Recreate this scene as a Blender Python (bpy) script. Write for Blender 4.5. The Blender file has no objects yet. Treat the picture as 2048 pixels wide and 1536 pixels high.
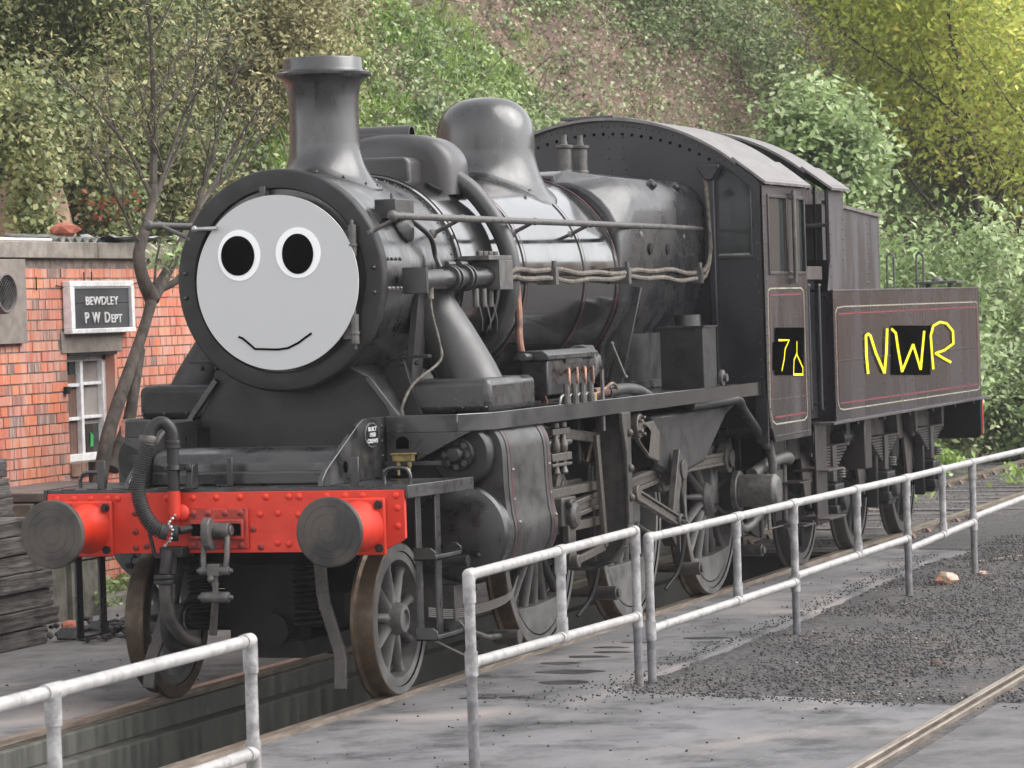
import bpy, bmesh, math, random
import numpy as np
from mathutils import Vector, Matrix
R = math.radians
PI = math.pi
random.seed(7)
rng = np.random.default_rng(7)
scene = bpy.context.scene
COL = scene.collection

# ---------------------------------------------------------------- camera
cam = bpy.data.objects.new('camera', bpy.data.cameras.new('camera'))
COL.objects.link(cam)
scene.camera = cam
CAM = Vector((8.205, -18.433, 2.28))
yaw, pit, rol = R(-19.135), R(-1.2367), R(-1.7541)
fw = Vector((math.sin(yaw)*math.cos(pit), math.cos(yaw)*math.cos(pit), math.sin(pit)))
r0 = Vector((math.cos(yaw), -math.sin(yaw), 0)); u0 = r0.cross(fw)
rt = math.cos(rol)*r0 + math.sin(rol)*u0
up = -math.sin(rol)*r0 + math.cos(rol)*u0
M = Matrix((rt, up, -fw)).transposed().to_4x4(); M.translation = CAM
cam.matrix_world = M
cam.data.sensor_width = 36.0
cam.data.lens = 6896.05/2048*36
cam.data.clip_start = 0.5
cam.data.clip_end = 900
cam.data.dof.use_dof = True
cam.data.dof.focus_distance = 22.5
cam.data.dof.aperture_fstop = 9.0

# ---------------------------------------------------------------- world + sun (overcast day)
world = bpy.data.worlds.new('World'); scene.world = world
world.use_nodes = True
wn = world.node_tree; wn.nodes.clear()
wo = wn.nodes.new('ShaderNodeOutputWorld'); wb = wn.nodes.new('ShaderNodeBackground')
sky = wn.nodes.new('ShaderNodeTexSky'); sky.sky_type = 'NISHITA'; sky.sun_disc = False
SUN_EL, SUN_ROT = R(46), R(72)
sky.sun_elevation = SUN_EL; sky.sun_rotation = SUN_ROT
sky.air_density = 1.0; sky.dust_density = 1.2; sky.ozone_density = 1.0
hs = wn.nodes.new('ShaderNodeHueSaturation'); hs.inputs['Saturation'].default_value = 0.08
wn.links.new(sky.outputs[0], hs.inputs['Color'])
wn.links.new(hs.outputs[0], wb.inputs[0]); wb.inputs[1].default_value = 0.15
wn.links.new(wb.outputs[0], wo.inputs[0])
sl = bpy.data.lights.new('sun', 'SUN'); sl.energy = 1.15; sl.angle = R(60); sl.color = (1, .965, .92)
sun = bpy.data.objects.new('sun', sl); COL.objects.link(sun)
# broad bright patch of cloud off to the right of the train
sdir = Vector((math.sin(SUN_ROT)*math.cos(SUN_EL), math.cos(SUN_ROT)*math.cos(SUN_EL), math.sin(SUN_EL)))
sun.rotation_euler = sdir.to_track_quat('Z', 'Y').to_euler()
scene.view_settings.view_transform = 'Standard'
scene.view_settings.look = 'None'
scene.view_settings.exposure = 1.35
scene.view_settings.gamma = 1
scene.view_settings.use_curve_mapping = False
scene.cycles.max_bounces = 6
scene.cycles.diffuse_bounces = 3
scene.cycles.transparent_max_bounces = 8

# ---------------------------------------------------------------- materials
MATS = {}
def mat(name, c, rough=.5, metal=0., c2=None, nscale=3., detail=6., lo=.4, hi=.6, r2=None, bump=0., bscale=40., spec=.5,
        stretch=None, grime=None, gscale=1.3, glo=.5, ghi=.7, rand=0., coat=0., warm=None):
    """Principled surface: colour c broken up with c2 by noise, a second larger grime layer, per-piece brightness variation and fine bump."""
    m = bpy.data.materials.new(name); m.use_nodes = True; MATS[name] = m
    nt = m.node_tree; N = nt.nodes; L = nt.links
    b = N['Principled BSDF']
    def S(k, v): b.inputs[k].default_value = v
    S('Base Color', (*c, 1)); S('Roughness', rough); S('Metallic', metal); S('Specular IOR Level', spec)
    if coat: S('Coat Weight', coat); S('Coat Roughness', rough*.8); S('Coat IOR', 1.7)
    tc = N.new('ShaderNodeTexCoord')
    src = tc.outputs['Object']
    if stretch:
        mp = N.new('ShaderNodeMapping'); mp.inputs['Scale'].default_value = stretch; L.new(src, mp.inputs[0]); src2 = mp.outputs[0]
    else: src2 = src
    col = None
    def ramp(fac, lo_, hi_):
        r = N.new('ShaderNodeMapRange'); r.inputs[1].default_value = lo_; r.inputs[2].default_value = hi_; L.new(fac, r.inputs[0]); return r.outputs[0]
    fac = None
    if c2:
        n = N.new('ShaderNodeTexNoise'); n.inputs['Scale'].default_value = nscale; n.inputs['Detail'].default_value = detail; n.inputs['Roughness'].default_value = .62
        L.new(src2, n.inputs['Vector']); fac = ramp(n.outputs[0], lo, hi)
        mx = N.new('ShaderNodeMix'); mx.data_type = 'RGBA'; mx.inputs[6].default_value = (*c, 1); mx.inputs[7].default_value = (*c2, 1)
        L.new(fac, mx.inputs[0]); col = mx.outputs[2]
    if grime:
        n2 = N.new('ShaderNodeTexNoise'); n2.inputs['Scale'].default_value = gscale; n2.inputs['Detail'].default_value = 8; n2.inputs['Roughness'].default_value = .7
        L.new(src, n2.inputs['Vector']); f2 = ramp(n2.outputs[0], glo, ghi)
        mx = N.new('ShaderNodeMix'); mx.data_type = 'RGBA'; mx.inputs[7].default_value = (*grime, 1)
        if col: L.new(col, mx.inputs[6])
        else: mx.inputs[6].default_value = (*c, 1)
        L.new(f2, mx.inputs[0]); col = mx.outputs[2]
        if fac is None: fac = f2
    if warm:
        wc, ws, wl, wh = warm
        n4 = N.new('ShaderNodeTexNoise'); n4.inputs['Scale'].default_value = ws; n4.inputs['Detail'].default_value = 7; n4.inputs['Distortion'].default_value = .6
        mp4 = N.new('ShaderNodeMapping'); mp4.inputs['Location'].default_value = (13,7,3); mp4.inputs['Scale'].default_value = (1,.6,1); L.new(src, mp4.inputs[0]); L.new(mp4.outputs[0], n4.inputs['Vector'])
        f4 = ramp(n4.outputs[0], wl, wh); mx = N.new('ShaderNodeMix'); mx.data_type = 'RGBA'; L.new(col, mx.inputs[6]); mx.inputs[7].default_value = (*wc, 1); L.new(f4, mx.inputs[0]); col = mx.outputs[2]
    if rand:
        g = N.new('ShaderNodeNewGeometry'); oi = N.new('ShaderNodeObjectInfo')
        ad = N.new('ShaderNodeMath'); ad.operation = 'ADD'; L.new(g.outputs['Random Per Island'], ad.inputs[0]); L.new(oi.outputs['Random'], ad.inputs[1])
        fr = N.new('ShaderNodeMath'); fr.operation = 'FRACT'; L.new(ad.outputs[0], fr.inputs[0])
        mr = N.new('ShaderNodeMapRange'); mr.inputs[3].default_value = 1-rand; mr.inputs[4].default_value = 1+rand; L.new(fr.outputs[0], mr.inputs[0])
        h = N.new('ShaderNodeHueSaturation'); L.new(mr.outputs[0], h.inputs['Value'])
        if col: L.new(col, h.inputs['Color'])
        else: h.inputs['Color'].default_value = (*c, 1)
        col = h.outputs[0]
    if col: L.new(col, b.inputs['Base Color'])
    if r2 is not None and fac is not None:
        mr = N.new('ShaderNodeMapRange'); mr.inputs[3].default_value = rough; mr.inputs[4].default_value = r2; L.new(fac, mr.inputs[0]); L.new(mr.outputs[0], b.inputs['Roughness'])
    if bump:
        n3 = N.new('ShaderNodeTexNoise'); n3.inputs['Scale'].default_value = bscale; n3.inputs['Detail'].default_value = 5
        L.new(src2, n3.inputs['Vector'])
        bp = N.new('ShaderNodeBump'); bp.inputs['Strength'].default_value = 1.0; bp.inputs['Distance'].default_value = bump
        L.new(n3.outputs[0], bp.inputs['Height']); L.new(bp.outputs[0], b.inputs['Normal'])
    return m

black_gloss = mat('clad_black', (.008,.0078,.009), .1, c2=(.014,.012,.012), nscale=2.5, r2=.24, bump=.0016, bscale=2.5, spec=1., grime=(.03,.024,.02), gscale=2., glo=.6, ghi=.85, coat=.55)
clad_dirty = mat('cylinder_cladding', (.012,.012,.0135), .3, c2=(.03,.028,.027), nscale=5, r2=.55, bump=.0015, bscale=14, spec=.6, grime=(.04,.036,.033), gscale=6, glo=.55, ghi=.7)
pipe_black = mat('pipe_black', (.02,.0195,.021), .36, c2=(.035,.032,.032), nscale=5, r2=.5, bump=.001, bscale=14, spec=.8)
line_dull = mat('lining_dull_red', (.13,.015,.022), .4, c2=(.05,.01,.013), nscale=9)
fire_black = mat('firebox_black', (.009,.009,.011), .2, c2=(.018,.016,.017), nscale=4, r2=.36, bump=.0015, bscale=4, spec=.9)
black_satin = mat('smokebox_black', (.006,.006,.0072), .22, c2=(.017,.0155,.0155), nscale=5, r2=.44, bump=.001, bscale=12, spec=1., stretch=(1.4,1.4,.35), grime=(.007,.007,.007), gscale=3., coat=.2)
black_matt = mat('frame_black', (.007,.007,.0085), .4, c2=(.016,.0145,.014), nscale=6, r2=.7, bump=.0015, bscale=30, grime=(.04,.034,.028), gscale=3, glo=.6, ghi=.85)
black_plate = mat('plate_black', (.008,.008,.010), .24, c2=(.019,.0175,.017), nscale=5, r2=.48, bump=.001, bscale=25, spec=.9)
black_dark = mat('under_black', (.005,.005,.006), .6, c2=(.014,.012,.011), nscale=6, spec=.2)
cab_black = mat('cab_black', (.009,.009,.012), .3, c2=(.016,.015,.018), nscale=2.5, r2=.5, bump=.0015, bscale=5, spec=.6)
side_black = mat('side_dusty', (.015,.0115,.0135), .26, c2=(.04,.031,.033), nscale=2, detail=3, r2=.42, stretch=(1,1.6,.3), spec=.6, grime=(.06,.052,.054), gscale=2., glo=.66, ghi=.9)
roof_mat = mat('cab_roof', (.13,.12,.12), .4, c2=(.22,.205,.2), nscale=6, r2=.7, grime=(.06,.055,.055), gscale=4, glo=.6, ghi=.8)
red = mat('buffer_red', (.70,.038,.012), .42, c2=(.58,.03,.012), nscale=5, r2=.6, grime=(.09,.02,.015), gscale=16, glo=.63, ghi=.70, bump=.0008, bscale=30)
red_dirty = mat('dirty_red', (.48,.035,.02), .5, c2=(.30,.03,.02), nscale=8, grime=(.05,.02,.018), gscale=12, glo=.5, ghi=.66, bump=.001)
red_dark = mat('dull_red', (.30,.035,.04), .5, c2=(.2,.03,.035), nscale=12)
line_red = mat('lining_red', (.17,.018,.028), .45, c2=(.17,.03,.035), nscale=30)
line_cream = mat('lining_cream', (.38,.36,.26), .5, c2=(.22,.21,.16), nscale=14)
steel_dirty = mat('dirty_steel', (.036,.034,.033), .42, .3, c2=(.075,.066,.06), nscale=9, r2=.6, bump=.001, bscale=50)
rod_steel = mat('rod_steel', (.14,.125,.112), .36, .6, c2=(.10,.088,.078), nscale=12, r2=.55, bump=.0006)
wheel_mat = mat('wheel_dusty', (.06,.057,.056), .5, c2=(.115,.11,.105), nscale=5, r2=.72, bump=.0015, bscale=35)
wheel_dark = mat('wheel_dark', (.035,.033,.033), .5, c2=(.06,.055,.05), nscale=6, r2=.7, bump=.0015)
tread = mat('wheel_tread', (.10,.068,.042), .36, .5, c2=(.06,.04,.026), nscale=10, r2=.6, grime=(.035,.026,.02), gscale=4)
buffer_face = mat('buffer_face', (.03,.028,.027), .42, .2, c2=(.085,.07,.06), nscale=5, r2=.66, grime=(.12,.085,.062), gscale=6, glo=.6, ghi=.85, bump=.0008)
iron = mat('iron', (.07,.07,.07), .42, .3, c2=(.13,.12,.11), nscale=16, r2=.6, bump=.001)
rubber = mat('rubber_hose', (.022,.022,.024), .5, c2=(.04,.038,.036), nscale=9)
copper = mat('copper', (.36,.19,.135), .42, .5, c2=(.13,.08,.065), nscale=8)
brass = mat('brass', (.42,.32,.13), .45, .5, c2=(.2,.15,.07), nscale=12)
lagging = mat('lagging_rope', (.17,.145,.12), .8, c2=(.07,.06,.05), nscale=30, bump=.004, bscale=60)
bright = mat('bright_steel', (.42,.42,.42), .3, .8, c2=(.28,.27,.26), nscale=10)
face_grey = mat('face_grey', (.55,.55,.55), .75, spec=.12, c2=(.545,.545,.545))
face_white = mat('face_white', (.95,.95,.95), .6, spec=.2)
face_black = mat('face_black', (.001,.001,.001), .9, spec=.0)
paint_yellow = mat('paint_yellow', (.95,.86,.01), .6, spec=.2)
glass = mat('window_glass', (.03,.035,.035), .06, spec=.8)
plate_white = mat('plate_lettering', (.5,.5,.5), .5)
galv = mat('galvanised', (.33,.32,.315), .4, .2, c2=(.42,.405,.395), nscale=14, r2=.6, grime=(.19,.175,.165), gscale=9, glo=.55, ghi=.72, bump=.001, bscale=60)
galv_post = mat('galvanised_post', (.21,.205,.21), .45, .15, c2=(.40,.39,.39), nscale=12, r2=.6, grime=(.15,.14,.13), gscale=7, glo=.5, ghi=.72, bump=.001, bscale=60)
galv_dark = mat('galvanised_dark', (.13,.13,.145), .5, .2, c2=(.22,.215,.22), nscale=14, grime=(.12,.1,.085), gscale=8, bump=.001, bscale=60)
wood_old = mat('sleeper_wood', (.075,.066,.062), .8, c2=(.17,.15,.14), nscale=4, stretch=(14,1.2,14), bump=.006, bscale=6, grime=(.03,.027,.025), gscale=3, rand=.25)
coping = mat('coping_concrete', (.33,.29,.25), .85, c2=(.22,.19,.165), nscale=8, bump=.003, grime=(.17,.14,.12), gscale=3)
lintel_m = mat('lintel_concrete', (.26,.22,.19), .85, c2=(.2,.17,.15), nscale=9, bump=.002)
kerb_m = mat('kerb_concrete', (.22,.20,.17), .85, c2=(.12,.11,.09), nscale=5, bump=.004, grime=(.10,.10,.06), gscale=4)
mortar = mat('mortar', (.27,.215,.185), .95, c2=(.15,.12,.10), nscale=12)
white_paint = mat('white_paint', (.9,.89,.9), .5, c2=(.74,.72,.72), nscale=20, bump=.001)
sign_black = mat('sign_black', (.045,.045,.05), .55, c2=(.06,.06,.065))
curtain = mat('curtain', (.33,.29,.27), .8, c2=(.2,.17,.16), nscale=3)
curtain_brown = mat('curtain_brown', (.2,.11,.075), .8, c2=(.1,.06,.045), nscale=4, stretch=(1,8,.4))
blue_m = mat('blue_cloth', (.05,.25,.55), .8)
green_m = mat('green_plastic', (.05,.4,.1), .6)
orange_m = mat('terracotta', (.5,.15,.09), .8, c2=(.38,.12,.08), nscale=9, bump=.004)
asbestos = mat('roof_sheet', (.3,.3,.29), .8, c2=(.12,.11,.1), nscale=10, grime=(.1,.13,.07), gscale=5, bump=.002)
plastic_sheet = mat('plastic_sheet', (.5,.5,.52), .4, c2=(.25,.25,.26), nscale=8)
coal_m = mat('coal', (.01,.01,.012), .35, bump=.01, bscale=15)
rail_m = mat('rail_head', (.36,.3,.25), .38, .55, c2=(.2,.16,.13), nscale=5, stretch=(6,.6,6))
rail_side = mat('rail_rust', (.11,.07,.05), .75, c2=(.17,.11,.08), nscale=9)
bark = mat('bark', (.04,.032,.027), .9, c2=(.10,.08,.066), nscale=12, stretch=(1,1,.3), bump=.006, bscale=25, grime=(.05,.042,.036), gscale=7)
twig_m = mat('twig', (.045,.036,.03), .85, c2=(.09,.075,.062), nscale=8)
twig_pale = mat('dry_stem', (.30,.24,.18), .85, c2=(.17,.13,.1), nscale=6)

def brick_material():
    m = bpy.data.materials.new('brick_clay'); m.use_nodes = True; N = m.node_tree.nodes; L = m.node_tree.links
    b = N['Principled BSDF']; b.inputs['Roughness'].default_value = .85; b.inputs['Specular IOR Level'].default_value = .25
    g = N.new('ShaderNodeNewGeometry'); oi = N.new('ShaderNodeObjectInfo')
    ad = N.new('ShaderNodeMath'); ad.operation = 'ADD'; L.new(g.outputs['Random Per Island'], ad.inputs[0]); L.new(oi.outputs['Random'], ad.inputs[1])
    fr = N.new('ShaderNodeMath'); fr.operation = 'FRACT'; L.new(ad.outputs[0], fr.inputs[0])
    cr = N.new('ShaderNodeValToRGB'); cr.color_ramp.interpolation = 'LINEAR'
    e = cr.color_ramp.elements; e[0].position = 0; e[0].color = (.30,.2,.17,1); e[1].position = 1; e[1].color = (.64,.26,.17,1)
    for p, c in ((.06,(.28,.19,.165)),(.12,(.58,.2,.14)),(.35,(.74,.25,.14)),(.55,(.64,.22,.16)),(.75,(.76,.31,.18)),(.9,(.66,.30,.23))):
        x = e.new(p); x.color = (*c, 1)
    L.new(fr.outputs[0], cr.inputs[0])
    # vertical pale streaks burnt across the face of each brick (world position so that neighbours differ)
    mp = N.new('ShaderNodeMapping'); mp.inputs['Scale'].default_value = (1, 11, 1.4)
    vm = N.new('ShaderNodeVectorMath'); vm.operation = 'SCALE'; L.new(g.outputs['Position'], vm.inputs[0]); vm.inputs['Scale'].default_value = 1.
    L.new(vm.outputs[0], mp.inputs[0])
    n = N.new('ShaderNodeTexNoise'); n.inputs['Scale'].default_value = 2.1; n.inputs['Detail'].default_value = 3; L.new(mp.outputs[0], n.inputs['Vector'])
    mr = N.new('ShaderNodeMapRange'); mr.inputs[1].default_value = .47; mr.inputs[2].default_value = .62; mr.inputs[4].default_value = .55; L.new(n.outputs[0], mr.inputs[0])
    mx = N.new('ShaderNodeMix'); mx.data_type = 'RGBA'; L.new(cr.outputs[0], mx.inputs[6]); mx.inputs[7].default_value = (.66,.47,.41,1); L.new(mr.outputs[0], mx.inputs[0])
    n2 = N.new('ShaderNodeTexNoise'); n2.inputs['Scale'].default_value = 1.1; n2.inputs['Detail'].default_value = 8; L.new(g.outputs['Position'], n2.inputs['Vector'])
    mr2 = N.new('ShaderNodeMapRange'); mr2.inputs[1].default_value = .55; mr2.inputs[2].default_value = .8; mr2.inputs[4].default_value = .6; L.new(n2.outputs[0], mr2.inputs[0])
    mx2 = N.new('ShaderNodeMix'); mx2.data_type = 'RGBA'; L.new(mx.outputs[2], mx2.inputs[6]); mx2.inputs[7].default_value = (.34,.19,.15,1); L.new(mr2.outputs[0], mx2.inputs[0])
    hb = N.new('ShaderNodeHueSaturation'); hb.inputs['Saturation'].default_value = 1.02; hb.inputs['Value'].default_value = .92; L.new(mx2.outputs[2], hb.inputs['Color']); L.new(hb.outputs[0], b.inputs['Base Color'])
    n3 = N.new('ShaderNodeTexNoise'); n3.inputs['Scale'].default_value = 60; L.new(g.outputs['Position'], n3.inputs['Vector'])
    bu = N.new('ShaderNodeBump'); bu.inputs['Distance'].default_value = .003; L.new(n3.outputs[0], bu.inputs['Height']); L.new(bu.outputs[0], b.inputs['Normal'])
    return m
brick_m = brick_material()

def leaf_material(name, cols, rough=.5, trans=.25, patch=.5, clump_shade=.45):
    """leaf colours picked per leaf, with a slow drift from place to place"""
    m = bpy.data.materials.new(name); m.use_nodes = True; N = m.node_tree.nodes; L = m.node_tree.links
    b = N['Principled BSDF']; b.inputs['Roughness'].default_value = rough; b.inputs['Specular IOR Level'].default_value = .35
    g = N.new('ShaderNodeNewGeometry')
    n = N.new('ShaderNodeTexNoise'); n.inputs['Scale'].default_value = .9; n.inputs['Detail'].default_value = 4; L.new(g.outputs['Position'], n.inputs['Vector'])
    mr = N.new('ShaderNodeMapRange'); mr.inputs[1].default_value = .3; mr.inputs[2].default_value = .7; L.new(n.outputs[0], mr.inputs[0])
    mm = N.new('ShaderNodeMix'); mm.data_type = 'FLOAT'; mm.inputs[0].default_value = patch
    L.new(g.outputs['Random Per Island'], mm.inputs[2]); L.new(mr.outputs[0], mm.inputs[3])
    cr = N.new('ShaderNodeValToRGB'); e = cr.color_ramp.elements
    e[0].position = .1; e[0].color = (*cols[0], 1); e[1].position = .9; e[1].color = (*cols[-1], 1)
    for i, c in enumerate(cols[1:-1]): x = e.new(.1+.8*(i+1)/(len(cols)-1)); x.color = (*c, 1)
    L.new(mm.outputs[0], cr.inputs[0])
    n5 = N.new('ShaderNodeTexNoise'); n5.inputs['Scale'].default_value = 2.6; n5.inputs['Detail'].default_value = 3; L.new(g.outputs['Position'], n5.inputs['Vector'])
    m5 = N.new('ShaderNodeMapRange'); m5.inputs[1].default_value = .35; m5.inputs[2].default_value = .65; m5.inputs[3].default_value = 1-clump_shade; m5.inputs[4].default_value = 1+clump_shade*.5; L.new(n5.outputs[0], m5.inputs[0])  # noise darkens leaf clumps: their shading put into the colour
    h5 = N.new('ShaderNodeHueSaturation'); L.new(m5.outputs[0], h5.inputs['Value']); L.new(cr.outputs[0], h5.inputs['Color'])
    cr = h5
    L.new(cr.outputs[0], b.inputs['Base Color'])
    t = N.new('ShaderNodeBsdfTranslucent'); L.new(cr.outputs[0], t.inputs[0])
    ms = N.new('ShaderNodeMixShader'); ms.inputs[0].default_value = trans
    L.new(b.outputs[0], ms.inputs[1]); L.new(t.outputs[0], ms.inputs[2]); L.new(ms.outputs[0], N['Material Output'].inputs[0])
    return m

# ---------------------------------------------------------------- object helpers
WM = {}
def finish(o, parent=None, world=None):
    COL.objects.link(o)
    WM[o.name] = world.copy() if world is not None else Matrix.Identity(4)
    if parent is not None:
        o.parent = parent; o.matrix_parent_inverse = WM[parent.name].inverted()
    if world is not None and o.type != 'EMPTY': o.matrix_basis = world
    return o
def tag(o, label=None, cat=None, group=None, kind=None):
    if label: o['label'] = label
    if cat: o['category'] = cat
    if group: o['group'] = group
    if kind: o['kind'] = kind
    return o
def thing(name, label, cat, loc, group=None):
    o = bpy.data.objects.new(name, None); o.empty_display_size = .2
    o.location = loc
    finish(o, None, Matrix.Translation(loc))
    return tag(o, label, cat, group)

class MB:
    def __init__(s): s.v = []; s.f = []
    def add(s, vs, fs):
        n = len(s.v); s.v += [tuple(v) for v in vs]; s.f += [tuple(i+n for i in f) for f in fs]; return s
    def box(s, x0, x1, y0, y1, z0, z1):
        v = [(x0,y0,z0),(x1,y0,z0),(x1,y1,z0),(x0,y1,z0),(x0,y0,z1),(x1,y0,z1),(x1,y1,z1),(x0,y1,z1)]
        return s.add(v, [(3,2,1,0),(4,5,6,7),(0,1,5,4),(1,2,6,5),(2,3,7,6),(3,0,4,7)])
    def bar(s, p0, p1, w, h, upv=(0,0,1)):
        """rectangular bar from p0 to p1, w across, h along upv"""
        p0 = Vector(p0); p1 = Vector(p1); d = (p1-p0).normalized(); u = Vector(upv); sd = d.cross(u).normalized(); u = sd.cross(d).normalized()
        v = []
        for p in (p0, p1):
            for a, b in ((-1,-1),(1,-1),(1,1),(-1,1)): v.append(p + sd*(a*w/2) + u*(b*h/2))
        return s.add(v, [(0,1,2,3),(7,6,5,4),(0,4,5,1),(1,5,6,2),(2,6,7,3),(3,7,4,0)])
    def prism(s, pts, axis, a, b):
        """polygon pts in the plane across axis, extruded from a to b. axis x: pts=(y,z); y: (x,z); z: (x,y)"""
        def P(p, t): return {'x': (t,p[0],p[1]), 'y': (p[0],t,p[1]), 'z': (p[0],p[1],t)}[axis]
        n = len(pts); v = [P(p,a) for p in pts] + [P(p,b) for p in pts]
        ar = sum(pts[i][0]*pts[(i+1)%n][1]-pts[(i+1)%n][0]*pts[i][1] for i in range(n))
        sg = (ar > 0) == (b > a)
        if axis == 'y': sg = not sg
        f = [tuple(range(n))[::-1], tuple(range(n,2*n))] + [(i,(i+1)%n,(i+1)%n+n,i+n) for i in range(n)]
        if not sg: f = [q[::-1] for q in f]
        return s.add(v, f)
    def lathe(s, prof, o=(0,0,0), axis='z', n=32, arc=None, close=True):
        """prof: (radius, height along axis) list, turned about the axis through o; radius 0 makes a tip"""
        o = Vector(o)
        ax = {'x': (Vector((0,1,0)),Vector((0,0,1)),Vector((1,0,0))), 'y': (Vector((0,0,1)),Vector((1,0,0)),Vector((0,1,0))), 'z': (Vector((1,0,0)),Vector((0,1,0)),Vector((0,0,1)))}
        if isinstance(axis, str): A,B,C = ax[axis]
        else:
            C = Vector(axis).normalized(); A = C.orthogonal().normalized(); B = C.cross(A)
        v = []; rings = []
        for r, h in prof:
            if r <= 1e-6: rings.append([len(v)]); v.append(o + C*h)
            else:
                rings.append(list(range(len(v), len(v)+n)))
                for k in range(n):
                    t = 2*PI*k/n; v.append(o + C*h + A*(r*math.cos(t)) + B*(r*math.sin(t)))
        f = []
        for a, b in zip(rings, rings[1:]):
            for k in range(n):
                k2 = (k+1) % n
                if len(a) == 1 and len(b) == 1: continue
                if len(a) == 1: f.append((a[0], b[k2], b[k])[::-1] if 0 else (a[0], b[k], b[k2])[::-1])
                elif len(b) == 1: f.append((a[k], a[k2], b[0]))
                else: f.append((a[k], a[k2], b[k2], b[k]))
        if close:
            if len(rings[0]) > 1: f.append(tuple(rings[0][::-1]))
            if len(rings[-1]) > 1: f.append(tuple(rings[-1]))
        return s.add(v, f)
    def cyl(s, p0, p1, r, r1=None, n=20):
        p0 = Vector(p0); p1 = Vector(p1); d = p1-p0
        return s.lathe([(r,0),(r if r1 is None else r1, d.length)], p0, d, n)
    def tube(s, pts, r, n=10, caps=True):
        pts = [Vector(p) for p in pts]; rr = r if isinstance(r, (list, tuple)) else [r]*len(pts)
        v = []; f = []; A = None
        for i, p in enumerate(pts):
            d = (pts[min(i+1,len(pts)-1)] - pts[max(i-1,0)]).normalized()
            if A is None: A = d.orthogonal().normalized()
            else:
                A = A - d*A.dot(d)
                A = A.normalized() if A.length > 1e-6 else d.orthogonal().normalized()
            B = d.cross(A)
            for k in range(n):
                t = 2*PI*k/n; v.append(p + (A*math.cos(t) + B*math.sin(t))*rr[i])
        for i in range(len(pts)-1):
            for k in range(n): f.append((i*n+k, i*n+(k+1)%n, (i+1)*n+(k+1)%n, (i+1)*n+k))
        if caps: f.append(tuple(range(n))[::-1]); f.append(tuple(range((len(pts)-1)*n, len(pts)*n)))
        return s.add(v, f)
    def dome(s, c, r, axis='z', h=None, n=8, m=3):
        h = h or r
        prof = [(r*math.cos(i*PI/2/m), h*math.sin(i*PI/2/m)) for i in range(m)] + [(0, h)]
        return s.lathe(prof, c, axis, n)
    def mesh(s, name, m, ang=32, smooth=True):
        me = bpy.data.meshes.new(name); me.from_pydata(s.v, [], s.f); me.validate()
        bm = bmesh.new(); bm.from_mesh(me); bmesh.ops.recalc_face_normals(bm, faces=bm.faces); bm.to_mesh(me); bm.free()
        if smooth:
            me.polygons.foreach_set('use_smooth', [True]*len(me.polygons)); me.set_sharp_from_angle(angle=R(ang))
        if m: me.materials.append(m)
        return me
    def build(s, name, m, parent=None, bevel=0., seg=2, ang=32, recentre=False, kind=None, smooth=True):
        if recentre:
            a = np.array(s.v); c = Vector(((a[:,0].min()+a[:,0].max())/2, (a[:,1].min()+a[:,1].max())/2, a[:,2].min()))
            s.v = [tuple(Vector(p)-c) for p in s.v]; W = Matrix.Translation(c)
        else: W = None
        o = bpy.data.objects.new(name, s.mesh(name, m, ang, smooth))
        finish(o, parent, W)
        if bevel:
            b = o.modifiers.new('edge', 'BEVEL'); b.width = bevel; b.segments = seg; b.limit_method = 'ANGLE'; b.angle_limit = R(35); b.harden_normals = False
        if kind: o['kind'] = kind
        return o

def place(name, me, loc, parent, rot=None):
    """one more object sharing mesh me"""
    o = bpy.data.objects.new(name, me)
    W = Matrix.Translation(loc)
    if rot is not None: W = W @ rot.to_4x4()
    return finish(o, parent, W)

def curve_pts(pts, n=8):
    """Catmull-Rom through pts"""
    P = [Vector(p) for p in pts]; P = [P[0]*2-P[1]] + P + [P[-1]*2-P[-2]]
    out = []
    for i in range(1, len(P)-2):
        for k in range(n):
            t = k/n; a, b, c, d = P[i-1], P[i], P[i+1], P[i+2]
            out.append(.5*((2*b) + (c-a)*t + (2*a-5*b+4*c-d)*t*t + (3*b-a-3*c+d)*t**3))
    out.append(P[-2]); return out

def ribbon(mb, pts, w, x0, x1, axis='x', closed=False):
    """flat painted stroke of width w along 2-D pts, from x0 to x1 along axis"""
    n = len(pts)
    segs = [(pts[i], pts[(i+1) % n]) for i in range(n if closed else n-1)]
    L, Rr = [], []
    for i in range(n):
        p = Vector(pts[i])
        a = Vector(pts[i-1]) if (i > 0 or closed) else None
        c = Vector(pts[(i+1) % n]) if (i < n-1 or closed) else None
        d = ((p-a).normalized() if a is not None else Vector((0,0))) + ((c-p).normalized() if c is not None else Vector((0,0)))
        d = d.normalized() if d.length > 1e-4 else Vector((1,0))
        nn = Vector((-d.y, d.x))
        k = 1.
        if a is not None and c is not None: k = 1/max(.5, abs(nn.dot(Vector((-(c-p).normalized().y, (c-p).normalized().x)))))
        L.append(p+nn*w/2*k); Rr.append(p-nn*w/2*k)
    for i in range(n if closed else n-1):
        j = (i+1) % n
        mb.prism([L[i], L[j], Rr[j], Rr[i]], axis, x0, x1)
    return mb

def text(name, body, size, m, loc, rot, parent, xs=1., depth=.004, bold=0., align='CENTER'):
    c = bpy.data.curves.new(name, 'FONT'); c.body = body; c.size = size; c.extrude = depth; c.offset = bold
    c.align_x = align; c.align_y = 'CENTER'; c.resolution_u = 3
    c.materials.append(m)
    tmp = bpy.data.objects.new('tmp', c); me = bpy.data.meshes.new_from_object(tmp); bpy.data.objects.remove(tmp)
    o = bpy.data.objects.new(name, me)
    W = Matrix.Translation(loc) @ rot.to_matrix().to_4x4() @ Matrix.Diagonal((xs,1,1,1))
    return finish(o, parent, W)

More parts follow.
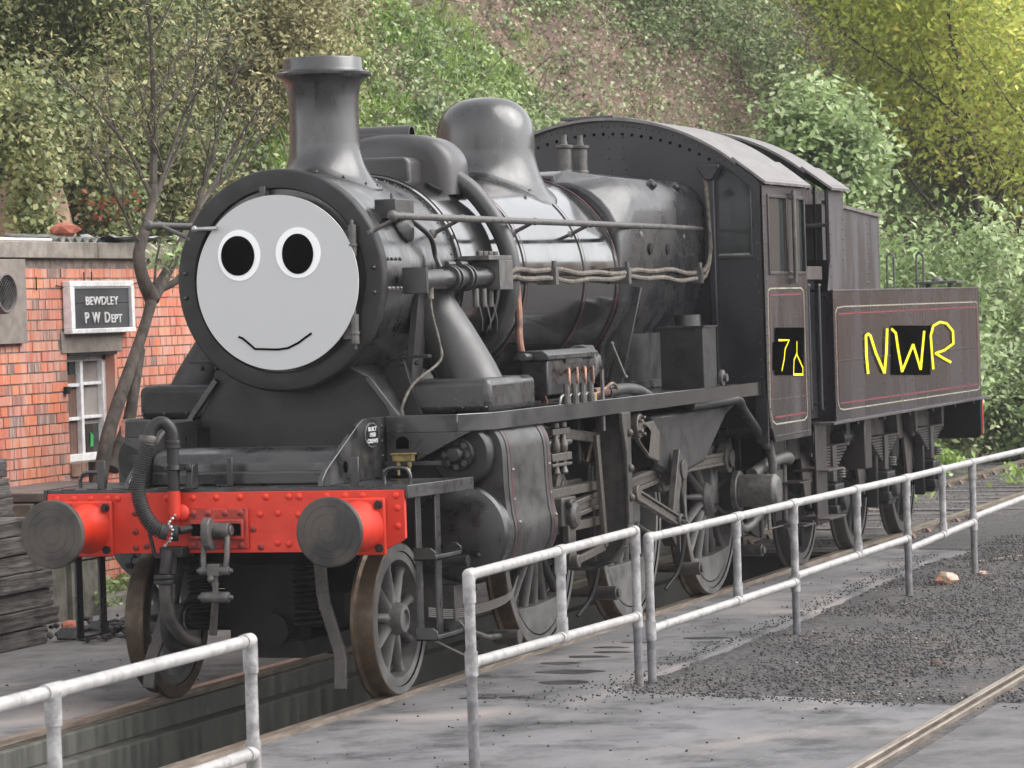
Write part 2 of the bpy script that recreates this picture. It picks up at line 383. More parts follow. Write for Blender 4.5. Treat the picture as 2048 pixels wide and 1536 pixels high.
# ================================================================ LOCOMOTIVE
loco = thing('steam_locomotive', 'black steam locomotive with a grey smiling face disc, standing over the inspection pit', 'locomotive', (0, 3.5, 0))
def fx(mb, s):
    if s < 0: mb.v = [(-x, y, z) for x, y, z in mb.v]
    return mb
ZB = 2.50            # boiler centre line

# --- smokebox
mb = MB(); mb.lathe([(.655,0),(.655,1.36),(.62,1.37)], (0,.98,ZB), 'y', 72, close=True)
smokebox = mb.build('smokebox', black_satin, loco)
mb = MB()
prof = [(.53,.03),(.553,.03),(.558,-.02),(.566,-.030),(.657,-.034),(.668,-.031),(.676,-.023),(.680,-.010),(.681,.05),(.66,.06)]
mb.lathe([(0,.035)]+prof, (0,.985,ZB), 'y', 96, close=False)
ring = mb.build('smokebox_front_ring', black_matt, smokebox, ang=24)
mb = MB(); mb.lathe([(0,-.05),(.2,-.045),(.4,-.02),(.52,.01),(.55,.03)], (0,.985,ZB), 'y', 64, close=False)
door = mb.build('smokebox_door', black_matt, smokebox)
# rivets on the ring face, round the barrel edge and up the joint
rv = MB().dome((0,0,0), .012, 'y', .01, 8, 2).mesh('rivet', black_plate)
for z in (ZB-.09, ZB+.06):
    for s in (-1, 1):
        for yy in (.935,):
            o = MB().dome((s*.622, yy+.01, z), .014, (0,-1,0), .014, 10, 3).build('ring_bolt', black_plate, smokebox)
mb = MB()
for k in range(44):
    t = 2*PI*k/44
    n_ = Vector((math.sin(t), 0, math.cos(t)))
    mb.dome(Vector((0,1.07,ZB))+n_*.653, .011, n_, .011, 6, 2)
for yy in (2.27, 2.31):
    for k in range(56):
        t = 2*PI*(k+.5*(yy > 2.3))/56
        n_ = Vector((math.sin(t), 0, math.cos(t))); mb.dome(Vector((0,yy,ZB))+n_*.653, .010, n_, .010, 6, 2)
for z, m_ in ((ZB+.11, 4), (ZB-.07, 4)):
    for k in range(m_):
        x = math.sqrt(.655**2-(z-ZB)**2); n_ = Vector((x,0,z-ZB)).normalized()
        mb.dome((x,1.12+k*.07,z), .012, n_, .014, 6, 2)
mb.build('rivets', bright if 0 else black_plate, smokebox, kind='stuff')
mb = MB()
for k in (-6,-5,-4,-3,-2,-1,0,3):
    pass
for a in (93, 100, 107, 114, 121, 129, 137):
    t = R(a); n_ = Vector((math.sin(t), 0, math.cos(t))); mb.dome(Vector((0,1.072,ZB))+n_*.655, .012, n_, .012, 6, 2)
for k in range(4):
    z = ZB-.07; x = math.sqrt(.655**2-(z-ZB)**2); n_ = Vector((x,0,z-ZB)).normalized(); mb.dome((x,1.12+k*.07,z), .0135, n_, .016, 6, 2)
mb.build('bright_rivets', bright, smokebox, kind='stuff')
# lamp bracket on top of door, hinge barrels, short door handle rail
MB().box(-.092,-.052,.90,.935,2.995,3.075).build('lamp_bracket', black_plate, smokebox, bevel=.006)
for z0, z1 in ((2.63,2.82),(2.10,2.28)):
    mb = MB(); mb.cyl((.50,.915,z0),(.50,.915,z1),.026,n=14); mb.cyl((.50,.915,z0-.03),(.50,.915,z1+.03),.011,n=10)
    mb.cyl((.50,.915,z0+.06),(.50,.915,z0+.075),.032,n=14); mb.box(.42,.50,.915,.935,z0+.03,z1-.03)
    mb.build('door_hinge', iron, smokebox, bevel=.003)
MB().cyl((.50,.915,2.28),(.50,.915,2.63),.010,n=8).build('hinge_rod', black_plate, smokebox)
mb = MB(); mb.cyl((-.51,.86,2.83),(-.36,.86,2.83),.013,n=10); mb.dome((-.51,.86,2.83),.022,(-1,0,0),.02,12,4); mb.dome((-.51,.86,2.83),.022,(1,0,0),.02,12,4); mb.cyl((-.5,.86,2.83),(-.5,.95,2.83),.011,n=8)
mb.build('door_rail', bright, smokebox)

# --- grey disc with drawn eyes and mouth (flat, laid over the smokebox door)
FX, FZ, FY = .012, 2.488, .885
mb = MB(); mb.lathe([(0,0),(.531,0),(.531,.012),(0,.012)], (FX,FY,FZ), 'y', 128, close=False)
disc = mb.build('face_disc', face_grey, loco)
def ellipse(c, a, b, n=72): return [(c[0]+a*math.cos(2*PI*k/n), c[1]+b*math.sin(2*PI*k/n)) for k in range(n)]
for cw, aw, bw, cp, ap, bp_ in (((-.23,2.66),.14,.155,(-.238,2.658),.110,.121), ((.159,2.663),.147,.153,(.157,2.657),.102,.122)):
    e = MB().prism(ellipse(cw,aw,bw),'y',FY-.004,FY-.0005).build('eye', face_white, disc, smooth=False)
    MB().prism(ellipse(cp,ap,bp_),'y',FY-.008,FY-.0045).build('pupil', face_black, disc, smooth=False)
ribbon(MB(), [(-.251,2.165),(-.225,2.155),(-.181,2.119),(-.145,2.088),(.006,2.081),(.073,2.088),(.142,2.118),(.188,2.148),(.23,2.174)], .0125, FY-.005, FY-.0005, 'y').build('mouth', face_black, disc, smooth=False)

# --- chimney
mb = MB()
def saddle(mbx, r0, flare, z1, cy, n=48, m=10, rb=.655, zb=ZB):
    """skirt that flares from a vertical tube radius r0 at z1 out to the barrel"""
    rows = []
    for i in range(m+1):
        t = i/m; r = r0 + (flare-r0)*(1-math.cos(t*PI/2))
        rows.append((r, t))
    v = []; f = []
    for i, (r, t) in enumerate(rows):
        for k in range(n):
            a = 2*PI*k/n; x = r*math.cos(a); y = r*math.sin(a)
            zs = zb + math.sqrt(max(rb*rb-x*x, 0.01)) + .012
            z = zs + (z1-zs)*(1-math.sin(t*PI/2))
            v.append((x, cy+y, z))
    for i in range(m):
        for k in range(n): f.append((i*n+k, i*n+(k+1)%n, (i+1)*n+(k+1)%n, (i+1)*n+k))
    # thin edge
    for k in range(n):
        x, y, z = v[m*n+k]; v.append((x*1.0, y, z-.02))
    for k in range(n): f.append((m*n+k, m*n+(k+1)%n, (m+1)*n+(k+1)%n, (m+1)*n+k))
    mbx.add(v, f)
saddle(mb, .222, .36, 3.36, 1.76)
mb.lathe([(.222,3.355),(.219,3.5),(.222,3.64),(.235,3.72),(.262,3.765),(.305,3.785),(.307,3.80),(.290,3.808),(.258,3.815),(.252,3.83),(.25,3.885),(.245,3.895),(.235,3.897),(.20,3.89),(.19,3.6),(0,3.5)], (0,1.76,0), 'z', 64, close=False)
chimney = mb.build('chimney', black_satin, loco, ang=40)
mb = MB()
for a in range(12):
    t = 2*PI*a/12+.2; x = .33*math.cos(t); y = 1.76+.33*math.sin(t); z = ZB+math.sqrt(.655**2-x*x)+.02; mb.dome((x,y,z),.012,'z',.01,8,2)
mb.build('rivets', black_plate, chimney, kind='stuff')

# --- boiler barrel
mb = MB(); mb.lathe([(.60,2.33),(.672,2.35),(.680,2.36),(.69,3.58),(.715,4.8),(.735,5.55),(.6,5.56)], (0,0,ZB), 'y', 96)
boiler = mb.build('boiler', black_gloss, loco)
def band(y, r, w=.05, m_=None, red_=True):
    mbb = MB(); mbb.lathe([(r-.01,y-w/2),(r+.006,y-w/2),(r+.006,y+w/2),(r-.01,y+w/2)], (0,0,ZB), 'y', 96, close=False)
    b_ = mbb.build('boiler_band', black_gloss, boiler)
    if red_:
        q = MB()
        for yy in (y+w/2-.004,): q.lathe([(r+.0062,yy-.006),(r+.0085,yy),(r+.0062,yy+.006)], (0,0,ZB), 'y', 96, close=False)
        q.build('red_lining', line_dull, b_)
band(2.39,.683,.05,red_=False); band(3.58,.691); band(4.80,.716); band(5.50,.735)
MB().lathe([(.66,2.335),(.672,2.335),(.672,2.36),(.66,2.36)],(0,0,ZB),'y',96,close=False).build('joint_ring', black_plate, boiler)
for (x, y) in ((.36,2.75),(.42,5.35)):
    z = ZB+math.sqrt(.70**2-x*x); n_ = Vector((x,0,z-ZB)).normalized()
    MB().lathe([(0,.004),(.05,.004),(.062,.0),(.062,-.02)],Vector((x,y,z))+n_*.004,n_,20,close=False).build('washout_cap', black_dark, boiler)

# --- top feed cover saddled over the barrel, with its lid and the two delivery pipes
def arch(y0, y1, r_in, r_out, amax, zc=ZB, flat=None, n=28, xs=1.):
    """curved slab following the barrel between angles -amax..amax from the top"""
    v = []; f = []
    for y in (y0, y1):
        for r in (r_in, r_out):
            for k in range(n+1):
                a = R(-amax + 2*amax*k/n); x = r*math.sin(a)*xs; z = zc + r*math.cos(a)
                v.append((x, y, min(z, flat) if (flat and r == r_out) else z))
    m_ = n+1
    for k in range(n):
        f += [(k,k+1,m_+k+1,m_+k), (2*m_+k,3*m_+k,3*m_+k+1,2*m_+k+1), (m_+k,m_+k+1,3*m_+k+1,3*m_+k), (k,2*m_+k,2*m_+k+1,k+1)]
    f += [(0,m_,3*m_,2*m_), (n,2*m_+n,3*m_+n,m_+n)]
    return v, f
mb = MB()
def curve2(P): return [(p.x, p.z) for p in curve_pts([(x,0,z) for x, z in P], 4)]
H = [(-.45,3.05),(-.445,3.2),(-.43,3.29),(-.385,3.36),(-.30,3.42),(-.16,3.455),(0,3.465),(.16,3.455),(.30,3.42),(.385,3.36),(.43,3.29),(.445,3.2),(.45,3.05)]
low = [(x, ZB+math.sqrt(.675**2-x*x)-.02) for x in np.linspace(.42,-.42,14)]
rows = []
for y, d in ((2.84,.10),(2.845,.065),(2.86,.035),(2.885,.012),(2.92,0),(3.18,0),(3.215,.012),(3.24,.035),(3.255,.065),(3.26,.10)):
    rows.append([(x*(1-d/.45), y, 3.0+(z-3.0)*(1-d/.46)) for x, z in curve2(H)])
nn_ = len(rows[0])
mb.add([p for r_ in rows for p in r_], [(i*nn_+k, i*nn_+k+1, (i+1)*nn_+k+1, (i+1)*nn_+k) for i in range(len(rows)-1) for k in range(nn_-1)] + [tuple(range(nn_)), tuple(range(9*nn_, 10*nn_))])
tf = mb.build('top_feed_cover', black_gloss, loco, ang=60)
tf.data.materials[0] = mat('cover_black', (.035,.034,.037), .3, c2=(.05,.045,.045), nscale=4, r2=.42, spec=.7)
mb = MB()
mb.prism([(-.34,3.1),(-.34,3.27),(-.30,3.30),(.20,3.30),(.235,3.27),(.245,3.1)], 'y', 2.62, 2.88)
mb.build('front_step', tf.data.materials[0], tf, bevel=.03, seg=4, ang=60)
mb = MB(); mb.lathe([(.062,0),(.062,.36),(.05,.36),(.05,0)], (-.24,3.0,3.462), 'x', 24); 
mb.box(-.24,.12,2.935,2.95,3.40,3.46)
lid = mb.build('cowl', tf.data.materials[0], tf, ang=40)
MB().lathe([(0,.361),(.047,.361)],(-.24,3.0,3.462),'x',20,close=False).build('cowl_mouth', face_black, tf)
MB().box(-.28,.14,2.845,2.86,3.37,3.385).build('cowl_foot', black_plate, tf)
for s in (1,-1):
    pts = curve_pts([(.41,3.02,3.16),(.53,3.04,3.06),(.66,3.05,2.88),(.75,3.05,2.68),(.765,3.05,2.48),(.72,3.05,2.26),(.61,3.05,2.07),(.42,3.03,1.95)], 8)
    fx(MB().tube(pts, .062, 18), s).build('delivery_pipe', MATS['pipe_black'], loco)
    pts = curve_pts([(.765,3.16,2.46),(.775,3.16,2.25),(.78,3.15,2.05),(.80,3.22,1.88),(.84,3.35,1.75),(.86,3.4,1.64)], 6)
    fx(MB().tube(pts, .026, 10), s).build('copper_pipe', copper, loco)
    mb = MB()
    for z in (2.62, 2.79): mb.tube([(.66,3.05,z),(.78,3.045,z)], .062, 14) if 0 else None
# --- dome
mb = MB(); saddle(mb, .352, .50, 3.42, 4.8, m=14, rb=.715)
mb.lathe([(.352,3.415),(.351,3.50),(.347,3.56),(.333,3.62),(.31,3.67),(.275,3.715),(.23,3.75),(.175,3.775),(.11,3.79),(.05,3.796),(0,3.797)], (0,4.8,0), 'z', 64, close=False)
dome = mb.build('dome', black_satin, loco, ang=50)
for x in (-.4,.42):
    z = ZB+math.sqrt(.715**2-x*x)+.03; MB().dome((x,4.52,z),.018,'z',.014,10,2).build('dome_bolt', black_plate, dome)

# --- firebox (belpaire) with shoulders
def fire_prof(w=.80, top=3.29, r=.26):
    p = []
    for a in np.linspace(0, 90, 9): p.append((w-r+r*math.cos(R(a)), top-.05-r+r*math.sin(R(a))))
    p.append((0.25, top))
    q = [(-x, z) for x, z in p[::-1]]
    side = [(.58,1.70),(.60,2.0),(.74,2.25),(w,2.5)]
    return side + p + q + [(-x, z) for x, z in side[::-1]]
mb = MB()
secs = [(5.50,.715,.98),(5.62,.80,1.),(7.58,.83,1.)]
P0 = fire_prof(.745,3.25,.5); P1 = fire_prof(.80,3.29,.27); P2 = fire_prof(.82,3.29,.24)
n_ = len(P0); v = []
for y, P in ((5.55,P0),(5.78,P1),(7.6,P2)): v += [(x,y,z) for x, z in P]
f = [tuple(range(n_))]
for i in range(2):
    for k in range(n_): f.append((i*n_+k, i*n_+(k+1)%n_, (i+1)*n_+(k+1)%n_, (i+1)*n_+k))
f.append(tuple(range(2*n_,3*n_))); mb.add(v, f)
firebox = mb.build('firebox', fire_black, loco, ang=50, bevel=.05, seg=4)
mb = MB()
for y in (6.45, 7.08):
    n2 = Vector((.75,0,.66)).normalized(); c = Vector((.70,y,3.16))
    MB().lathe([(.085,-.03),(.075,.0),(.04,.02),(.04,.055),(.03,.07),(0,.07)], c, n2, 20, close=False).build('washout_plug', fire_black, firebox)
for y in (6.1, 6.55, 7.0, 7.4):
    MB().lathe([(.045,-.01),(.04,.004),(.02,.006),(0,.006)], (.815,y,2.70), 'x', 14, close=False).build('mudhole_cover', black_dark, firebox)
for s in (1,-1):
    mb = MB(); mb.prism([(5.62,1.64),(7.5,1.64),(7.5,2.1),(5.95,2.1)], 'x', .60, .64)
    fx(mb, s).build('firebox_side_sheet', black_matt, firebox, bevel=.006)
    mb = MB(); mb.bar((.66,5.62,1.70),(.78,5.80,2.42),.03,.10,(1,0,0)); mb.box(.64,.68,6.0,7.4,1.66,1.72)
    fx(mb, s).build('side_angle', black_plate, firebox, bevel=.004)
# safety valves
for x, y in ((.0,6.6),(.07,6.78)):
    mb = MB(); mb.lathe([(.062,3.27),(.062,3.32),(.052,3.33),(.052,3.49),(.068,3.50),(.068,3.52),(.026,3.525),(.02,3.56),(.02,3.60),(0,3.60)], (x,y,0), 'z', 20)
    mb.build('safety_valve', iron, loco)
mb = MB(); mb.cyl((-.5,6.4,3.34),(-.2,6.42,3.35),.018,n=8); mb.dome((-.28,6.4,3.36),.03,'z',.04,8,3); mb.build('whistle_pipe', iron, loco)

# --- smokebox saddle and front
mb = MB(); mb.prism([(-.66,1.30),(-.66,1.62),(-.50,1.90),(-.3,2.0),(.3,2.0),(.5,1.90),(.66,1.62),(.66,1.30)], 'y', 1.12, 2.2)
saddle_o = mb.build('smokebox_saddle', black_matt, loco, bevel=.01)
for s in (1,-1):
    mb = MB(); mb.bar((.50,1.10,1.90),(.70,1.10,1.64),.05,.035,(1,0,1)); fx(mb,s).build('saddle_flange', black_plate, saddle_o, bevel=.005)
    mb = MB(); mb.box(.58,.80,1.35,1.42,2.0,2.02); mb.prism([(.50,1.95),(.62,2.0),(.74,1.64),(.60,1.64)],'y',1.38,1.42)
    for x in (.62,.72): mb.dome((x,1.37,1.97),.018,(0,-1,0),.02,8,2)
    fx(mb,s).build('saddle_bracket', black_matt, saddle_o, bevel=.003)
    # steam pipe cover from the smokebox side down to the cylinder
    mb = MB(); mb.tube([(.48,1.90,2.50),(.62,1.87,2.32),(.78,1.83,2.08),(.90,1.80,1.88),(.97,1.78,1.74)], [.15,.165,.175,.185,.19], 32, caps=True)
    mb.prism([(1.42,1.86),(1.60,1.86),(1.80,2.40),(1.60,2.40)], 'x', .62, .66)
    fx(mb,s).build('steam_pipe_cover', MATS['pipe_black'] if s > 0 else black_matt, loco, ang=50)  # far side gets a darker black, standing in for its weaker sky reflection
    mb = MB(); mb.box(.64,1.18,1.40,2.28,1.652,1.865)
    fx(mb,s).build('valve_cover_box', black_matt if s < 0 else black_plate, loco, bevel=.045, seg=4, ang=50)  # darker black on the far side here too, for its duller reflection
    mb = MB()
    for k in range(4): mb.dome((.70+.15*k,1.398,1.69),.012,(0,-1,0),.01,6,2)
    fx(mb,s).build('rivets', black_plate, loco, kind='stuff')

# --- running plate
for s in (1,-1):
    mb = MB(); mb.prism([(.62,1.03),(1.10,1.03),(1.235,1.285),(1.235,7.52),(.60,7.52)], 'z', 1.615, 1.65)
    rp = fx(mb,s).build('running_plate', black_plate, loco)
    mb = MB(); mb.prism([(.64,1.02),(1.10,1.02),(1.25,1.28),(1.25,7.52),(1.225,7.52),(1.225,1.29),(1.09,1.045),(.64,1.045)], 'z', 1.555, 1.662)
    fx(mb,s).build('valance', black_gloss, rp, bevel=.004)
    # deep gusset plate hanging below the front edge, with its slot
    mb = MB(); mb.prism([(.64,1.555),(1.18,1.555),(.82,1.38),(.64,1.33)], 'y', 1.02, 1.04)
    fx(mb,s).build('gusset_plate', black_plate, rp, bevel=.003)
    fx(MB().prism([(.705,1.46),(.705,1.51),(.72,1.528),(.745,1.535),(.77,1.528),(.785,1.51),(.785,1.46)],'y',1.012,1.021),s).build('slot', face_black, rp, smooth=False)
    mb = MB()
    for k in range(11): mb.box(1.10,1.24,1.4+k*.55,1.43+k*.55,1.65,1.658)
    for k in range(30): mb.dome((1.21,1.5+k*.2,1.65),.008,'z',.006,6,2)
    fx(mb,s).build('plate_joints', black_plate, rp, kind='stuff')
# --- lower front platform + apron cover
mb = MB(); mb.box(-1.14,1.14,.012,.86,1.268,1.288); mb.prism([(.86,1.14),(1.14,1.20)] and [(1.14,.012),(1.22,.40),(1.22,.86),(1.14,.86)],'z',1.268,1.288); mb.prism([(-1.14,.012),(-1.22,.40),(-1.22,.86),(-1.14,.86)],'z',1.268,1.288)
plat = mb.build('front_platform', black_plate, loco)
for s in (1,-1):
    fx(MB().bar((1.15,.0,1.255),(1.235,.88,1.255),.02,.075),s).build('platform_edge', black_plate, plat, bevel=.004)
    fx(MB().tube(curve_pts([(.90,.30,1.28),(.90,.30,1.34),(.93,.30,1.375),(1.03,.30,1.375),(1.06,.30,1.34),(1.06,.30,1.28)],4),.012,8),s).build('grab_handle', black_plate, plat)
    mb = MB(); mb.box(.78,.835,.06,.075,1.28,1.46) ; fx(mb,s).build('lamp_iron', black_plate, plat, bevel=.012, seg=3)
mb = MB()
for k in range(14): mb.box(-1.05+k*.155,-.97+k*.155,.02+.02*(k%3),.05+.02*(k%3),1.288,1.293)
mb.build('platform_bolts', black_matt, plat, kind='stuff')
pr = [(.30,1.29),(.30,1.42),(.34,1.475),(.42,1.50),(.70,1.50),(.95,1.46),(1.1,1.45),(1.1,1.29)]
mb = MB(); mb.prism(pr, 'x', -.585, .585); mb.prism([(.285,1.29),(.285,1.37),(.31,1.375),(.31,1.29)],'x',-.585,.585)
apron = mb.build('apron_cover', black_plate, loco, bevel=.012, seg=3, ang=50)
mb = MB(); mb.box(-.06,-.02,.20,.212,1.288,1.46); mb.box(-.13,-.02,.20,.212,1.288,1.30); mb.build('centre_lamp_iron', black_plate, plat, bevel=.004)
# frame plates with the builder's plate
for s in (1,-1):
    mb = MB(); mb.prism([(.02,1.289),(1.06,1.289),(1.06,1.655),(.66,1.655),(.56,1.60),(.10,1.40),(.03,1.35)] if 0 else [(.0,1.289),(1.04,1.289),(1.04,1.655),(.68,1.655),(.60,1.63),(.08,1.385),(.01,1.33)], 'x', .60, .63)
    fp = fx(mb,s).build('frame_plate', black_plate, loco, bevel=.004)
    mb = MB()
    for k in range(4): mb.dome((.63,.98,1.33+.09*k),.012,'x',.008,6,2)
    fx(mb,s).build('rivets', black_plate, fp, kind='stuff')
    fx(MB().prism([(.37+.035*math.cos(t),1.385+.035*math.sin(t)) for t in np.linspace(0,2*PI,20,endpoint=False)],'x',.6305,.632),s).build('frame_hole', face_black, fp, smooth=False)
    mb = MB(); mb.prism([(.79+.105*math.cos(t)*1.1,1.555+.075*math.sin(t)) for t in np.linspace(0,2*PI,40,endpoint=False)],'x',.63,.640)
    bpl = fx(mb,s).build('builders_plate', iron, fp, bevel=.002)
    fx(MB().prism([(.79+.095*math.cos(t)*1.1,1.555+.066*math.sin(t)) for t in np.linspace(0,2*PI,40,endpoint=False)],'x',.640,.6412),s).build('plate_field', black_dark, fp, smooth=False)
    if s > 0:
        from mathutils import Euler
        for body, z in (('BUILT',1.59),('1950',1.555),('CREWE',1.518)):
            text('lettering', body, .034, plate_white, (.6415,.79,z), Euler((PI/2,0,PI/2)), fp, xs=1.5, depth=.001, bold=.0012)
# brass oil box under the gusset
mb = MB(); mb.box(.70,.83,.95,1.0,1.385,1.425); mb.box(.69,.84,.94,1.01,1.425,1.435)
for x in (.73,.80): mb.cyl((x,.975,1.30),(x,.975,1.385),.010,n=8); mb.cyl((x,.975,1.35),(x,.975,1.385),.016,n=8)
mb.build('oil_box', brass, loco, bevel=.003)
mb = MB(); mb.box(.64,1.0,.98,1.0,1.36,1.385); mb.build('oil_box_shelf', black_plate, loco)

# --- buffer beam
mb = MB(); mb.prism([(-1.135,.955),(-1.10,.918),(-.98,.912),(.98,.912),(1.06,.95),(1.10,.965),(1.135,.99),(1.135,1.267),(-1.135,1.267)], 'y', 0, .03)
beam = mb.build('buffer_beam', red, loco, bevel=.003)
rvr = MB().dome((0,0,0), .0215, (0,-1,0), .016, 12, 3).mesh('rivet', red)
rvd = MB().dome((0,0,0), .0215, (0,-1,0), .016, 12, 3).mesh('rivet_dirty', red_dirty)
pts = [(x,1.235) for x in (-1.07,-.96,-.85,-.74,-.675,-.565,-.50,-.355,-.19,-.04,.11,.275,.42,.485,.655,.77,.88,1.085)]
pts += [(1.09,1.165),(1.09,1.06),(-.565,1.15),(-.50,1.15),(-.565,1.04),(-.495,.955),(-.565,.945),(.235,1.135),(.345,1.14),(.19,1.05),(.235,.945),(.34,.965),(.475,1.13),(-1.07,1.15),(.41,.96)]
for x, z in pts:
    place('rivet', rvd if (x < -.4 and z < 1.2) or (abs(x) < .3 and z < 1.1) else rvr, (x,0,z), beam)
mb = MB(); mb.box(-.22,.165,-.022,-.0,.935,1.175); plate = mb.build('coupling_plate', red_dirty, loco, bevel=.008)
MB().box(-.20,.145,-.045,-.022,.99,1.11).build('plate_boss', red_dirty, plate, bevel=.01)
for x0, x1 in ((-.185,-.10),(.02,.13)): MB().box(x0,x1,-.047,-.0455,1.015,1.085).build('slot', face_black, plate, smooth=False)
for x in (-.18,-.085,.02,.12):
    for z in (1.145,.955): place('rivet', rvd, (x,-.022,z), plate)
# draw hook and screw coupling
mb = MB()
hk = [(-.14,1.02),(-.02,1.02),(-.02,1.07),(-.10,1.075),(-.135,1.115),(-.185,1.13),(-.225,1.10),(-.24,1.04),(-.225,.975),(-.18,.935),(-.12,.93),(-.09,.955),(-.10,.985),(-.145,.985),(-.165,1.02),(-.16,1.06),(-.14,1.065)]
hk = [(-.02,1.0),(-.02,1.075),(-.10,1.08),(-.125,1.12),(-.165,1.13),(-.205,1.10),(-.215,1.03),(-.195,.965),(-.15,.935),(-.10,.94),(-.085,.965),(-.105,.98),(-.14,.985),(-.155,1.02),(-.15,1.06),(-.125,1.03),(-.10,1.0)]
mb.prism(hk, 'x', -.055, -.005)
hook = mb.build('draw_hook', iron, loco, bevel=.008, seg=3)
mb = MB(); mb.cyl((-.01,-.10,1.05),(.085,-.10,1.05),.045,n=18); mb.cyl((.085,-.10,1.05),(.10,-.10,1.05),.03,n=14); mb.build('shackle_pin', iron, hook, bevel=.004)
mb = MB()
for x in (-.06,.075): mb.tube(curve_pts([(x*.9,-.10,1.04),(x*1.05,-.13,.98),(x*1.1,-.15,.90),(x*1.0,-.16,.83)],4),.017,10)
mb.build('shackle', iron, hook)
mb = MB()
mb.cyl((-.085,-.16,.82),(.10,-.16,.82),.026,n=14); mb.cyl((-.105,-.16,.82),(.12,-.16,.82),.013,n=10); mb.box(-.03,.045,-.19,-.13,.79,.86)
mb.build('trunnion', iron, hook, bevel=.006)
mb = MB(); mb.cyl((.01,-.16,.80),(.005,-.155,.68),.018,n=12); mb.dome((-.005,-.19,.775),.022,(0,-1,0),.02,12,4); mb.cyl((.005,-.155,.735),(.005,-.155,.75),.024,n=12); mb.build('coupling_screw', iron, hook)
mb = MB(); mb.cyl((-.08,-.155,.665),(.09,-.155,.665),.033,n=16); mb.cyl((-.105,-.155,.665),(.115,-.155,.665),.013,n=10); mb.cyl((-.035,-.155,.665),(.045,-.155,.665),.027,n=14)
mb.cyl((.005,-.155,.665),(.005,-.155,.70),.026,n=12); mb.build('lower_trunnion', iron, hook, bevel=.005)
mb = MB(); mb.cyl((0,-.15,.64),(-.035,-.12,.445),.022,.025,n=12); mb.build('coupling_tail', steel_dirty, hook)

# buffers
def buffer(s, par, yb=0., d=-1, housing=red, hd=buffer_face, z=1.06):
    x = s*.864
    mb = MB(); mb.box(x-.16,x+.16,min(yb,yb+d*.025),max(yb,yb+d*.025),z-.165,z+.165)
    b_ = mb.build('buffer', housing, par, bevel=.012)
    mb = MB(); mb.lathe([(.15,.02),(.142,.05),(.118,.10),(.105,.18),(.10,.27),(.112,.275),(.112,.30),(.095,.305)], (x,yb,z), (0,d,0), 40); mb.build('buffer_housing', housing, b_)
    mb = MB(); mb.lathe([(.075,.26),(.075,.42),(.11,.44),(.188,.455),(.199,.465),(.199,.488),(.192,.496),(.15,.499),(.148,.4975),(.146,.4995),(.105,.502),(.103,.5005),(.101,.5025),(.06,.504),(.058,.5025),(.056,.5042),(0,.505)], (x,yb,z), (0,d,0), 64); mb.build('buffer_head', hd, b_)
    for a in (-1,1):
        for c in (-1,1):
            MB().lathe([(.026,0),(.026,.018),(.014,.018),(.014,.03),(0,.03)], (x+a*.122,yb+d*.024,z+c*.125), (0,d,0), 6, close=False).build('buffer_bolt', black_matt, b_)
    mb = MB(); mb.box(x-.035,x+.035,yb+d*.22-.01,yb+d*.22+.01,z+.10,z+.112); mb.build('buffer_step', housing, b_)
    return b_
buffer(1, loco); buffer(-1, loco)
# vacuum pipe, swan neck, ribbed hose, steam heating pipe
mb = MB(); mb.tube([(-.28,-.06,1.28),(-.28,-.06,1.53)],.036,20); mb.lathe([(.036,1.53),(.047,1.532),(.047,1.545),(.04,1.55),(.04,1.56),(.047,1.562),(.045,1.578),(.036,1.58)],(-.28,-.06,0),'z',20)
mb.tube(curve_pts([(-.28,-.06,1.56),(-.282,-.065,1.63),(-.31,-.08,1.675),(-.35,-.095,1.68),(-.385,-.115,1.645),(-.40,-.13,1.59)],6),.037,18)
vac = mb.build('vacuum_standpipe', black_matt, loco)
mb = MB(); mb.tube([(-.28,-.06,1.14),(-.28,-.06,1.28)],.037,20); mb.dome((-.28,-.06,1.14),.037,(0,0,-1),.037,16,4); mb.dome((-.25,-.03,1.15),.052,(0,-1,0),.03,16,4); mb.build('red_elbow', red, vac)
mb = MB(); mb.lathe([(.045,0),(.048,.005),(.048,.03),(.045,.035)], (-.28,-.06,1.40),'z',20); mb.box(-.25,-.18,-.07,.03,1.395,1.44); mb.prism([(-.06,1.29),(.05,1.29),(.05,1.44),(-.03,1.43)],'x',-.21,-.17); mb.dome((-.185,-.06,1.415),.028,(0,-1,0),.02,10,3)
mb.build('pipe_clamp', black_matt, vac, bevel=.006)
hp = curve_pts([(-.395,-.125,1.60),(-.42,-.14,1.50),(-.455,-.16,1.38),(-.455,-.17,1.26),(-.42,-.17,1.15),(-.36,-.16,1.07),(-.29,-.13,1.04)],22)
rr = [.043 + .006*math.sin(i*2*PI/2.2) if 10 < i < len(hp)-10 else .047 for i in range(len(hp))]
# ribs: resample evenly
def ribbed(pts, r, pitch=.014, dr=.0055):
    out, rad = [], []; L = 0; P = pts
    tot = sum((P[i+1]-P[i]).length for i in range(len(P)-1)); n = int(tot/(pitch/4)); i = 0; acc = 0
    for k in range(n):
        t = k*tot/n
        while i < len(P)-2 and acc+(P[i+1]-P[i]).length < t: acc += (P[i+1]-P[i]).length; i += 1
        q = (t-acc)/max(1e-6,(P[i+1]-P[i]).length); out.append(P[i].lerp(P[i+1], min(1,q))); rad.append(r+dr*(1 if k % 4 < 2 else -1) if .06 < t/tot < .93 else r+.004)
    return out, rad
o_, r_ = ribbed(hp, .043)
hose = MB().tube(o_, r_, 18).build('vacuum_hose', rubber, loco, ang=60)
mb = MB(); mb.lathe([(.052,0),(.055,.01),(.055,.03),(.05,.04)], (-.405,-.13,1.57), (.1,.1,1), 20); mb.build('hose_clip', iron, hose)
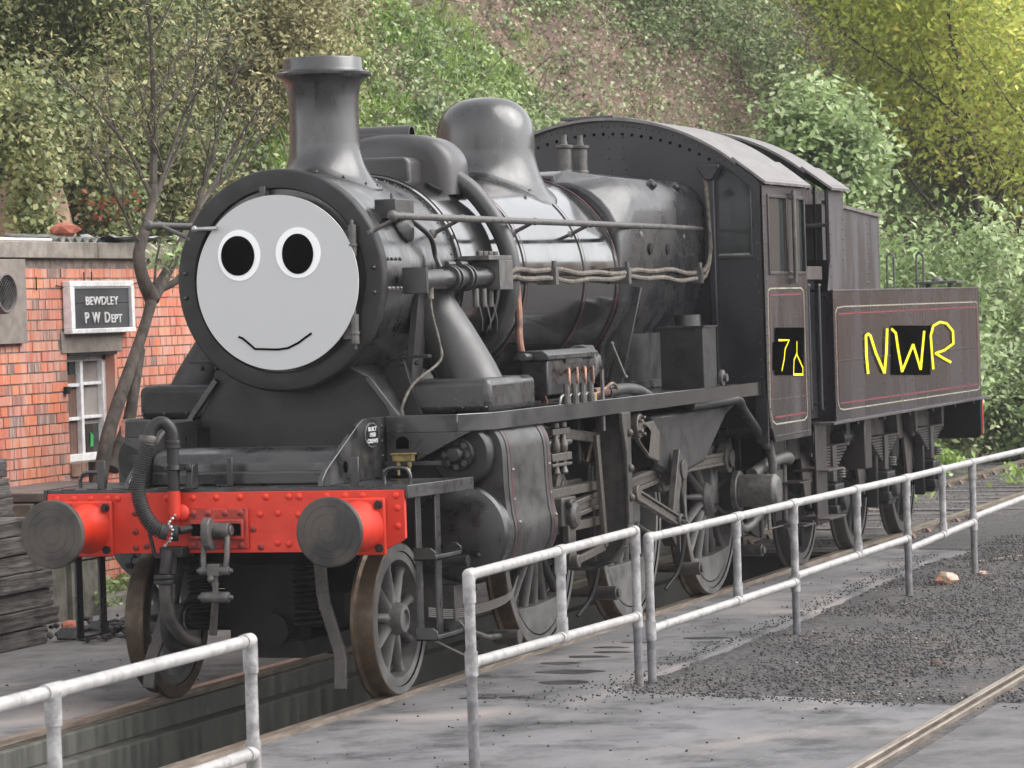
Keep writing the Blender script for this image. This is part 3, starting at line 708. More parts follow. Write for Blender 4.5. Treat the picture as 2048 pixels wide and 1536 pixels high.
mb = MB(); mb.cyl((-.28,-.13,1.04),(-.24,-.11,1.04),.05,n=16); mb.cyl((-.24,-.1,1.05),(-.19,-.03,1.06),.024,n=10); mb.build('hose_coupling', black_matt, hose)
mb = MB(); pts = curve_pts([(-.25,-.12,1.14),(-.27,-.17,1.10),(-.245,-.18,1.06),(-.26,-.18,1.0),(-.30,-.16,.97)],5)
for i, p in enumerate(pts[::2]): mb.lathe([(.008,-.006),(.012,0),(.008,.006)], p, 'xyz'[i % 3] if i % 3 < 3 else 'z', 8)
mb.build('hose_chain', bright, hose)
mb = MB(); mb.box(-.37,-.22,-.10,.01,.895,.955); mb.tube(curve_pts([(-.31,-.12,.93),(-.30,-.15,.88),(-.31,-.16,.80)],4),.035,14); mb.cyl((-.31,-.16,.80),(-.31,-.16,.775),.066,n=20); mb.cyl((-.31,-.16,.77),(-.31,-.16,.745),.066,n=20)
mb.bar((-.43,-.1,1.05),(-.40,-.1,.91),.02,.02); mb.bar((-.40,-.1,.91),(-.30,-.1,.89),.02,.03)
hp_ = mb.build('heating_valve', black_matt, loco, bevel=.005)
MB().tube(curve_pts([(-.31,-.16,.75),(-.305,-.16,.64),(-.29,-.13,.52),(-.255,-.06,.43),(-.22,.05,.38)],8),.04,16).build('heating_hose', steel_dirty, hp_)
MB().tube(curve_pts([(-.33,-.02,.6),(-.36,.0,.5),(-.37,.05,.40),(-.30,.1,.33),(-.22,.12,.36)],6),.06,14).build('lower_hose', black_matt, hp_)
# guard irons
for s in (1,-1):
    pts = [(.30,.90,.47),(.30,.64,.49),(.29,.56,.51),(.28,.33,.59),(.25,.26,.61),(.22,.10,.615)]
    mb = MB()
    for a, b in zip(pts, pts[1:]): mb.bar((a[2],a[0],a[1]+.01),(b[2],b[0],b[1]-.01),.075,.03,(0,1,0))
    fx(mb,s).build('guard_iron', steel_dirty, loco, bevel=.006)
# front steps
stp = MB()
for s in (1,-1):
    mb = MB()
    for y in (.26,.58): mb.box(1.09,1.105,y,y+.085,.37,1.262)
    st = fx(mb,s).build('front_steps', black_plate, loco, bevel=.003)
    for z in (.375,.84):
        mb = MB(); mb.box(1.085,1.225,.24,.69,z,z+.012); mb.box(1.215,1.225,.24,.69,z,z+.03)
        for y in (.24,.678): mb.prism([(1.09,z),(1.225,z),(1.225,z+.05),(1.195,z+.075),(1.09,z+.075)],'y',y,y+.012)
        fx(mb,s).build('step_tread', black_plate, st, bevel=.003)
# sanding / drain clutter in front of the leading axle
mb = MB()
for k in range(5): mb.tube(curve_pts([(.9,.95,.50-.012*k),(1.0,1.2,.47-.012*k),(1.1,1.8,.50-.01*k),(1.08,2.1,.6)],5),.007,6)
mb.build('drain_pipes', steel_dirty, loco, kind='stuff')
mb = MB(); mb.tube([(.95,1.2,.38),(1.0,1.7,.25),(.9,2.3,.2)],.02,8); mb.cyl((.88,2.2,.2),(1.05,2.2,.2),.05,n=12); mb.box(.8,1.0,1.15,1.3,.36,.62); mb.tube([(.85,1.1,.3),(1.0,1.5,.12)],.012,6)
mb.build('brake_rigging', steel_dirty, loco, bevel=.004)

# --- main frames and between-frame clutter
mb = MB()
for s in (1,-1): mb.prism([(.04,1.0),(.9,.93),(1.25,.62),(1.6,.50),(8.9,.50),(8.9,1.61),(1.0,1.61),(1.0,1.28),(.04,1.26)],'x',*sorted((s*.57,s*.60)))
mb.box(-.57,.57,1.0,1.05,.62,1.26)
mb.box(-.57,.57,2.2,2.3,.45,1.6); mb.box(-.57,.57,4.3,4.4,.45,1.6)
mb.box(-.45,.45,5.2,7.4,.55,1.6)
frames = mb.build('main_frames', black_dark, loco)
mb = MB(); mb.box(-.22,.24,.55,.70,.34,.80); mb.box(-.5,.5,.6,.95,.42,.62); mb.cyl((.12,.40,.42),(.12,.46,.42),.10,n=20); mb.box(-.1,.3,.45,1.2,.25,.35)
for s in (1,-1):
    for k in range(11): mb.lathe([(.075,0),(.09,.013),(.075,.026)], (s*.34,.42,.45+k*.034), 'z', 18)
mb.build('pony_truck', black_dark, loco)
for y, z, r in ((3.4,.762,.09),(5.46,.762,.09),(7.59,.762,.09),(.75,.457,.07)): MB().cyl((-.58,y,z),(.58,y,z),r).build('axle', black_dark, loco)

# --- wheels
def wheel(par, cx, cy, Rw, ns, s, name, wm=wheel_mat, tm=tread, throw=None, bal=None, spoke_w=.05, hubr=.13):
    """cx = outer face"""
    xi = cx-.135
    mb = MB(); mb.lathe([(Rw-.105,0),(Rw-.055,.0),(Rw-.05,.012),(Rw-.05,.10),(Rw-.055,.115),(Rw-.105,.115)], (xi+.01,cy,Rw), 'x', 72, close=False)
    mb.lathe([(Rw-.105,.115),(Rw-.105,0)], (xi+.01,cy,Rw), 'x', 72, close=False)
    mb.lathe([(0,.0),(hubr,.0),(hubr,.12),(hubr*.8,.165),(hubr*.55,.17),(hubr*.5,.15),(0,.15)], (xi,cy,Rw), 'x', 36, close=False)
    w = fx(mb,s).build(name, wm, par)
    mb = MB(); mb.lathe([(Rw-.052,.135),(Rw-.012,.135),(Rw-.004,.13),(Rw,.12),(Rw+.002,.06),(Rw+.006,.035),(Rw+.03,.022),(Rw+.03,.006),(Rw+.022,0),(Rw-.052,0)], (xi,cy,Rw), 'x', 96, close=False)
    ty = fx(mb,s).build('tyre', tm, w, ang=28)
    mb = MB(); mb.lathe([(Rw-.052,.1352),(Rw-.010,.1352),(Rw-.0105,.134)], (xi,cy,Rw), 'x', 96, close=False); fx(mb,s).build('tyre_face', wm, w)
    for k in range(ns):
        a = 2*PI*(k+.35)/ns; c, q = math.cos(a), math.sin(a)
        mb = MB()
        d = Vector((0,c,q)); t = Vector((0,-q,c)); O = Vector((xi+.06,cy,Rw))
        v = []; L = (hubr*.7, hubr*1.15, (Rw+hubr)*.45, Rw-.16, Rw-.10); W_ = (spoke_w*1.5, spoke_w*.95, spoke_w*.62, spoke_w*.6, spoke_w*1.1); T = (.055,.05,.036,.03,.036)
        n8 = 8
        for l, w_, th in zip(L, W_, T):
            for j in range(n8):
                b = 2*PI*j/n8; v.append(O + d*l + t*(w_/2*math.cos(b)) + Vector((1,0,0))*(th*math.sin(b)))
        f = [(i*n8+j, i*n8+(j+1)%n8, (i+1)*n8+(j+1)%n8, (i+1)*n8+j) for i in range(4) for j in range(n8)]
        mb.add(v, f); fx(mb,s).build('spoke', wm, w, ang=60)
    if bal is not None:
        a0, a1 = bal; pts = []
        for a in np.linspace(a0, a1, 20): pts.append((cy+(Rw-.09)*math.cos(R(a)), Rw+(Rw-.09)*math.sin(R(a))))
        rr_ = Rw-.09; am = R((a0+a1)/2); 
        p0 = Vector(pts[-1]); p1 = Vector(pts[0]); mid = Vector((cy+.27*math.cos(am), Rw+.27*math.sin(am)))
        for t in np.linspace(.1,.9,8):
            q_ = p0.lerp(p1, t); bulge = (mid-(p0+p1)/2)*(1-(2*t-1)**2)*-.15
            pts.append((q_+bulge)[:])
        mb = MB(); mb.prism(pts, 'x', xi+.02, xi+.125); fx(mb,s).build('balance_weight', wm, w, bevel=.006)
    if throw is not None:
        mb = MB(); d = Vector((0,throw[0],throw[1])); O = Vector((0,cy,Rw))
        mb.lathe([(0,0),(.10,0),(.10,.17),(0,.17)], O+d+Vector((xi,0,0)), 'x', 24, close=False)
        mb.bar(O+Vector((xi+.08,0,0))-d*.2, O+Vector((xi+.08,0,0))+d*1.1, .16, .19, (1,0,0)); fx(mb,s).build('crank_boss', wm, w, bevel=.02, seg=3)
    return w
for s in (1,-1):
    wheel(loco, .80, .75, .457, 9, s, 'pony_wheel', wm=wheel_mat, spoke_w=.062, hubr=.10)
    for cy in (3.4, 5.46, 7.59):
        big = cy == 5.46
        wheel(loco, .80, cy, .762, 15, s, 'driving_wheel', wm=wheel_mat, tm=tread, throw=(.0,.305 if s > 0 else -.305), bal=(222,322) if not big else (210,332), spoke_w=.055, hubr=.15)

# --- cylinders and motion
def cylgroup(s):
    CX, CZ, VX, VZ = 1.03, .93, 1.05, 1.415
    mb = MB()
    def arc(cx, cz, r, a0, a1, n=14): return [(cx+r*math.cos(R(a)), cz+r*math.sin(R(a))) for a in np.linspace(a0,a1,n)]
    pr = arc(VX+.03,VZ,.20,140,5,14) + [(1.284,1.34),(1.286,1.22),(1.293,1.12)] + arc(CX,CZ,.29,19,-100,18) + [(.66,.70),(.62,.9),(.62,1.56),(.85,1.60)]
    mb.prism(pr, 'y', 1.30, 2.22)
    cyl = fx(mb,s).build('cylinder', clad_dirty, loco, ang=25)
    def strip(y, w, m_, off, nm):
        q = MB(); n = 32; P = pr[:n+3+0]; v = []; f = []
        for yy in (y-w/2, y+w/2):
            for i, p in enumerate(P):
                a = Vector(P[max(i-1,0)]); b = Vector(P[min(i+1,len(P)-1)]); d = (b-a).normalized(); nn = Vector((-d.y, d.x)); pp = Vector(p)+nn*off
                v.append((pp.x, yy, pp.y))
        k = len(P)
        for i in range(k-1): f.append((i, i+1, k+i+1, k+i))
        q.add(v, f); return fx(q,s).build(nm, m_, cyl)
    for y in (1.42, 2.12):
        strip(y, .07, clad_dirty, .004, 'cladding_band'); 
        strip(y+.028, .016, line_dull, .0055, 'red_lining')
    for y in (1.42, 2.12):
        for z in (1.30, 1.12, .98): fx(MB().dome((1.285 if z > 1 else 1.32,y+.06,z), .012,'x',.012,8,2),s).build('band_bolt', bright, cyl)
    for y in (1.62,1.9):
        fx(MB().lathe([(0,.002),(.03,.002),(.034,-.004)],(1.10,y,1.608),(.25,0,1),14,close=False),s).build('plug_hole', face_black, cyl)
    mb = MB(); mb.lathe([(.30,.10),(.30,.03),(.285,.01),(.20,-.015),(0,-.03)], (CX,1.2,CZ), 'y', 56, close=False)
    cv = fx(mb,s).build('cylinder_cover', black_plate, cyl)
    mb = MB(); mb.lathe([(.19,.10),(.19,.0),(.175,-.02),(.09,-.02)], (VX,1.2,VZ), 'y', 44); mb.lathe([(.10,-.02),(.10,-.05),(.095,-.06),(.045,-.065),(.045,-.13),(.04,-.145),(0,-.15)], (VX,1.2,VZ), 'y', 28, close=False)
    vv = fx(mb,s).build('valve_cover', black_matt, cyl, ang=40)
    mb = MB()
    for k in range(8): a = 2*PI*k/8; mb.lathe([(.02,0),(.02,-.03),(0,-.03)], (VX+.075*math.cos(a),1.14,VZ+.075*math.sin(a)), 'y', 6, close=False)
    mb.build('bolts', black_plate, vv, kind='stuff') if s > 0 else None
    mb = MB(); mb.cyl((CX-.12,1.18,.78),(CX-.12,1.05,.78),.055,n=18); mb.cyl((CX-.12,1.06,.78),(CX+.06,1.06,.775),.032,n=14); mb.cyl((CX+.06,1.06,.775),(CX+.10,1.06,.775),.04,n=8); mb.dome((CX+.12,1.18,.80),.02,(0,-1,0),.02,8,3)
    fx(mb,s).build('relief_valve', black_matt, cyl, bevel=.003)
    # slide bars, crosshead, piston rod
    for z in (1.07, .83): fx(MB().box(.98,1.08,2.25,3.95,z-.03,z+.03),s).build('slide_bar', rod_steel, loco, bevel=.004)
    fx(MB().cyl((CX,2.2,.93),(CX,3.0,.93),.036,n=16),s).build('piston_rod', bright, loco)
    mb = MB(); mb.box(.97,1.13,2.88,3.18,.85,1.04); mb.lathe([(.09,0),(.09,.05),(.06,.07),(0,.07)],(1.12,3.03,.92),'x',20,close=False); mb.cyl((1.13,2.97,1.0),(1.17,2.97,1.0),.03,n=6); mb.box(1.10,1.15,2.95,3.1,.6,.86); mb.cyl((1.1,3.0,.62),(1.2,3.0,.62),.045,n=12)
    fx(mb,s).build('crosshead', steel_dirty, loco, bevel=.008)
    mb = MB(); mb.bar((1.13,3.0,.60),(1.13,3.75,.66),.03,.05); mb.bar((1.14,3.75,.66),(1.14,3.62,1.42),.03,.06); fx(mb,s).build('combination_lever', rod_steel, loco, bevel=.004)
    # valve spindle guide with bolts
    mb = MB(); mb.box(1.02,1.17,2.62,2.98,1.46,1.50); mb.box(1.02,1.17,2.60,3.0,1.29,1.34); mb.box(1.02,1.17,2.60,3.0,1.255,1.275)
    for y in (2.72,2.88):
        mb.lathe([(.022,1.20),(.03,1.21),(.018,1.25),(.018,1.34),(.03,1.36),(.032,1.40),(.02,1.43),(.02,1.50),(.028,1.505),(.028,1.54),(0,1.56)],(1.15,y,0),'z',12)
    fx(mb,s).build('spindle_guide', rod_steel, loco, bevel=.004)
    fx(MB().cyl((VX,2.2,1.40),(VX,3.3,1.40),.028,n=12),s).build('valve_spindle', bright, loco)
    fx(MB().bar((1.06,2.35,1.52),(1.06,4.0,1.38),.04,.07),s).build('radius_rod', rod_steel, loco, bevel=.006)
    # rods
    pin = (0,.305)
    zc = .762+(.305 if s > 0 else -.305)
    for a, b in ((3.4,5.46),(5.46,7.59)):
        mb = MB(); y0, y1 = a+.10, b-.10
        mb.box(.90,.935,y0,y1,zc-.025,zc+.025); mb.box(.895,.945,y0,y1,zc+.025,zc+.05); mb.box(.895,.945,y0,y1,zc-.05,zc-.025)
        cr_ = fx(mb,s).build('coupling_rod', rod_steel, loco, bevel=.004)
        for yy in (a, b):
            mb = MB(); mb.lathe([(.115,0),(.115,.075),(.07,.08),(.07,.10),(0,.10)],(.885,yy,zc),'x',28,close=False); fx(mb,s).build('rod_end', steel_dirty, cr_, bevel=.004)
    mb = MB(); A = Vector((1.06,3.05,.925)); B = Vector((1.03,5.46,zc)); d = (B-A).normalized(); u_ = Vector((0,0,1))
    for o2, h_, w_ in ((0,.05,.035),(.042,.03,.065),(-.042,.03,.065)): mb.bar(A+u_*o2+d*.12, B+u_*o2-d*.08, w_, h_)
    cr = fx(mb,s).build('connecting_rod', rod_steel, loco, bevel=.004)
    mb = MB(); mb.lathe([(.14,0),(.14,.09),(.09,.1),(.09,.14),(.0,.14)],(.98,5.46,zc),'x',32,close=False)
    mb.prism([(5.32,zc-.13),(5.60,zc-.13),(5.62,zc+.1),(5.56,zc+.17),(5.40,zc+.19),(5.34,zc+.17)],'x',.985,1.06)
    for y, z in ((5.56,.03),(5.56,-.06)): mb.cyl((1.06,y,zc+z),(1.13,y,zc+z),.03,n=10)
    fx(mb,s).build('big_end', steel_dirty, cr, bevel=.008)
    mb = MB(); mb.bar((1.17,5.46,zc+.14),(1.20,5.14,.74),.05,.11,(0,1,0)); mb.cyl((1.1,5.45,zc+.02),(1.22,5.45,zc+.02),.075,n=20); mb.cyl((1.15,5.14,.73),(1.28,5.14,.73),.06,n=18)
    for a in range(4): mb.cyl((1.28,5.14+.03*math.cos(a*PI/2),.73+.03*math.sin(a*PI/2)),(1.31,5.14+.03*math.cos(a*PI/2),.73+.03*math.sin(a*PI/2)),.012,n=6)
    fx(mb,s).build('return_crank', steel_dirty, loco, bevel=.006)
    mb = MB(); A = Vector((1.24,4.10,1.0)); B = Vector((1.24,5.12,.745))
    for o2, h_, w_ in ((0,.04,.02),(.032,.016,.05),(-.032,.016,.05)): mb.bar(A+u_*o2, B+u_*o2, w_, h_)
    mb.cyl((1.19,4.08,1.0),(1.29,4.08,1.0),.055,n=16); fx(mb,s).build('eccentric_rod', rod_steel, loco, bevel=.003)
    # expansion link, lifting arm and its bracket
    mb = MB(); pts = curve_pts([(1.20,4.12,1.0),(1.20,4.02,1.12),(1.20,3.99,1.28),(1.20,4.03,1.44),(1.20,4.10,1.55)],5)
    for a, b in zip(pts, pts[1:]): mb.bar(a, b+(b-a)*.1, .05, .09, (0,1,0))
    fx(mb,s).build('expansion_link', steel_dirty, loco, bevel=.01)
    mb = MB(); mb.cyl((1.02,4.33,1.45),(1.24,4.33,1.45),.085,n=20); mb.bar((1.2,4.33,1.46),(1.2,4.62,1.32),.03,.18,(0,0,1)); mb.prism([(4.36,1.46),(4.72,1.47),(4.86,1.38),(4.83,1.18),(4.60,1.22),(4.38,1.33)],'x',1.19,1.215)
    for a in range(5): mb.cyl((1.24,4.33+.06*math.cos(a*1.26),1.45+.06*math.sin(a*1.26)),(1.27,4.33+.06*math.cos(a*1.26),1.45+.06*math.sin(a*1.26)),.014,n=6)
    fx(mb,s).build('reverser_arm', rod_steel, loco, bevel=.006)
    # motion bracket: tall transverse plate with flange and rounded foot
    mb = MB(); out = [(.62,1.55),(.62,.75),(.64,.62),(.72,.54),(.86,.50),(1.0,.50),(1.14,.55),(1.23,.66),(1.265,.80),(1.265,1.55),(1.05,1.55),(1.05,1.26),(1.03,1.23),(.96,1.23),(.93,1.26),(.93,1.55)]
    mb.prism(out,'y',3.90,3.925)
    mbk = fx(mb,s).build('motion_bracket', steel_dirty, loco, bevel=.003)
    mb = MB()
    edge = [(1.265,1.56),(1.265,.80),(1.23,.66),(1.14,.55),(1.0,.50),(.86,.50),(.72,.54)]
    for a, b in zip(edge, edge[1:]): mb.bar((a[0],3.92,a[1]),(b[0],3.92,b[1]),.10,.025,(0,0,1) if abs(a[0]-b[0]) > .02 else (1,0,0))
    mb.prism([(3.80,1.56),(3.80,1.48),(3.90,1.20),(3.96,1.20),(3.98,1.56)],'x',1.245,1.275)
    for z in (1.42,1.18,.98): mb.dome((1.278,3.92,z),.03,'x',.03,10,3)
    fx(mb,s).build('bracket_flange', steel_dirty, mbk, bevel=.006)
    mb = MB()
    for xx, z0, z1 in ((1.07,1.20,1.55),(.93,1.22,1.55),(1.0,.55,1.22),(1.02,.55,1.2)): mb.box(xx-.01,xx+.01,3.86,3.90,z0,z1)
    fx(mb,s).build('bracket_ribs', steel_dirty, mbk, bevel=.003)
    # brake hangers and rods, sand pipes
    for y in (4.5, 6.62, 8.42):
        mb = MB(); mb.bar((.80,y-.02,1.2),(.80,y,.30),.05,.025,(0,1,0)); mb.cyl((.62,y,.28),(1.0,y,.28),.03,n=12); mb.prism([(y-.16,.55),(y-.02,.45),(y-.02,.75),(y-.10,.85)],'x',.70,.80)
        mb.cyl((.80,y,.28),(.98,y,.28),.05,n=12); fx(mb,s).build('brake_hanger', steel_dirty, loco, bevel=.004)
    for y in (4.35, 6.48):
        fx(MB().tube(curve_pts([(.72,y,1.5),(.86,y,1.0),(.88,y+.06,.6),(.84,y+.04,.3),(.76,y-.08,.14)],5),.016,8),s).build('sand_pipe', black_matt, loco)
cylgroup(1); cylgroup(-1)
# lower clutter: injector + pipes under the cab
mb = MB(); mb.cyl((1.0,7.75,.80),(1.28,7.75,.80),.13,n=24); mb.lathe([(.13,.28),(.10,.31),(0,.32)],(1.0,7.75,.80),'x',24,close=False); mb.cyl((.95,7.75,.80),(1.0,7.75,.80),.16,n=24)
mb.build('injector_body', iron, loco, bevel=.008)
MB().tube(curve_pts([(1.15,8.05,1.18),(1.17,8.1,.95),(1.12,8.08,.72),(1.05,7.95,.55),(1.0,7.8,.50),(.98,7.7,.55)],6),.035,12).build('injector_pipe', iron, loco)
MB().tube(curve_pts([(1.05,7.9,.92),(1.1,8.3,1.0),(1.14,8.6,1.02),(1.14,8.72,1.0)],5),.05,14).build('feed_pipe', iron, loco)
mb = MB(); mb.box(1.0,1.14,8.1,8.45,.6,.85); mb.cyl((1.07,8.35,.85),(1.07,8.35,1.1),.03,n=10); mb.cyl((1.1,8.7,1.05),(1.1,8.7,.5),.025,n=10); mb.box(.6,1.1,8.2,8.8,.62,.92); mb.cyl((1.05,8.15,.4),(1.05,8.15,.62),.02,n=8); mb.tube([(1.16,7.95,.72),(1.16,7.95,.48),(1.16,8.4,.48)],.008,6)
mb.build('injector_valves', steel_dirty, loco, bevel=.008)
MB().tube(curve_pts([(1.20,5.7,1.54),(1.22,6.6,1.545),(1.22,6.95,1.54),(1.20,7.15,1.46),(1.20,7.5,1.30),(1.22,7.68,1.17),(1.2,7.85,1.15)],6),.035,12).build('overflow_pipe', black_matt, loco)
# ash pan
mb = MB(); mb.prism([(5.0,1.50),(7.3,1.50),(6.95,1.42),(6.35,1.10),(5.55,1.02),(5.1,1.12)],'x',-1.12,1.12) ; mb.build('ashpan', black_matt, loco, bevel=.03, seg=3)

# --- lubricator on running plate
mb = MB(); mb.box(1.0,1.18,2.52,3.42,1.72,1.95); lub = mb.build('lubricator', black_plate, loco, bevel=.01)
MB().prism([(.97,1.95),(1.21,1.95),(1.21,1.985),(1.17,2.01),(1.02,2.01),(.97,1.985)],'y',2.45,3.5).build('lubricator_lid', black_plate, lub, bevel=.006)
MB().box(1.18,1.195,2.85,3.2,1.92,1.95).build('lid_catch', black_plate, lub)
mb = MB(); mb.lathe([(0,0),(.12,0),(.125,.01),(.125,.10),(.11,.115),(.05,.12),(.05,.15),(0,.15)],(1.09,3.45,1.905),'y',32,close=False); mb.lathe([(.03,0),(.03,.05),(0,.05)],(1.14,3.6,1.93),(1,0.6,0),12,close=False)
mb.lathe([(0,0),(.122,0),(.122,.05),(.1,.06),(.045,.065),(.045,.10),(0,.10)],(1.12,3.5,1.905),(1,.5,0),30,close=False); mb.build('ratchet_wheel', iron, lub, bevel=.003)
mb = MB(); mb.bar((1.27,3.62,2.03),(1.31,3.78,1.80),.014,.014); mb.dome((1.31,3.78,1.80),.018,'z',.018,8,3); mb.dome((1.27,3.62,2.03),.016,'z',.016,8,3); mb.build('ratchet_handle', iron, lub)
MB().box(1.20,1.215,3.56,3.60,1.45,1.86).build('drive_link', iron, lub)
mb = MB(); mb.cyl((1.09,2.43,1.97),(1.09,2.30,1.975),.025,n=10); mb.build('filler_knob', black_plate, lub)
for k in range(4):
    y = 2.68+.17*k
    MB().tube(curve_pts([(1.17,y+.10,1.84),(1.23,y+.09,1.88),(1.26,y+.03,1.88),(1.27,y,1.82),(1.27,y,1.78)],5),.0095,8).build('copper_loop', copper, lub)
    mb = MB(); mb.cyl((1.25,y,1.71),(1.25,y,1.79),.022,n=8); mb.cyl((1.25,y,1.66),(1.25,y,1.71),.028,n=10); mb.build('check_valve', iron, lub)
    MB().tube(curve_pts([(1.24,y-.12,1.655),(1.245,y-.11,1.70),(1.24,y-.04,1.72),(1.22,y+.04,1.70)],4),.009,8).build('return_pipe', bright, lub)
mb = MB(); mb.prism([(3.12,1.655),(3.42,1.655),(3.42,1.70),(3.30,1.725),(3.12,1.70)],'x',1.10,1.22); mb.build('brass_box', brass, lub, bevel=.004)
MB().tube(curve_pts([(1.15,3.4,1.68),(1.2,3.6,1.72),(1.2,3.8,1.76),(1.17,4.0,1.74),(1.15,4.1,1.7)],5),.011,8).build('oil_pipe', copper, lub)
MB().tube(curve_pts([(1.1,3.7,1.70),(1.12,4.0,1.705)],3),.035,10).build('pink_pipe', copper, lub)
MB().tube(curve_pts([(1.12,3.95,1.70),(1.13,4.3,1.71),(1.14,4.6,1.69),(1.14,4.85,1.64)],5),.04,12).build('rubber_pipe', rubber, lub)

# sand box filler / tall box
mb = MB(); mb.box(.86,1.19,6.12,6.48,1.65,2.115); sb = mb.build('sandbox', black_matt, loco, bevel=.006)
MB().cyl((1.02,6.3,2.115),(1.02,6.3,2.20),.10,n=28).build('filler_cap', black_plate, sb)
MB().box(.85,1.20,6.11,6.49,2.105,2.118).build('box_rim', black_plate, sb)
mb = MB(); mb.lathe([(.06,0),(.06,.02),(.03,.025),(.03,.05),(0,.05)],(1.2,6.55,1.72),'x',16,close=False); mb.build('steam_cock', iron, loco)

# --- handrails on the barrel
for s in (1,-1):
    mb = MB(); mb.cyl((.80,.83,2.862),(.80,7.55,2.868),.022,n=14); mb.dome((.80,.83,2.862),.034,(0,-1,0),.034,14,5); mb.dome((.80,.83,2.862),.034,(0,1,0),.03,14,4)
    hr = fx(mb,s).build('handrail', iron, loco)
    for y in (.98, 2.05, 3.48, 4.70, 5.9, 7.0):
        rb_ = .655 if y < 2.3 else .70 if y < 5 else .80
        a = .43; px, pz = rb_*math.cos(a)*1.0, ZB+rb_*math.sin(a)
        if y > 5.5: px, pz = .79, 2.80
        mb = MB(); mb.lathe([(.03,0),(.026,.01),(.013,.03),(.012,1)] if 0 else [(.032,-.01),(.03,.01),(.014,.03),(.012,(Vector((.8,0,2.865))-Vector((px,0,pz))).length)],(px,y+.0,pz),Vector((.8,0,2.865))-Vector((px,0,pz)),12)
        mb.dome((.80,y,2.865),.027,(0,1,0),.027,12,4); mb.dome((.80,y,2.865),.027,(0,-1,0),.027,12,4)
        fx(mb,s).build('stanchion', iron, hr)
# ejector pipe and lagged pipes
mb = MB(); mb.cyl((.78,1.24,2.475),(.82,2.45,2.50),.062,n=24)
ej = mb.build('ejector_pipe', black_plate, loco)
for y in (1.24,1.75,1.98):
    r = .085 if y > 1.3 else .07; mb = MB(); mb.lathe([(r,0),(r,.03)],(.78+(y-1.24)*.033,y,2.475+(y-1.24)*.02),'y',20)
    if y < 1.3: mb.box(.70,.86,1.215,1.245,2.395,2.555)
    if y > 1.3: mb.lathe([(r,.07),(r,.095)],(.78+(y-1.24)*.033,y,2.475+(y-1.24)*.02),'y',20); mb.cyl((.80,y-.01,2.575),(.80,y+.11,2.575),.02,n=8)
    mb.build('pipe_flange', black_plate, ej, bevel=.003)
mb = MB(); mb.box(.72,.91,2.42,2.68,2.41,2.60); mb.box(.70,.90,2.25,2.70,2.60,2.63); 
for y in (2.35,2.45,2.55,2.65): mb.cyl((.80,y,2.63),(.80,y,2.66),.025,n=6)
for y in (2.2,2.35,2.48): mb.cyl((.82,y,2.30),(.82,y,2.42),.022,n=8); mb.tube([(.84,y,2.32),(.85,y+.03,2.22),(.84,y+.05,2.15)],.006,5)
mb.build('ejector_body', iron, ej, bevel=.005)
mb = MB(); mb.cyl((.80,1.42,2.36),(.80,1.42,2.44),.025,n=10); mb.tube(curve_pts([(.80,1.42,2.38),(.82,1.41,2.25),(.86,1.40,2.1),(.88,1.35,1.98),(.78,1.15,1.85),(.74,1.05,1.72),(.74,1.05,1.66)],6),.009,6); mb.build('drip_pipe', lagging, ej)
mb = MB(); mb.lathe([(.12,0),(.11,.02),(.05,.06)],(.58,1.55,2.82),(.8,0,.4),20); mb.box(.50,.64,1.3,1.62,2.86,2.98); mb.cyl((.56,1.45,2.95),(.56,1.45,3.02),.012,n=6)
mb.tube(curve_pts([(.63,1.6,2.85),(.68,1.78,2.75),(.69,1.85,2.62),(.76,1.8,2.5)],5),.018,8); mb.build('steam_lance_cock', black_plate, loco, bevel=.03, seg=3)
for dz, ph in ((.028,0.),(-.022,1.3)):
    pts = [Vector((.84+.01*math.sin(y*5+ph), y, 2.50+dz+.012*math.sin(y*2.3+ph)+.008*math.sin(y*7+ph)+ (.0 if y > 2.9 else -(2.9-y)*.12))) for y in np.linspace(2.6,7.30,60)]
    pts += [Vector((.86,7.40,2.52+dz)),Vector((.87,7.47,2.60+dz)),Vector((.88,7.50,2.72)),Vector((.88,7.5,2.95)),Vector((.86,7.50,3.15)),Vector((.85,7.50,3.28))]
    MB().tube(curve_pts(pts[::2]+[pts[-1]],3),.0175,8).build('lagged_pipe', lagging, loco)
for y in (3.68,5.35,7.25):
    mb = MB(); mb.box(.74,.88,y-.03,y+.03,2.44,2.56); mb.cyl((.86,y,2.56),(.86,y,2.60),.02,n=6); mb.build('pipe_clip', iron, loco)

# --- cab
CW = 1.285
def roof_z(x, Rr=1.745, top=3.755): return top - Rr + math.sqrt(Rr*Rr-x*x)
xs = np.linspace(-CW+.01, CW-.01, 41)
arcp = [(x, roof_z(x)) for x in xs]
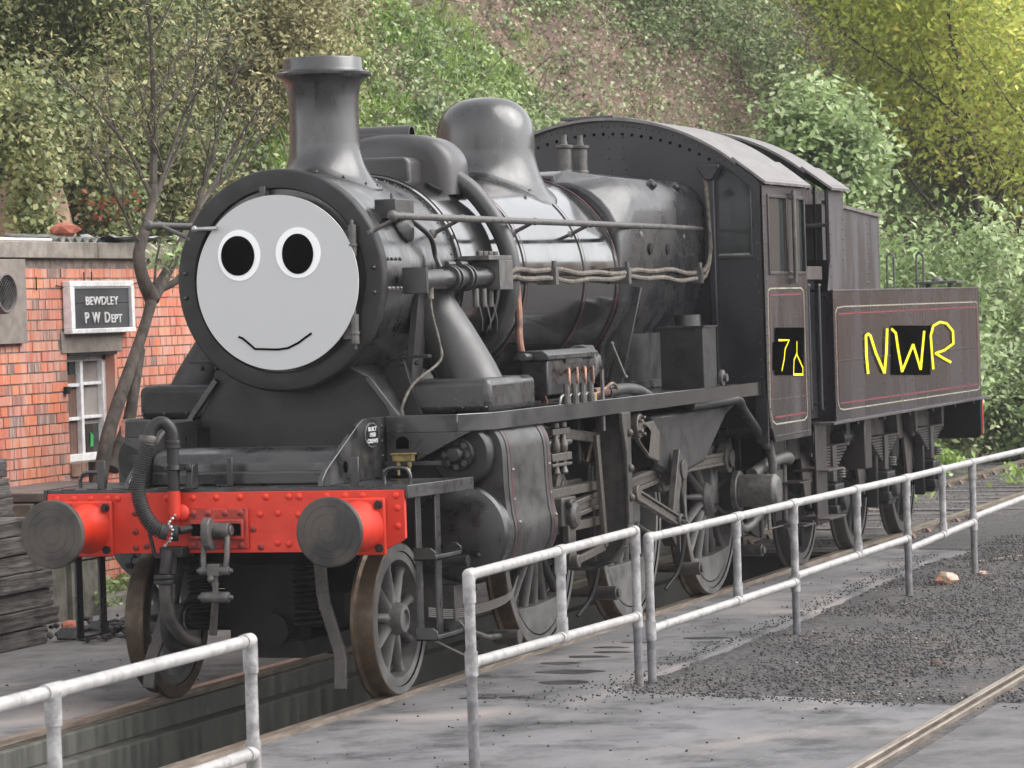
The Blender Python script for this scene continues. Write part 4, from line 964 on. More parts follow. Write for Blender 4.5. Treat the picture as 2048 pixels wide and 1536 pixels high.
# front sheet with the two spectacle openings (built as strips round the openings)
mb = MB()
wx0, wx1, wz0, wz1 = .92, 1.19, 2.65, 3.34
def strip_(x0, x1, zlo, zhi=None, n=10):
    P = [(x, zhi if zhi else roof_z(x)) for x in np.linspace(x1, x0, n)]
    mb.prism([(x0, zlo),(x1, zlo)] + P, 'y', 7.56, 7.59)
strip_(-wx0, wx0, 1.65, n=30)
for s in (1,-1):
    a, b = sorted((s*wx0, s*wx1)); strip_(a, b, 1.65, wz0)
    P = [(x, min(roof_z(x)-.012, 9)) for x in np.linspace(b, a, 8)]
    low_ = [(x, roof_z(x)-.10) for x in np.linspace(a, b, 8)]
    mb.prism(low_+P, 'y', 7.56, 7.59)
    a, b = sorted((s*wx1, s*CW)); strip_(a, b, 1.18)
cab = mb.build('cab_front', cab_black, loco, ang=20)
for s in (1,-1):
    a, b = sorted((s*wx0, s*wx1))
    mb = MB(); mb.prism([(a,wz0),(b,wz0),(b,roof_z(b)-.10),(a,roof_z(a)-.10)] ,'y',7.573,7.579); mb.build('spectacle_glass', glass, cab, smooth=False)
    mb = MB(); mb.box(a-.02,b+.02,7.545,7.56,wz0-.025,wz0); mb.box(a-.02,a,7.548,7.56,wz0,3.25); mb.box(b,b+.015,7.548,7.56,wz0,3.15); mb.build('spectacle_frame', black_plate, cab, bevel=.004)
    mb = MB(); mb.box(a+.01,b-.01,7.552,7.56,wz0,wz0+.015); mb.build('sill_edge', bright, cab)
mb = MB()
for x in np.linspace(-1.15,1.2,46): mb.dome((x,7.56,roof_z(x)-.05),.010,(0,-1,0),.008,6,2)
for x in (.05,.17):
    for z in np.arange(3.36,3.72,.085): mb.dome((x+(.02 if int(z*20)%2 else 0),7.56,z),.012,(0,-1,0),.01,6,2)
for z in np.arange(1.7,3.1,.13): mb.dome((1.24,7.56,z),.011,(0,-1,0),.009,6,2); mb.dome((.90,7.56,z),.010,(0,-1,0),.009,6,2) if z < 2.6 else None
for x in np.arange(.9,1.25,.08): mb.dome((x,7.56,2.42),.010,(0,-1,0),.008,6,2)
for x in np.arange(.62,1.25,.08): mb.dome((x,7.56,1.70),.010,(0,-1,0),.008,6,2)
mb.build('rivets', black_plate, cab, kind='stuff')
mb = MB()
for i, x in enumerate(np.linspace(-1.0,.95,26)):
    mb.lathe([(0,.0),(.014,0)],(x,7.558,roof_z(x)-.115),(0,-1,0),8,close=False)
mb.build('vent_holes', face_black, cab, kind='stuff')
mb = MB(); mb.box(.86,.92,7.5,7.56,1.65,3.35); mb.prism([(.80,3.36),(.98,3.36),(.98,3.33),(.92,3.24),(.86,3.24),(.80,3.33)],'y',7.45,7.56); mb.build('cab_front_post', cab_black, cab, bevel=.01)
# side sheets
def side_sheet(s):
    mb = MB(); t0, t1 = CW-.012, CW+.006
    out = [(7.56,3.19),(7.56,1.56),(7.60,1.36),(7.76,1.18),(8.90,1.18),(8.90,3.19)]
    # around the window opening 7.70-8.84 x 2.50-3.11
    mb.prism([(7.56,3.19),(7.56,1.56),(7.60,1.36),(7.76,1.18),(8.90,1.18),(8.90,2.50),(7.70,2.50),(7.70,3.11),(8.84,3.11),(8.84,2.5001),(8.90,2.5001),(8.90,3.19)],'x',t0,t1)
    side = fx(mb,s).build('cab_side', side_black, loco, smooth=False)
    mb = MB(); mb.prism([(7.70,2.50),(8.84,2.50),(8.84,3.11),(7.70,3.11)],'x',CW-.010,CW-.006)
    g = fx(mb,s).build('side_window', glass, side, smooth=False)
    fr = MB()
    for y0, y1, z0, z1 in ((7.70,8.84,2.49,2.515),(7.70,8.84,3.095,3.12),(7.69,7.715,2.49,3.12),(8.825,8.85,2.49,3.12),(8.26,8.30,2.5,3.11)): fr.box(CW+.0,CW+.018,y0,y1,z0,z1)
    fx(fr,s).build('window_frame', side_black, g, bevel=.004)
    mb = MB(); mb.cyl((CW+.05,8.36,2.42),(CW+.05,8.36,3.16),.018,n=10); mb.box(CW,CW+.06,8.33,8.39,2.42,2.46); mb.box(CW,CW+.06,8.33,8.39,3.10,3.14); mb.cyl((CW+.04,8.42,2.5),(CW+.04,8.42,3.1),.008,n=6)
    fx(mb,s).build('window_handrail', iron, side, bevel=.003)
    y_ = [(7.644,2.342),(7.647,2.368),(7.729,2.383),(8.673,2.383),(8.744,2.368),(8.769,2.33),(8.785,1.40),(8.769,1.339),(8.679,1.316),(7.778,1.318),(7.679,1.347),(7.619,1.43)]
    fx(ribbon(MB(), y_, .011, CW+.0065, CW+.0085, 'x', True),s).build('cream_lining', line_cream, side, smooth=False)
    y2 = [(7.69,2.33),(8.70,2.335),(8.725,1.372),(7.76,1.372),(7.68,1.45)]
    mb = MB()
    ribbon(mb, [y2[0],y2[1]], .014, CW+.0065, CW+.0085); ribbon(mb, [y2[2],y2[3]], .014, CW+.0065, CW+.0085)
    ribbon(mb, [(7.675,1.5),(7.69,2.3)], .007, CW+.0065, CW+.0085); ribbon(mb, [(8.715,1.42),(8.715,2.3)], .007, CW+.0065, CW+.0085)
    fx(mb,s).build('red_lining', line_red, side, smooth=False)
    mb = MB()
    for z in np.arange(1.30,3.15,.072): mb.dome((CW+.006,7.60 if z > 1.5 else 7.62,z),.010,'x',.008,6,2); mb.dome((CW+.006,8.87,z),.010,'x',.008,6,2)
    for y in np.arange(7.80,8.88,.055): mb.dome((CW+.006,y,1.222),.010,'x',.008,6,2)
    for y in np.arange(7.66,8.85,.06): mb.dome((CW+.006,y,1.508),.008,'x',.006,6,2)
    for z in np.arange(1.55,2.3,.10): mb.dome((CW+.006,8.48,z),.010,'x',.008,6,2)
    fx(mb,s).build('rivets', iron, side, kind='stuff')
    # inward step of the lower sheet and cab steps behind
    mb = MB(); mb.box(CW-.25,CW-.235,8.60,9.0,.50,1.18); mb.box(CW-.24,CW-.02,8.6,9.0,.80,.815); mb.box(CW-.24,CW-.0,8.6,9.0,.45,.465)
    fx(mb,s).build('cab_steps', side_black, loco, bevel=.003)
    if s > 0:
        P76 = [(7.817,2.075),(8.708,2.062),(8.663,1.678),(7.774,1.703),(7.779,1.743),(7.718,1.744),(7.743,1.964),(7.804,1.963)]
        MB().prism(P76[::-1],'x',CW+.0155,CW+.018).build('number_patch', face_black, side, smooth=False)
        ribbon(MB(), [(7.88,1.975),(8.212,1.969),(8.078,1.901),(8.034,1.815),(7.955,1.733)], .017, CW+.0185, CW+.0205).build('digit_seven', paint_yellow, side, smooth=False)
        ribbon(MB(), [(8.458,1.956),(8.446,1.858),(8.348,1.807),(8.321,1.693),(8.62,1.684),(8.626,1.738),(8.445,1.849)], .017, CW+.0185, CW+.0205).build('digit_six', paint_yellow, side, smooth=False)
    return side
side_sheet(1); side_sheet(-1)
# roof: curved sheet, flat-sloped gutter strip
def roof(par, y0, y1, name, top=3.755, eave=True):
    xs_ = np.linspace(-1.10,1.10,37); v = []; f = []
    o1 = [(x, roof_z(x,top=top)+.012) for x in xs_]; o2 = [(x, roof_z(x,top=top)-.01) for x in xs_[::-1]]
    mbx = MB(); mbx.prism(o1+o2,'y',y0,y1); r_ = mbx.build(name, roof_mat, par, ang=20)
    for s in (1,-1):
        mbx = MB(); z1 = roof_z(1.10,top=top); mbx.prism([(1.07,z1+.035),(1.08,z1+.05),(1.34,3.215),(1.335,3.195)],'y',y0-.01,y1+.01)
        fx(mbx,s).build('eave_strip', roof_mat, r_)
        q = MB()
        for y in np.arange(y0+.05,y1,.045): q.dome((1.31,y,3.233),.009,'z',.007,6,2)
        fx(q,s).build('rivets', roof_mat, r_, kind='stuff')
    return r_
rf = roof(loco, 7.50, 8.92, 'cab_roof')
mb = MB(); mb.box(-.34,.10,7.55,8.6,3.76,3.785); mb.build('roof_vent', black_plate, rf, bevel=.004)
# interior backing so that windows look into a dark cab; cab floor
mb = MB(); mb.box(-1.2,1.2,7.62,7.68,1.3,3.1); mb.box(-.5,.5,7.68,7.95,1.6,2.9); mb.build('backhead_dark_sheet', black_dark, loco)  # full-width dark sheet stands in for the unlit cab, plus the backhead
mb = MB(); mb.box(-1.25,1.25,7.6,9.0,1.22,1.26); mb.build('cab_floor', black_dark, loco)

# ================================================================ TENDER
tender = thing('tender', 'black lined tender with yellow hand-drawn letters N W R, coupled behind the cab', 'tender', (0, 12.4, 0))
TW = 1.34
brown_frame = mat('tender_frame', (.07,.052,.047), .6, c2=(.035,.028,.027), nscale=4, r2=.8, bump=.001)
tank_m = mat('tank_dusty', (.017,.0135,.0165), .16, c2=(.036,.029,.034), nscale=2, detail=3, r2=.34, stretch=(1,1.3,.18), spec=.6, grime=(.095,.085,.09), gscale=1.6, glo=.62, ghi=.85)
bunk_m = mat('bunker_worn', (.036,.032,.035), .32, c2=(.07,.063,.067), nscale=2.5, detail=4, r2=.55, stretch=(1,1.5,.3), grime=(.06,.03,.028), gscale=3, glo=.6, ghi=.8)
mb = MB(); mb.box(-TW+.006,TW-.006,9.58,15.63,1.285,2.34)
tank = mb.build('water_tank', tank_m, tender)
mb = MB()
for s in (1,-1): mb.box(*sorted((s*(TW-.012),s*TW)),9.56,15.65,1.27,2.355)
tank_side = mb.build('tank_side', tank_m, tank)
mb = MB()
for s in (1,-1): mb.box(*sorted((s*(TW-.02),s*(TW+.006))),9.56,15.65,2.348,2.364); mb.box(*sorted((s*1.2,s*(TW+.045))),9.3,15.85,1.245,1.268)
mb.build('bright_edge', bunk_m, tank, bevel=.003)
ycr = [(9.635,1.43),(9.635,2.17),(9.70,2.212),(9.93,2.22),(15.50,2.215),(15.575,2.19),(15.575,1.37),(15.51,1.342),(9.82,1.355),(9.69,1.37)]
yrd1, yrd2 = [(9.71,2.16),(15.53,2.165)], [(9.72,1.412),(15.5,1.395)]
for s in (1,-1):
    f_ = lambda q: fx(q, s)
    f_(ribbon(MB(), ycr, .010, TW+.0005, TW+.0025, 'x', True)).build('cream_lining', line_cream, tank, smooth=False)
    mb = MB(); ribbon(mb, yrd1, .013, TW+.0005, TW+.0025); ribbon(mb, yrd2, .013, TW+.0005, TW+.0025); ribbon(mb, [(9.70,1.45),(9.70,2.13)], .008, TW+.0005, TW+.0025); ribbon(mb, [(15.51,1.42),(15.51,2.14)], .012, TW+.0005, TW+.0025)
    f_(mb).build('red_lining', line_red, tank, smooth=False)
    mb = MB()
    for y in (10.6,11.4,12.5,13.61,14.7):
        for z in np.arange(1.43,2.15,.10): mb.dome((TW,y,z),.013,'x',.009,6,2)
    for y in np.arange(9.6,15.6,.075): mb.dome((TW,y,1.765),.010,'x',.007,6,2)
    for z in np.arange(1.3,3.1,.09): mb.dome((TW,9.60,z),.011,'x',.008,6,2) if z < 2.3 else mb.dome((1.288,9.74,z),.011,'x',.008,6,2)
    f_(mb).build('rivets', bunk_m, tank, kind='stuff')
    mb = MB()
    for y in (10.2,11.2,12.2,13.2,14.2,15.1): mb.box(TW-.02,TW+.03,y,y+.06,1.215,1.245)
    f_(mb).build('valance_clips', black_dark, tank, kind='stuff')
# drawn letters with the black patch behind the W
MB().prism([(11.682,2.034),(13.291,2.011),(13.231,1.551),(11.627,1.596)][::-1],'x',TW+.0105,TW+.0125).build('letter_patch', face_black, tank, smooth=False)
for nm, P in (('letter_n',[(10.698,1.635),(10.651,1.789),(10.655,1.961),(10.74,1.975),(10.821,1.958),(11.012,1.8),(11.316,1.622),(11.406,1.792),(11.468,2.006)]),
              ('letter_w',[(11.66,2.003),(11.815,1.965),(11.886,1.821),(12.022,1.615),(12.51,1.848),(12.798,1.614),(12.996,1.962)]),
              ('letter_r',[(13.355,1.604),(13.302,1.791),(13.279,1.916),(13.408,2.007),(13.709,2.038),(14.008,2.02),(14.284,1.941),(14.288,1.824),(13.873,1.769),(13.452,1.747),(13.862,1.685),(14.141,1.647)])):
    # a felt-pen line equally thick on screen: wider along y than along z
    mb = MB(); n = len(P)
    for i in range(n-1):
        a, b = Vector(P[i]), Vector(P[i+1]); d = b-a
        m_ = Vector((d.x*.25, d.y)).normalized(); nn = Vector((-m_.y/.25, m_.x))*.011
        e = Vector((m_.x/.25, m_.y))*.004
        mb.prism([(a-e+nn)[:], (b+e+nn)[:], (b+e-nn)[:], (a-e-nn)[:]], 'x', TW+.013+i*.0003, TW+.015+i*.0003)
    mb.build(nm, paint_yellow, tank, smooth=False)
# front of tender: cab-height sides, windowed back wall, roof
for s in (1,-1):
    mb = MB(); mb.box(1.27,1.285,9.70,10.25,2.36,3.20); f2 = fx(mb,s).build('tender_cab_side', bunk_m, tender)
    mb = MB(); mb.prism([(9.60,2.355),(10.25,2.355),(10.25,2.60),(9.70,2.60)],'x',1.284,1.289); mb.box(1.284,1.292,9.70,9.72,2.6,3.19); fx(mb,s).build('side_patch', bunk_m, f2)
    mb = MB()
    for z in np.arange(2.45,3.15,.085): mb.dome((1.286,10.2,z),.011,'x',.008,6,2)
    fx(mb,s).build('rivets', iron, f2, kind='stuff')
mb = MB()
out = [(x, roof_z(x)) for x in np.linspace(1.27,-1.27,41)]
# back wall leaves two tall window openings
mb.prism([(-1.27,1.3),(1.27,1.3),(1.27,2.62),(-1.27,2.62)],'y',10.20,10.22)
mb.prism([(-.66,2.62),(.66,2.62)]+[(x,roof_z(x)) for x in np.linspace(.66,-.66,21)],'y',10.20,10.22)
for s in (1,-1):
    a, b = sorted((s*1.22,s*1.27)); mb.prism([(a,2.62),(b,2.62),(b,roof_z(b)),(a,roof_z(a))],'y',10.20,10.22)
    a, b = sorted((s*.66,s*1.22)); mb.prism([(a,roof_z(a)-.10),(b,roof_z(b)-.10),(b,roof_z(b)),(a,roof_z(a))],'y',10.20,10.22)
wall = mb.build('tender_cab_wall', cab_black, tender)
for s in (1,-1):
    a, b = sorted((s*.66,s*1.22))
    for x in np.linspace(a+.07,b-.07,5): MB().cyl((x,10.19,2.60),(x,10.19,3.42 if abs(x) < 1 else 3.25),.012,n=8).build('window_bar', black_dark, wall)
mb = MB(); mb.box(.66,1.22,10.1,10.19,2.90,2.93); mb.box(.66,.95,10.08,10.16,2.80,2.84); mb.build('window_ledge', bright, wall, bevel=.004)
tr = roof(tender, 9.66, 10.27, 'tender_cab_roof', top=3.745)
mb = MB(); a_ = [(x, roof_z(x,top=3.745)-.012) for x in np.linspace(-1.1,1.1,31)]; b_ = [(x, roof_z(x,top=3.745)-.10) for x in np.linspace(1.1,-1.1,31)]
mb.prism(a_+b_,'y',9.66,9.68); mb.build('roof_arch', black_dark, tr)
# bunker
mb = MB(); mb.prism([(10.23,2.36),(12.36,2.36),(12.36,3.02),(10.23,3.10)],'x',-1.10,1.10)
bun = mb.build('coal_bunker', bunk_m, tender)
MB().box(-1.12,1.12,10.25,12.4,3.02,3.05) .build('bunker_lip', bunk_m, bun, bevel=.004) if 0 else MB().prism([(10.3,3.10),(12.38,3.015),(12.38,3.045),(10.3,3.13)],'x',1.08,1.125).build('bunker_lip', bright, bun)
mb = MB()
for y in (10.35, 11.9):
    for z in np.arange(2.42,3.0,.09): mb.dome((1.10,y,z),.013,'x',.009,6,2)
mb.build('rivets', iron, bun, kind='stuff')
mb = MB(); mb.prism([(10.25,3.05),(12.3,3.0),(12.2,3.06),(11.4,3.17),(10.6,3.26),(10.25,3.28)],'x',-.95,.95)
mb.build('coal', coal_m, tender)
mb = MB()
for k in range(160):
    x, y = random.uniform(-.85,.95), random.uniform(10.3,12.1); z = 3.26-(y-10.3)*.11; r = random.uniform(.03,.08); mb.dome((x,y,z-.02),r,Vector((random.uniform(-.5,.5),random.uniform(-.5,.5),1)),r,5,2)
mb.build('coal_lumps', coal_m, tender, kind='stuff')
# rear ladder loops, filler
for x in (.46,.76):
    MB().tube(curve_pts([(x,15.45,2.3),(x,15.45,2.64),(x+.005,15.45,2.70),(x+.035,15.45,2.725),(x+.065,15.45,2.70),(x+.07,15.45,2.64),(x+.07,15.45,2.3)],5),.012,8).build('ladder_rail', iron, tender)
mb = MB(); mb.box(.84,1.26,15.0,15.4,2.405,2.43); mb.box(.92,.96,15.1,15.2,2.34,2.41); mb.box(1.14,1.18,15.1,15.2,2.34,2.41); mb.dome((1.02,15.2,2.43),.06,'z',.05,14,3); mb.build('water_filler', iron, tender, bevel=.004)
# frames with cut-outs, springs, axleboxes
AX = (10.45,12.43,14.41)
for s in (1,-1):
    mb = MB()
    pts = [(9.0,1.25),(15.6,1.25),(15.6,.95)]
    for a in AX[::-1]: pts += [(a+.62,.95),(a+.50,.62),(a+.28,.50),(a+.28,.74),(a-.28,.74),(a-.28,.50),(a-.50,.62),(a-.62,.95)]
    pts += [(9.0,.95)]
    mb.prism(pts,'x',.93,.955); fr = fx(mb,s).build('tender_frame', brown_frame, tender)
    mb = MB()
    for a in (11.44,13.42): mb.lathe([(0,0),(.16,0)],(.957,a,.90),'x',20,close=False)
    fx(mb,s).build('frame_opening', black_dark, fr)
    for a in AX:
        mb = MB(); mb.box(.96,1.14,a-.15,a+.15,.40,.70); mb.box(1.0,1.16,a-.19,a+.19,.44,.52); mb.lathe([(.10,0),(.09,.04),(0,.05)],(1.16,a,.56),'x',18,close=False); mb.box(.96,1.06,a-.24,a-.19,.38,.98); mb.box(.96,1.06,a+.19,a+.24,.38,.98)
        ab = fx(mb,s).build('axlebox', black_matt, tender, bevel=.012)
        mb = MB()
        for k in range(9): L = .58-.055*k; mb.box(.99,1.08,a-L,a+L,.98-.022*k+.03*(1-(k/9)),.998-.022*k+.03*(1-(k/9)))
        mb.box(.97,1.10,a-.07,a+.07,.72,1.03)
        for q in (-.6,.6): mb.bar((1.03,a+q,.96),(1.03,a+q*1.1,1.22),.04,.05,(0,1,0)); mb.prism([(a+q-.08,1.22),(a+q+.08,1.22),(a+q+.03,1.0),(a+q-.03,1.0)],'x',.96,1.08)
        fx(mb,s).build('leaf_spring', steel_dirty, tender, bevel=.003)
        mb = MB()
        for k in range(4): mb.lathe([(.045,0),(.055,.01),(.045,.02)],(1.10,a+.16,.74+k*.022),'z',14)
        fx(mb,s).build('coil', iron, ab)
        wheel(tender, .80, a, .54, 10, s, 'tender_wheel', wm=wheel_dark, tm=wheel_dark, spoke_w=.055, hubr=.12)
    # hanging boxes, steps
    mb = MB(); mb.box(.96,1.18,11.25,11.50,.78,1.22); fx(mb,s).build('frame_box', side_black, tender, bevel=.01)
    MB() and fx(MB().cyl((1.02,10.9,1.07),(1.02,11.25,1.07),.07,n=16),s).build('brake_cylinder', black_matt, tender, bevel=.01)
    mb = MB(); mb.box(1.22,1.235,9.25,9.62,.42,1.25); stt = fx(mb,s).build('tender_steps', side_black, tender, bevel=.003)
    for z in (.46,.86): fx(MB().box(1.02,1.33,9.3,9.85,z,z+.015),s).build('step_tread', brown_frame, stt, bevel=.003)
mb = MB(); mb.prism([(1.24,.86),(1.24,1.24),(1.30,1.24),(1.33,1.20),(1.34,.90),(1.30,.86)],'y',15.60,15.66) if 0 else mb.prism([(-1.34,.90),(-1.30,.86),(1.30,.86),(1.34,.90),(1.34,1.24),(-1.34,1.24)],'y',15.58,15.66)
rb = mb.build('rear_beam', black_dark, tender)
MB().prism([(-1.345,.90),(-1.30,.855),(1.30,.855),(1.345,.90),(1.345,1.24),(-1.345,1.24)],'y',15.662,15.69).build('rear_beam_face', red, rb)
buffer(1, rb, 15.69, 1, red, buffer_face); buffer(-1, rb, 15.69, 1, red, buffer_face)
mb = MB(); mb.box(-.9,.9,9.2,15.6,.95,1.25); mb.box(-.5,.5,9.5,15.3,.55,.95)
for a in AX: mb.cyl((-.93,a,.54),(.93,a,.54),.08)
mb.build('underframe', black_dark, tender)
# gap between cab and tender: doors and grab rails
for s in (1,-1):
    mb = MB(); mb.box(1.17,1.185,9.0,9.56,1.30,2.45); dr = fx(mb,s).build('cab_door', cab_black, tender, bevel=.003)
    mb = MB()
    for y in (9.08,9.44): mb.cyl((1.25,y,1.38),(1.25,y,2.40),.014,n=8); mb.dome((1.25,y,2.40),.024,'z',.02,8,3); mb.dome((1.25,y,1.38),.028,(0,0,-1),.02,8,3); mb.cyl((1.18,y,1.42),(1.25,y,1.42),.012,n=8); mb.cyl((1.18,y,2.36),(1.25,y,2.36),.012,n=8)
    fx(mb,s).build('grab_rail', cab_black, dr)
    fx(MB().box(1.14,1.25,8.98,9.58,2.45,2.56),s).build('door_ledge', brown_frame, dr, bevel=.004)
    fx(MB().box(1.15,1.20,8.95,9.58,1.20,1.27),s).build('fall_plate_edge', black_dark, dr)
MB().box(-1.2,1.2,8.9,9.6,1.20,1.26).build('footplate', black_dark, tender)

# ================================================================ GROUND, TRACK, PIT
concrete = mat('apron_concrete', (.19,.185,.19), .7, spec=.25, c2=(.12,.118,.12), nscale=1.6, detail=10, lo=.35, hi=.7, r2=.9, stretch=(1,.55,1), bump=.0015, bscale=30, grime=(.045,.045,.047), gscale=1.5, glo=.49, ghi=.66, warm=((.30,.265,.25),.9,.52,.72))
concrete_pale = mat('worn_concrete', (.15,.145,.145), .8, spec=.3, c2=(.11,.105,.105), nscale=3, detail=10, bump=.002, grime=(.07,.07,.07), gscale=1.3, glo=.5, ghi=.66, warm=((.2,.2,.21),.8,.5,.7))
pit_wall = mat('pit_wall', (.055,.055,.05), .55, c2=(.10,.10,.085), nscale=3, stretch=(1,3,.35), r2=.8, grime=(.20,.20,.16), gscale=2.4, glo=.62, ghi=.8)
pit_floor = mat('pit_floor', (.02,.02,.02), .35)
cinder = mat('cinder_ground', (.035,.034,.036), .9, c2=(.09,.083,.082), nscale=26, detail=10, bump=.02, bscale=22, grime=(.14,.115,.105), gscale=1.0, glo=.5, ghi=.72)
stone_m = mat('cinder_stone', (.052,.048,.049), .85, c2=(.085,.078,.076), nscale=3, rand=.6)
stone_pale = mat('pale_stone', (.26,.22,.19), .85, rand=.6)
soil_m = mat('bank_soil', (.26,.165,.135), .95, c2=(.13,.09,.075), nscale=3.5, detail=12, bump=.08, bscale=6, grime=(.12,.12,.06), gscale=1.3, glo=.45, ghi=.65)
puddle_m = mat('oily_puddle', (.04,.039,.04), .3, c2=(.07,.068,.07), nscale=6, r2=.35)

def terrain_foot(y):
    if y < 14: return -8.2
    if y < 27: t = (y-14)/13; t = t*t*(3-2*t); return -8.2 + t*5.6
    return -2.6 + (y-27)*.16 + max(0, y-40)*.06 + max(0, y-72)*1.6
from mathutils import noise
def H(x, y):
    """hill height above the yard"""
    d = terrain_foot(y) - x
    if d <= 0: return -.10
    slope = 1.05
    h = d*slope
    if y < 24: h = d*1.05 + min(1.2, d*1.2)*max(0, min(1,(24-y)/4))*.5
    h = min(h, 13)
    n1 = noise.noise(Vector((x*.25, y*.12, 1.3)))*.9*min(1, d/2)
    n2 = noise.noise(Vector((x*.9, y*.55, 7.1)))*.28*min(1, d)
    return -.10 + max(0, h + n1 + n2)

# ground sheet (cinders) reaching the horizon, with the pit left open; the hill is its own sheet
def grid_sheet(name, x0, x1, y0, y1, dx, dy, fz, m, **k):
    xs = np.arange(x0, x1+dx*.5, dx); ys = np.arange(y0, y1+dy*.5, dy)
    v = [(x, y, fz(x, y)) for y in ys for x in xs]; nx = len(xs)
    f = [(j*nx+i, j*nx+i+1, (j+1)*nx+i+1, (j+1)*nx+i) for j in range(len(ys)-1) for i in range(nx-1)]
    me = bpy.data.meshes.new(name); me.from_pydata(v, [], f); me.polygons.foreach_set('use_smooth', [True]*len(f)); me.materials.append(m)
    o = bpy.data.objects.new(name, me); finish(o); o['kind'] = 'structure'; return o
GZ = -.052
def in_gravel(x, y):
    e = 1.9 if y < 5.4 else 1.93-(y-5.4)*.036
    return (y > 12.9) or (x > e-.06 and (x > 3.95 or y > 1.5-(x-1.9)*.30-.08))
def gravel_z(x, y):
    z = GZ + .016*noise.noise(Vector((x*1.7,y*1.7,0))) + .010*noise.noise(Vector((x*6,y*6,3)))
    if y > 13.2: z -= .02
    return z if in_gravel(x, y) else z-.06
# gravel with gentle bumps to the right of the slab
grid_sheet('gravel_yard', .74, 9., -12., 48., .12, .12, lambda x, y: gravel_z(x, y), cinder)
mb = MB()
mb.box(9.,400,-400,600,-.30,-.085); mb.box(-400,-.74,-400,0,-.30,-.085); mb.box(-.74,9.,-400,-12.0,-.30,-.085); mb.box(-400,-.74,48.0,600,-.3,-.085); mb.box(-.74,9.,48.0,600,-.30,-.085); mb.box(-400,-3.0,0,48.0,-.30,-.09)
g = mb.build('ground', cinder, smooth=False); g['kind'] = 'structure'
grid_sheet('track_bed', -3.4, .74, 12.6, 60., .15, .15, lambda x, y: -.085 + .02*noise.noise(Vector((x*2.,y*2.,0))), cinder)
# right-hand concrete slab, L-shaped; and its paler worn rim
def slab(name, pts, z, m, th=.12):
    o = MB().prism(pts, 'z', z-th, z).build(name, m, bevel=.004, recentre=False, smooth=False); o['kind'] = 'structure'; return o
ZS = -.035
slab('concrete_apron', [(.735,-12),(3.62,-12),(3.62,.95),(1.9,1.47),(1.95,3.5),(1.93,5.4),(1.85,8.),(1.72,11.2),(1.86,12.4),(.735,12.9)], ZS, concrete)
slab('pavement', [(4.36,-12),(12,-12),(12,.1),(4.36,.9)], ZS, concrete_pale)
# pale dusty margins (thin spills of sand and ash) on the apron
slab('left_apron', [(-.735,-12),(-.735,12.9),(-3.0,12.9),(-4.0,9),(-4.05,5.6),(-4.6,-1),(-8,-12)], -.012, concrete)
# pit: walls, ledge, floor
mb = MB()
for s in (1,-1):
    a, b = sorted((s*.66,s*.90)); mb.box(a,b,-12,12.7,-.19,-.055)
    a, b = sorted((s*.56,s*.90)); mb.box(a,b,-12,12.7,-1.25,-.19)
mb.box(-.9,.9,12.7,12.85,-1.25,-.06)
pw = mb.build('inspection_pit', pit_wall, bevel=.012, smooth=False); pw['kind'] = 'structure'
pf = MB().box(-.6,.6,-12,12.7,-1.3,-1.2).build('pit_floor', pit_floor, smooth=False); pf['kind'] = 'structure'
# rails of the pit road run on into sleepered track beyond the apron
track = thing('railway_track', 'rails of the pit road running on over sleepers behind the tender', 'railway track', (0, 14, -.06))
def rail_prof(cx): return [(cx-.036,-.002),(cx-.036,-.035),(cx-.012,-.045),(cx-.012,-.11),(cx-.055,-.125),(cx-.055,-.135),(cx+.055,-.135),(cx+.055,-.125),(cx+.012,-.11),(cx+.012,-.045),(cx+.036,-.035),(cx+.036,-.002)]
def bend(y): return max(0, y-30)**2/150
for s in (1,-1):
    cx = s*.700 + (.028 if s > 0 else -.028)
    v = []; f = []; ys = [-12, 0, 12, 20, 26, 30]+list(range(32,50,2)); P = rail_prof(cx); k = len(P)
    for y in ys: v += [(x+bend(y), y, z) for x, z in P]
    for i in range(len(ys)-1):
        for j in range(k): f.append((i*k+j, i*k+(j+1)%k, (i+1)*k+(j+1)%k, (i+1)*k+j))
    f += [tuple(range(k)), tuple(range((len(ys)-1)*k, len(ys)*k))]
    MB().add(v, f).build('rail', rail_m, track, smooth=False)
sl_me = None
for k in range(44):
    y = 13.35 + k*.72
    if y > 44: break
    mb = MB(); mb.box(-1.3,1.3,-.125,.125,-.235,-.10)
    if sl_me is None:
        sl_me = [mb.mesh('sleeper', wood_old, smooth=False)]; q = MB()
        q.box(-.10,.10,-.10,.10,-.135,-.10); q.prism([(-.10,-.10),(-.055,-.10),(-.045,-.04),(-.06,-.03),(-.085,-.06)],'y',-.06,.06); q.prism([(.10,-.10),(.055,-.10),(.045,-.04),(.06,-.03),(.085,-.06)],'y',-.06,.06); ch_me = q.mesh('rail_chair', rail_side, smooth=False)
    so = place('sleeper', sl_me[0], (bend(y), y+random.uniform(-.02,.02), .022+random.uniform(-.012,.008)), track)
    for s in (1,-1): place('rail_chair', ch_me, (bend(y)+s*.728, y, 0), track)
# siding rail set in the paving, bottom right: two narrow bright strips with a groove
rail2 = thing('siding_rail', 'worn siding rail set flush in the paving at the bottom right corner', 'rail', (4.1,-3,-.03))
MB().box(4.16,4.205,-12,14,-.14,-.018).build('rail_head', rail_m, rail2, bevel=.006)
MB().box(4.245,4.27,-12,14,-.14,-.022).build('check_rail', rail_m, rail2, bevel=.005)
MB().box(4.205,4.245,-12,14,-.14,-.06).build('flangeway', rail_side, rail2)
slab('kerb_strip', [(3.95,-12),(4.15,-12),(4.15,.8),(3.95,.84)], -.04, concrete)
slab('apron_infill', [(3.62,-12),(3.95,-12),(3.95,.84),(3.62,.95)], ZS-.004, concrete)
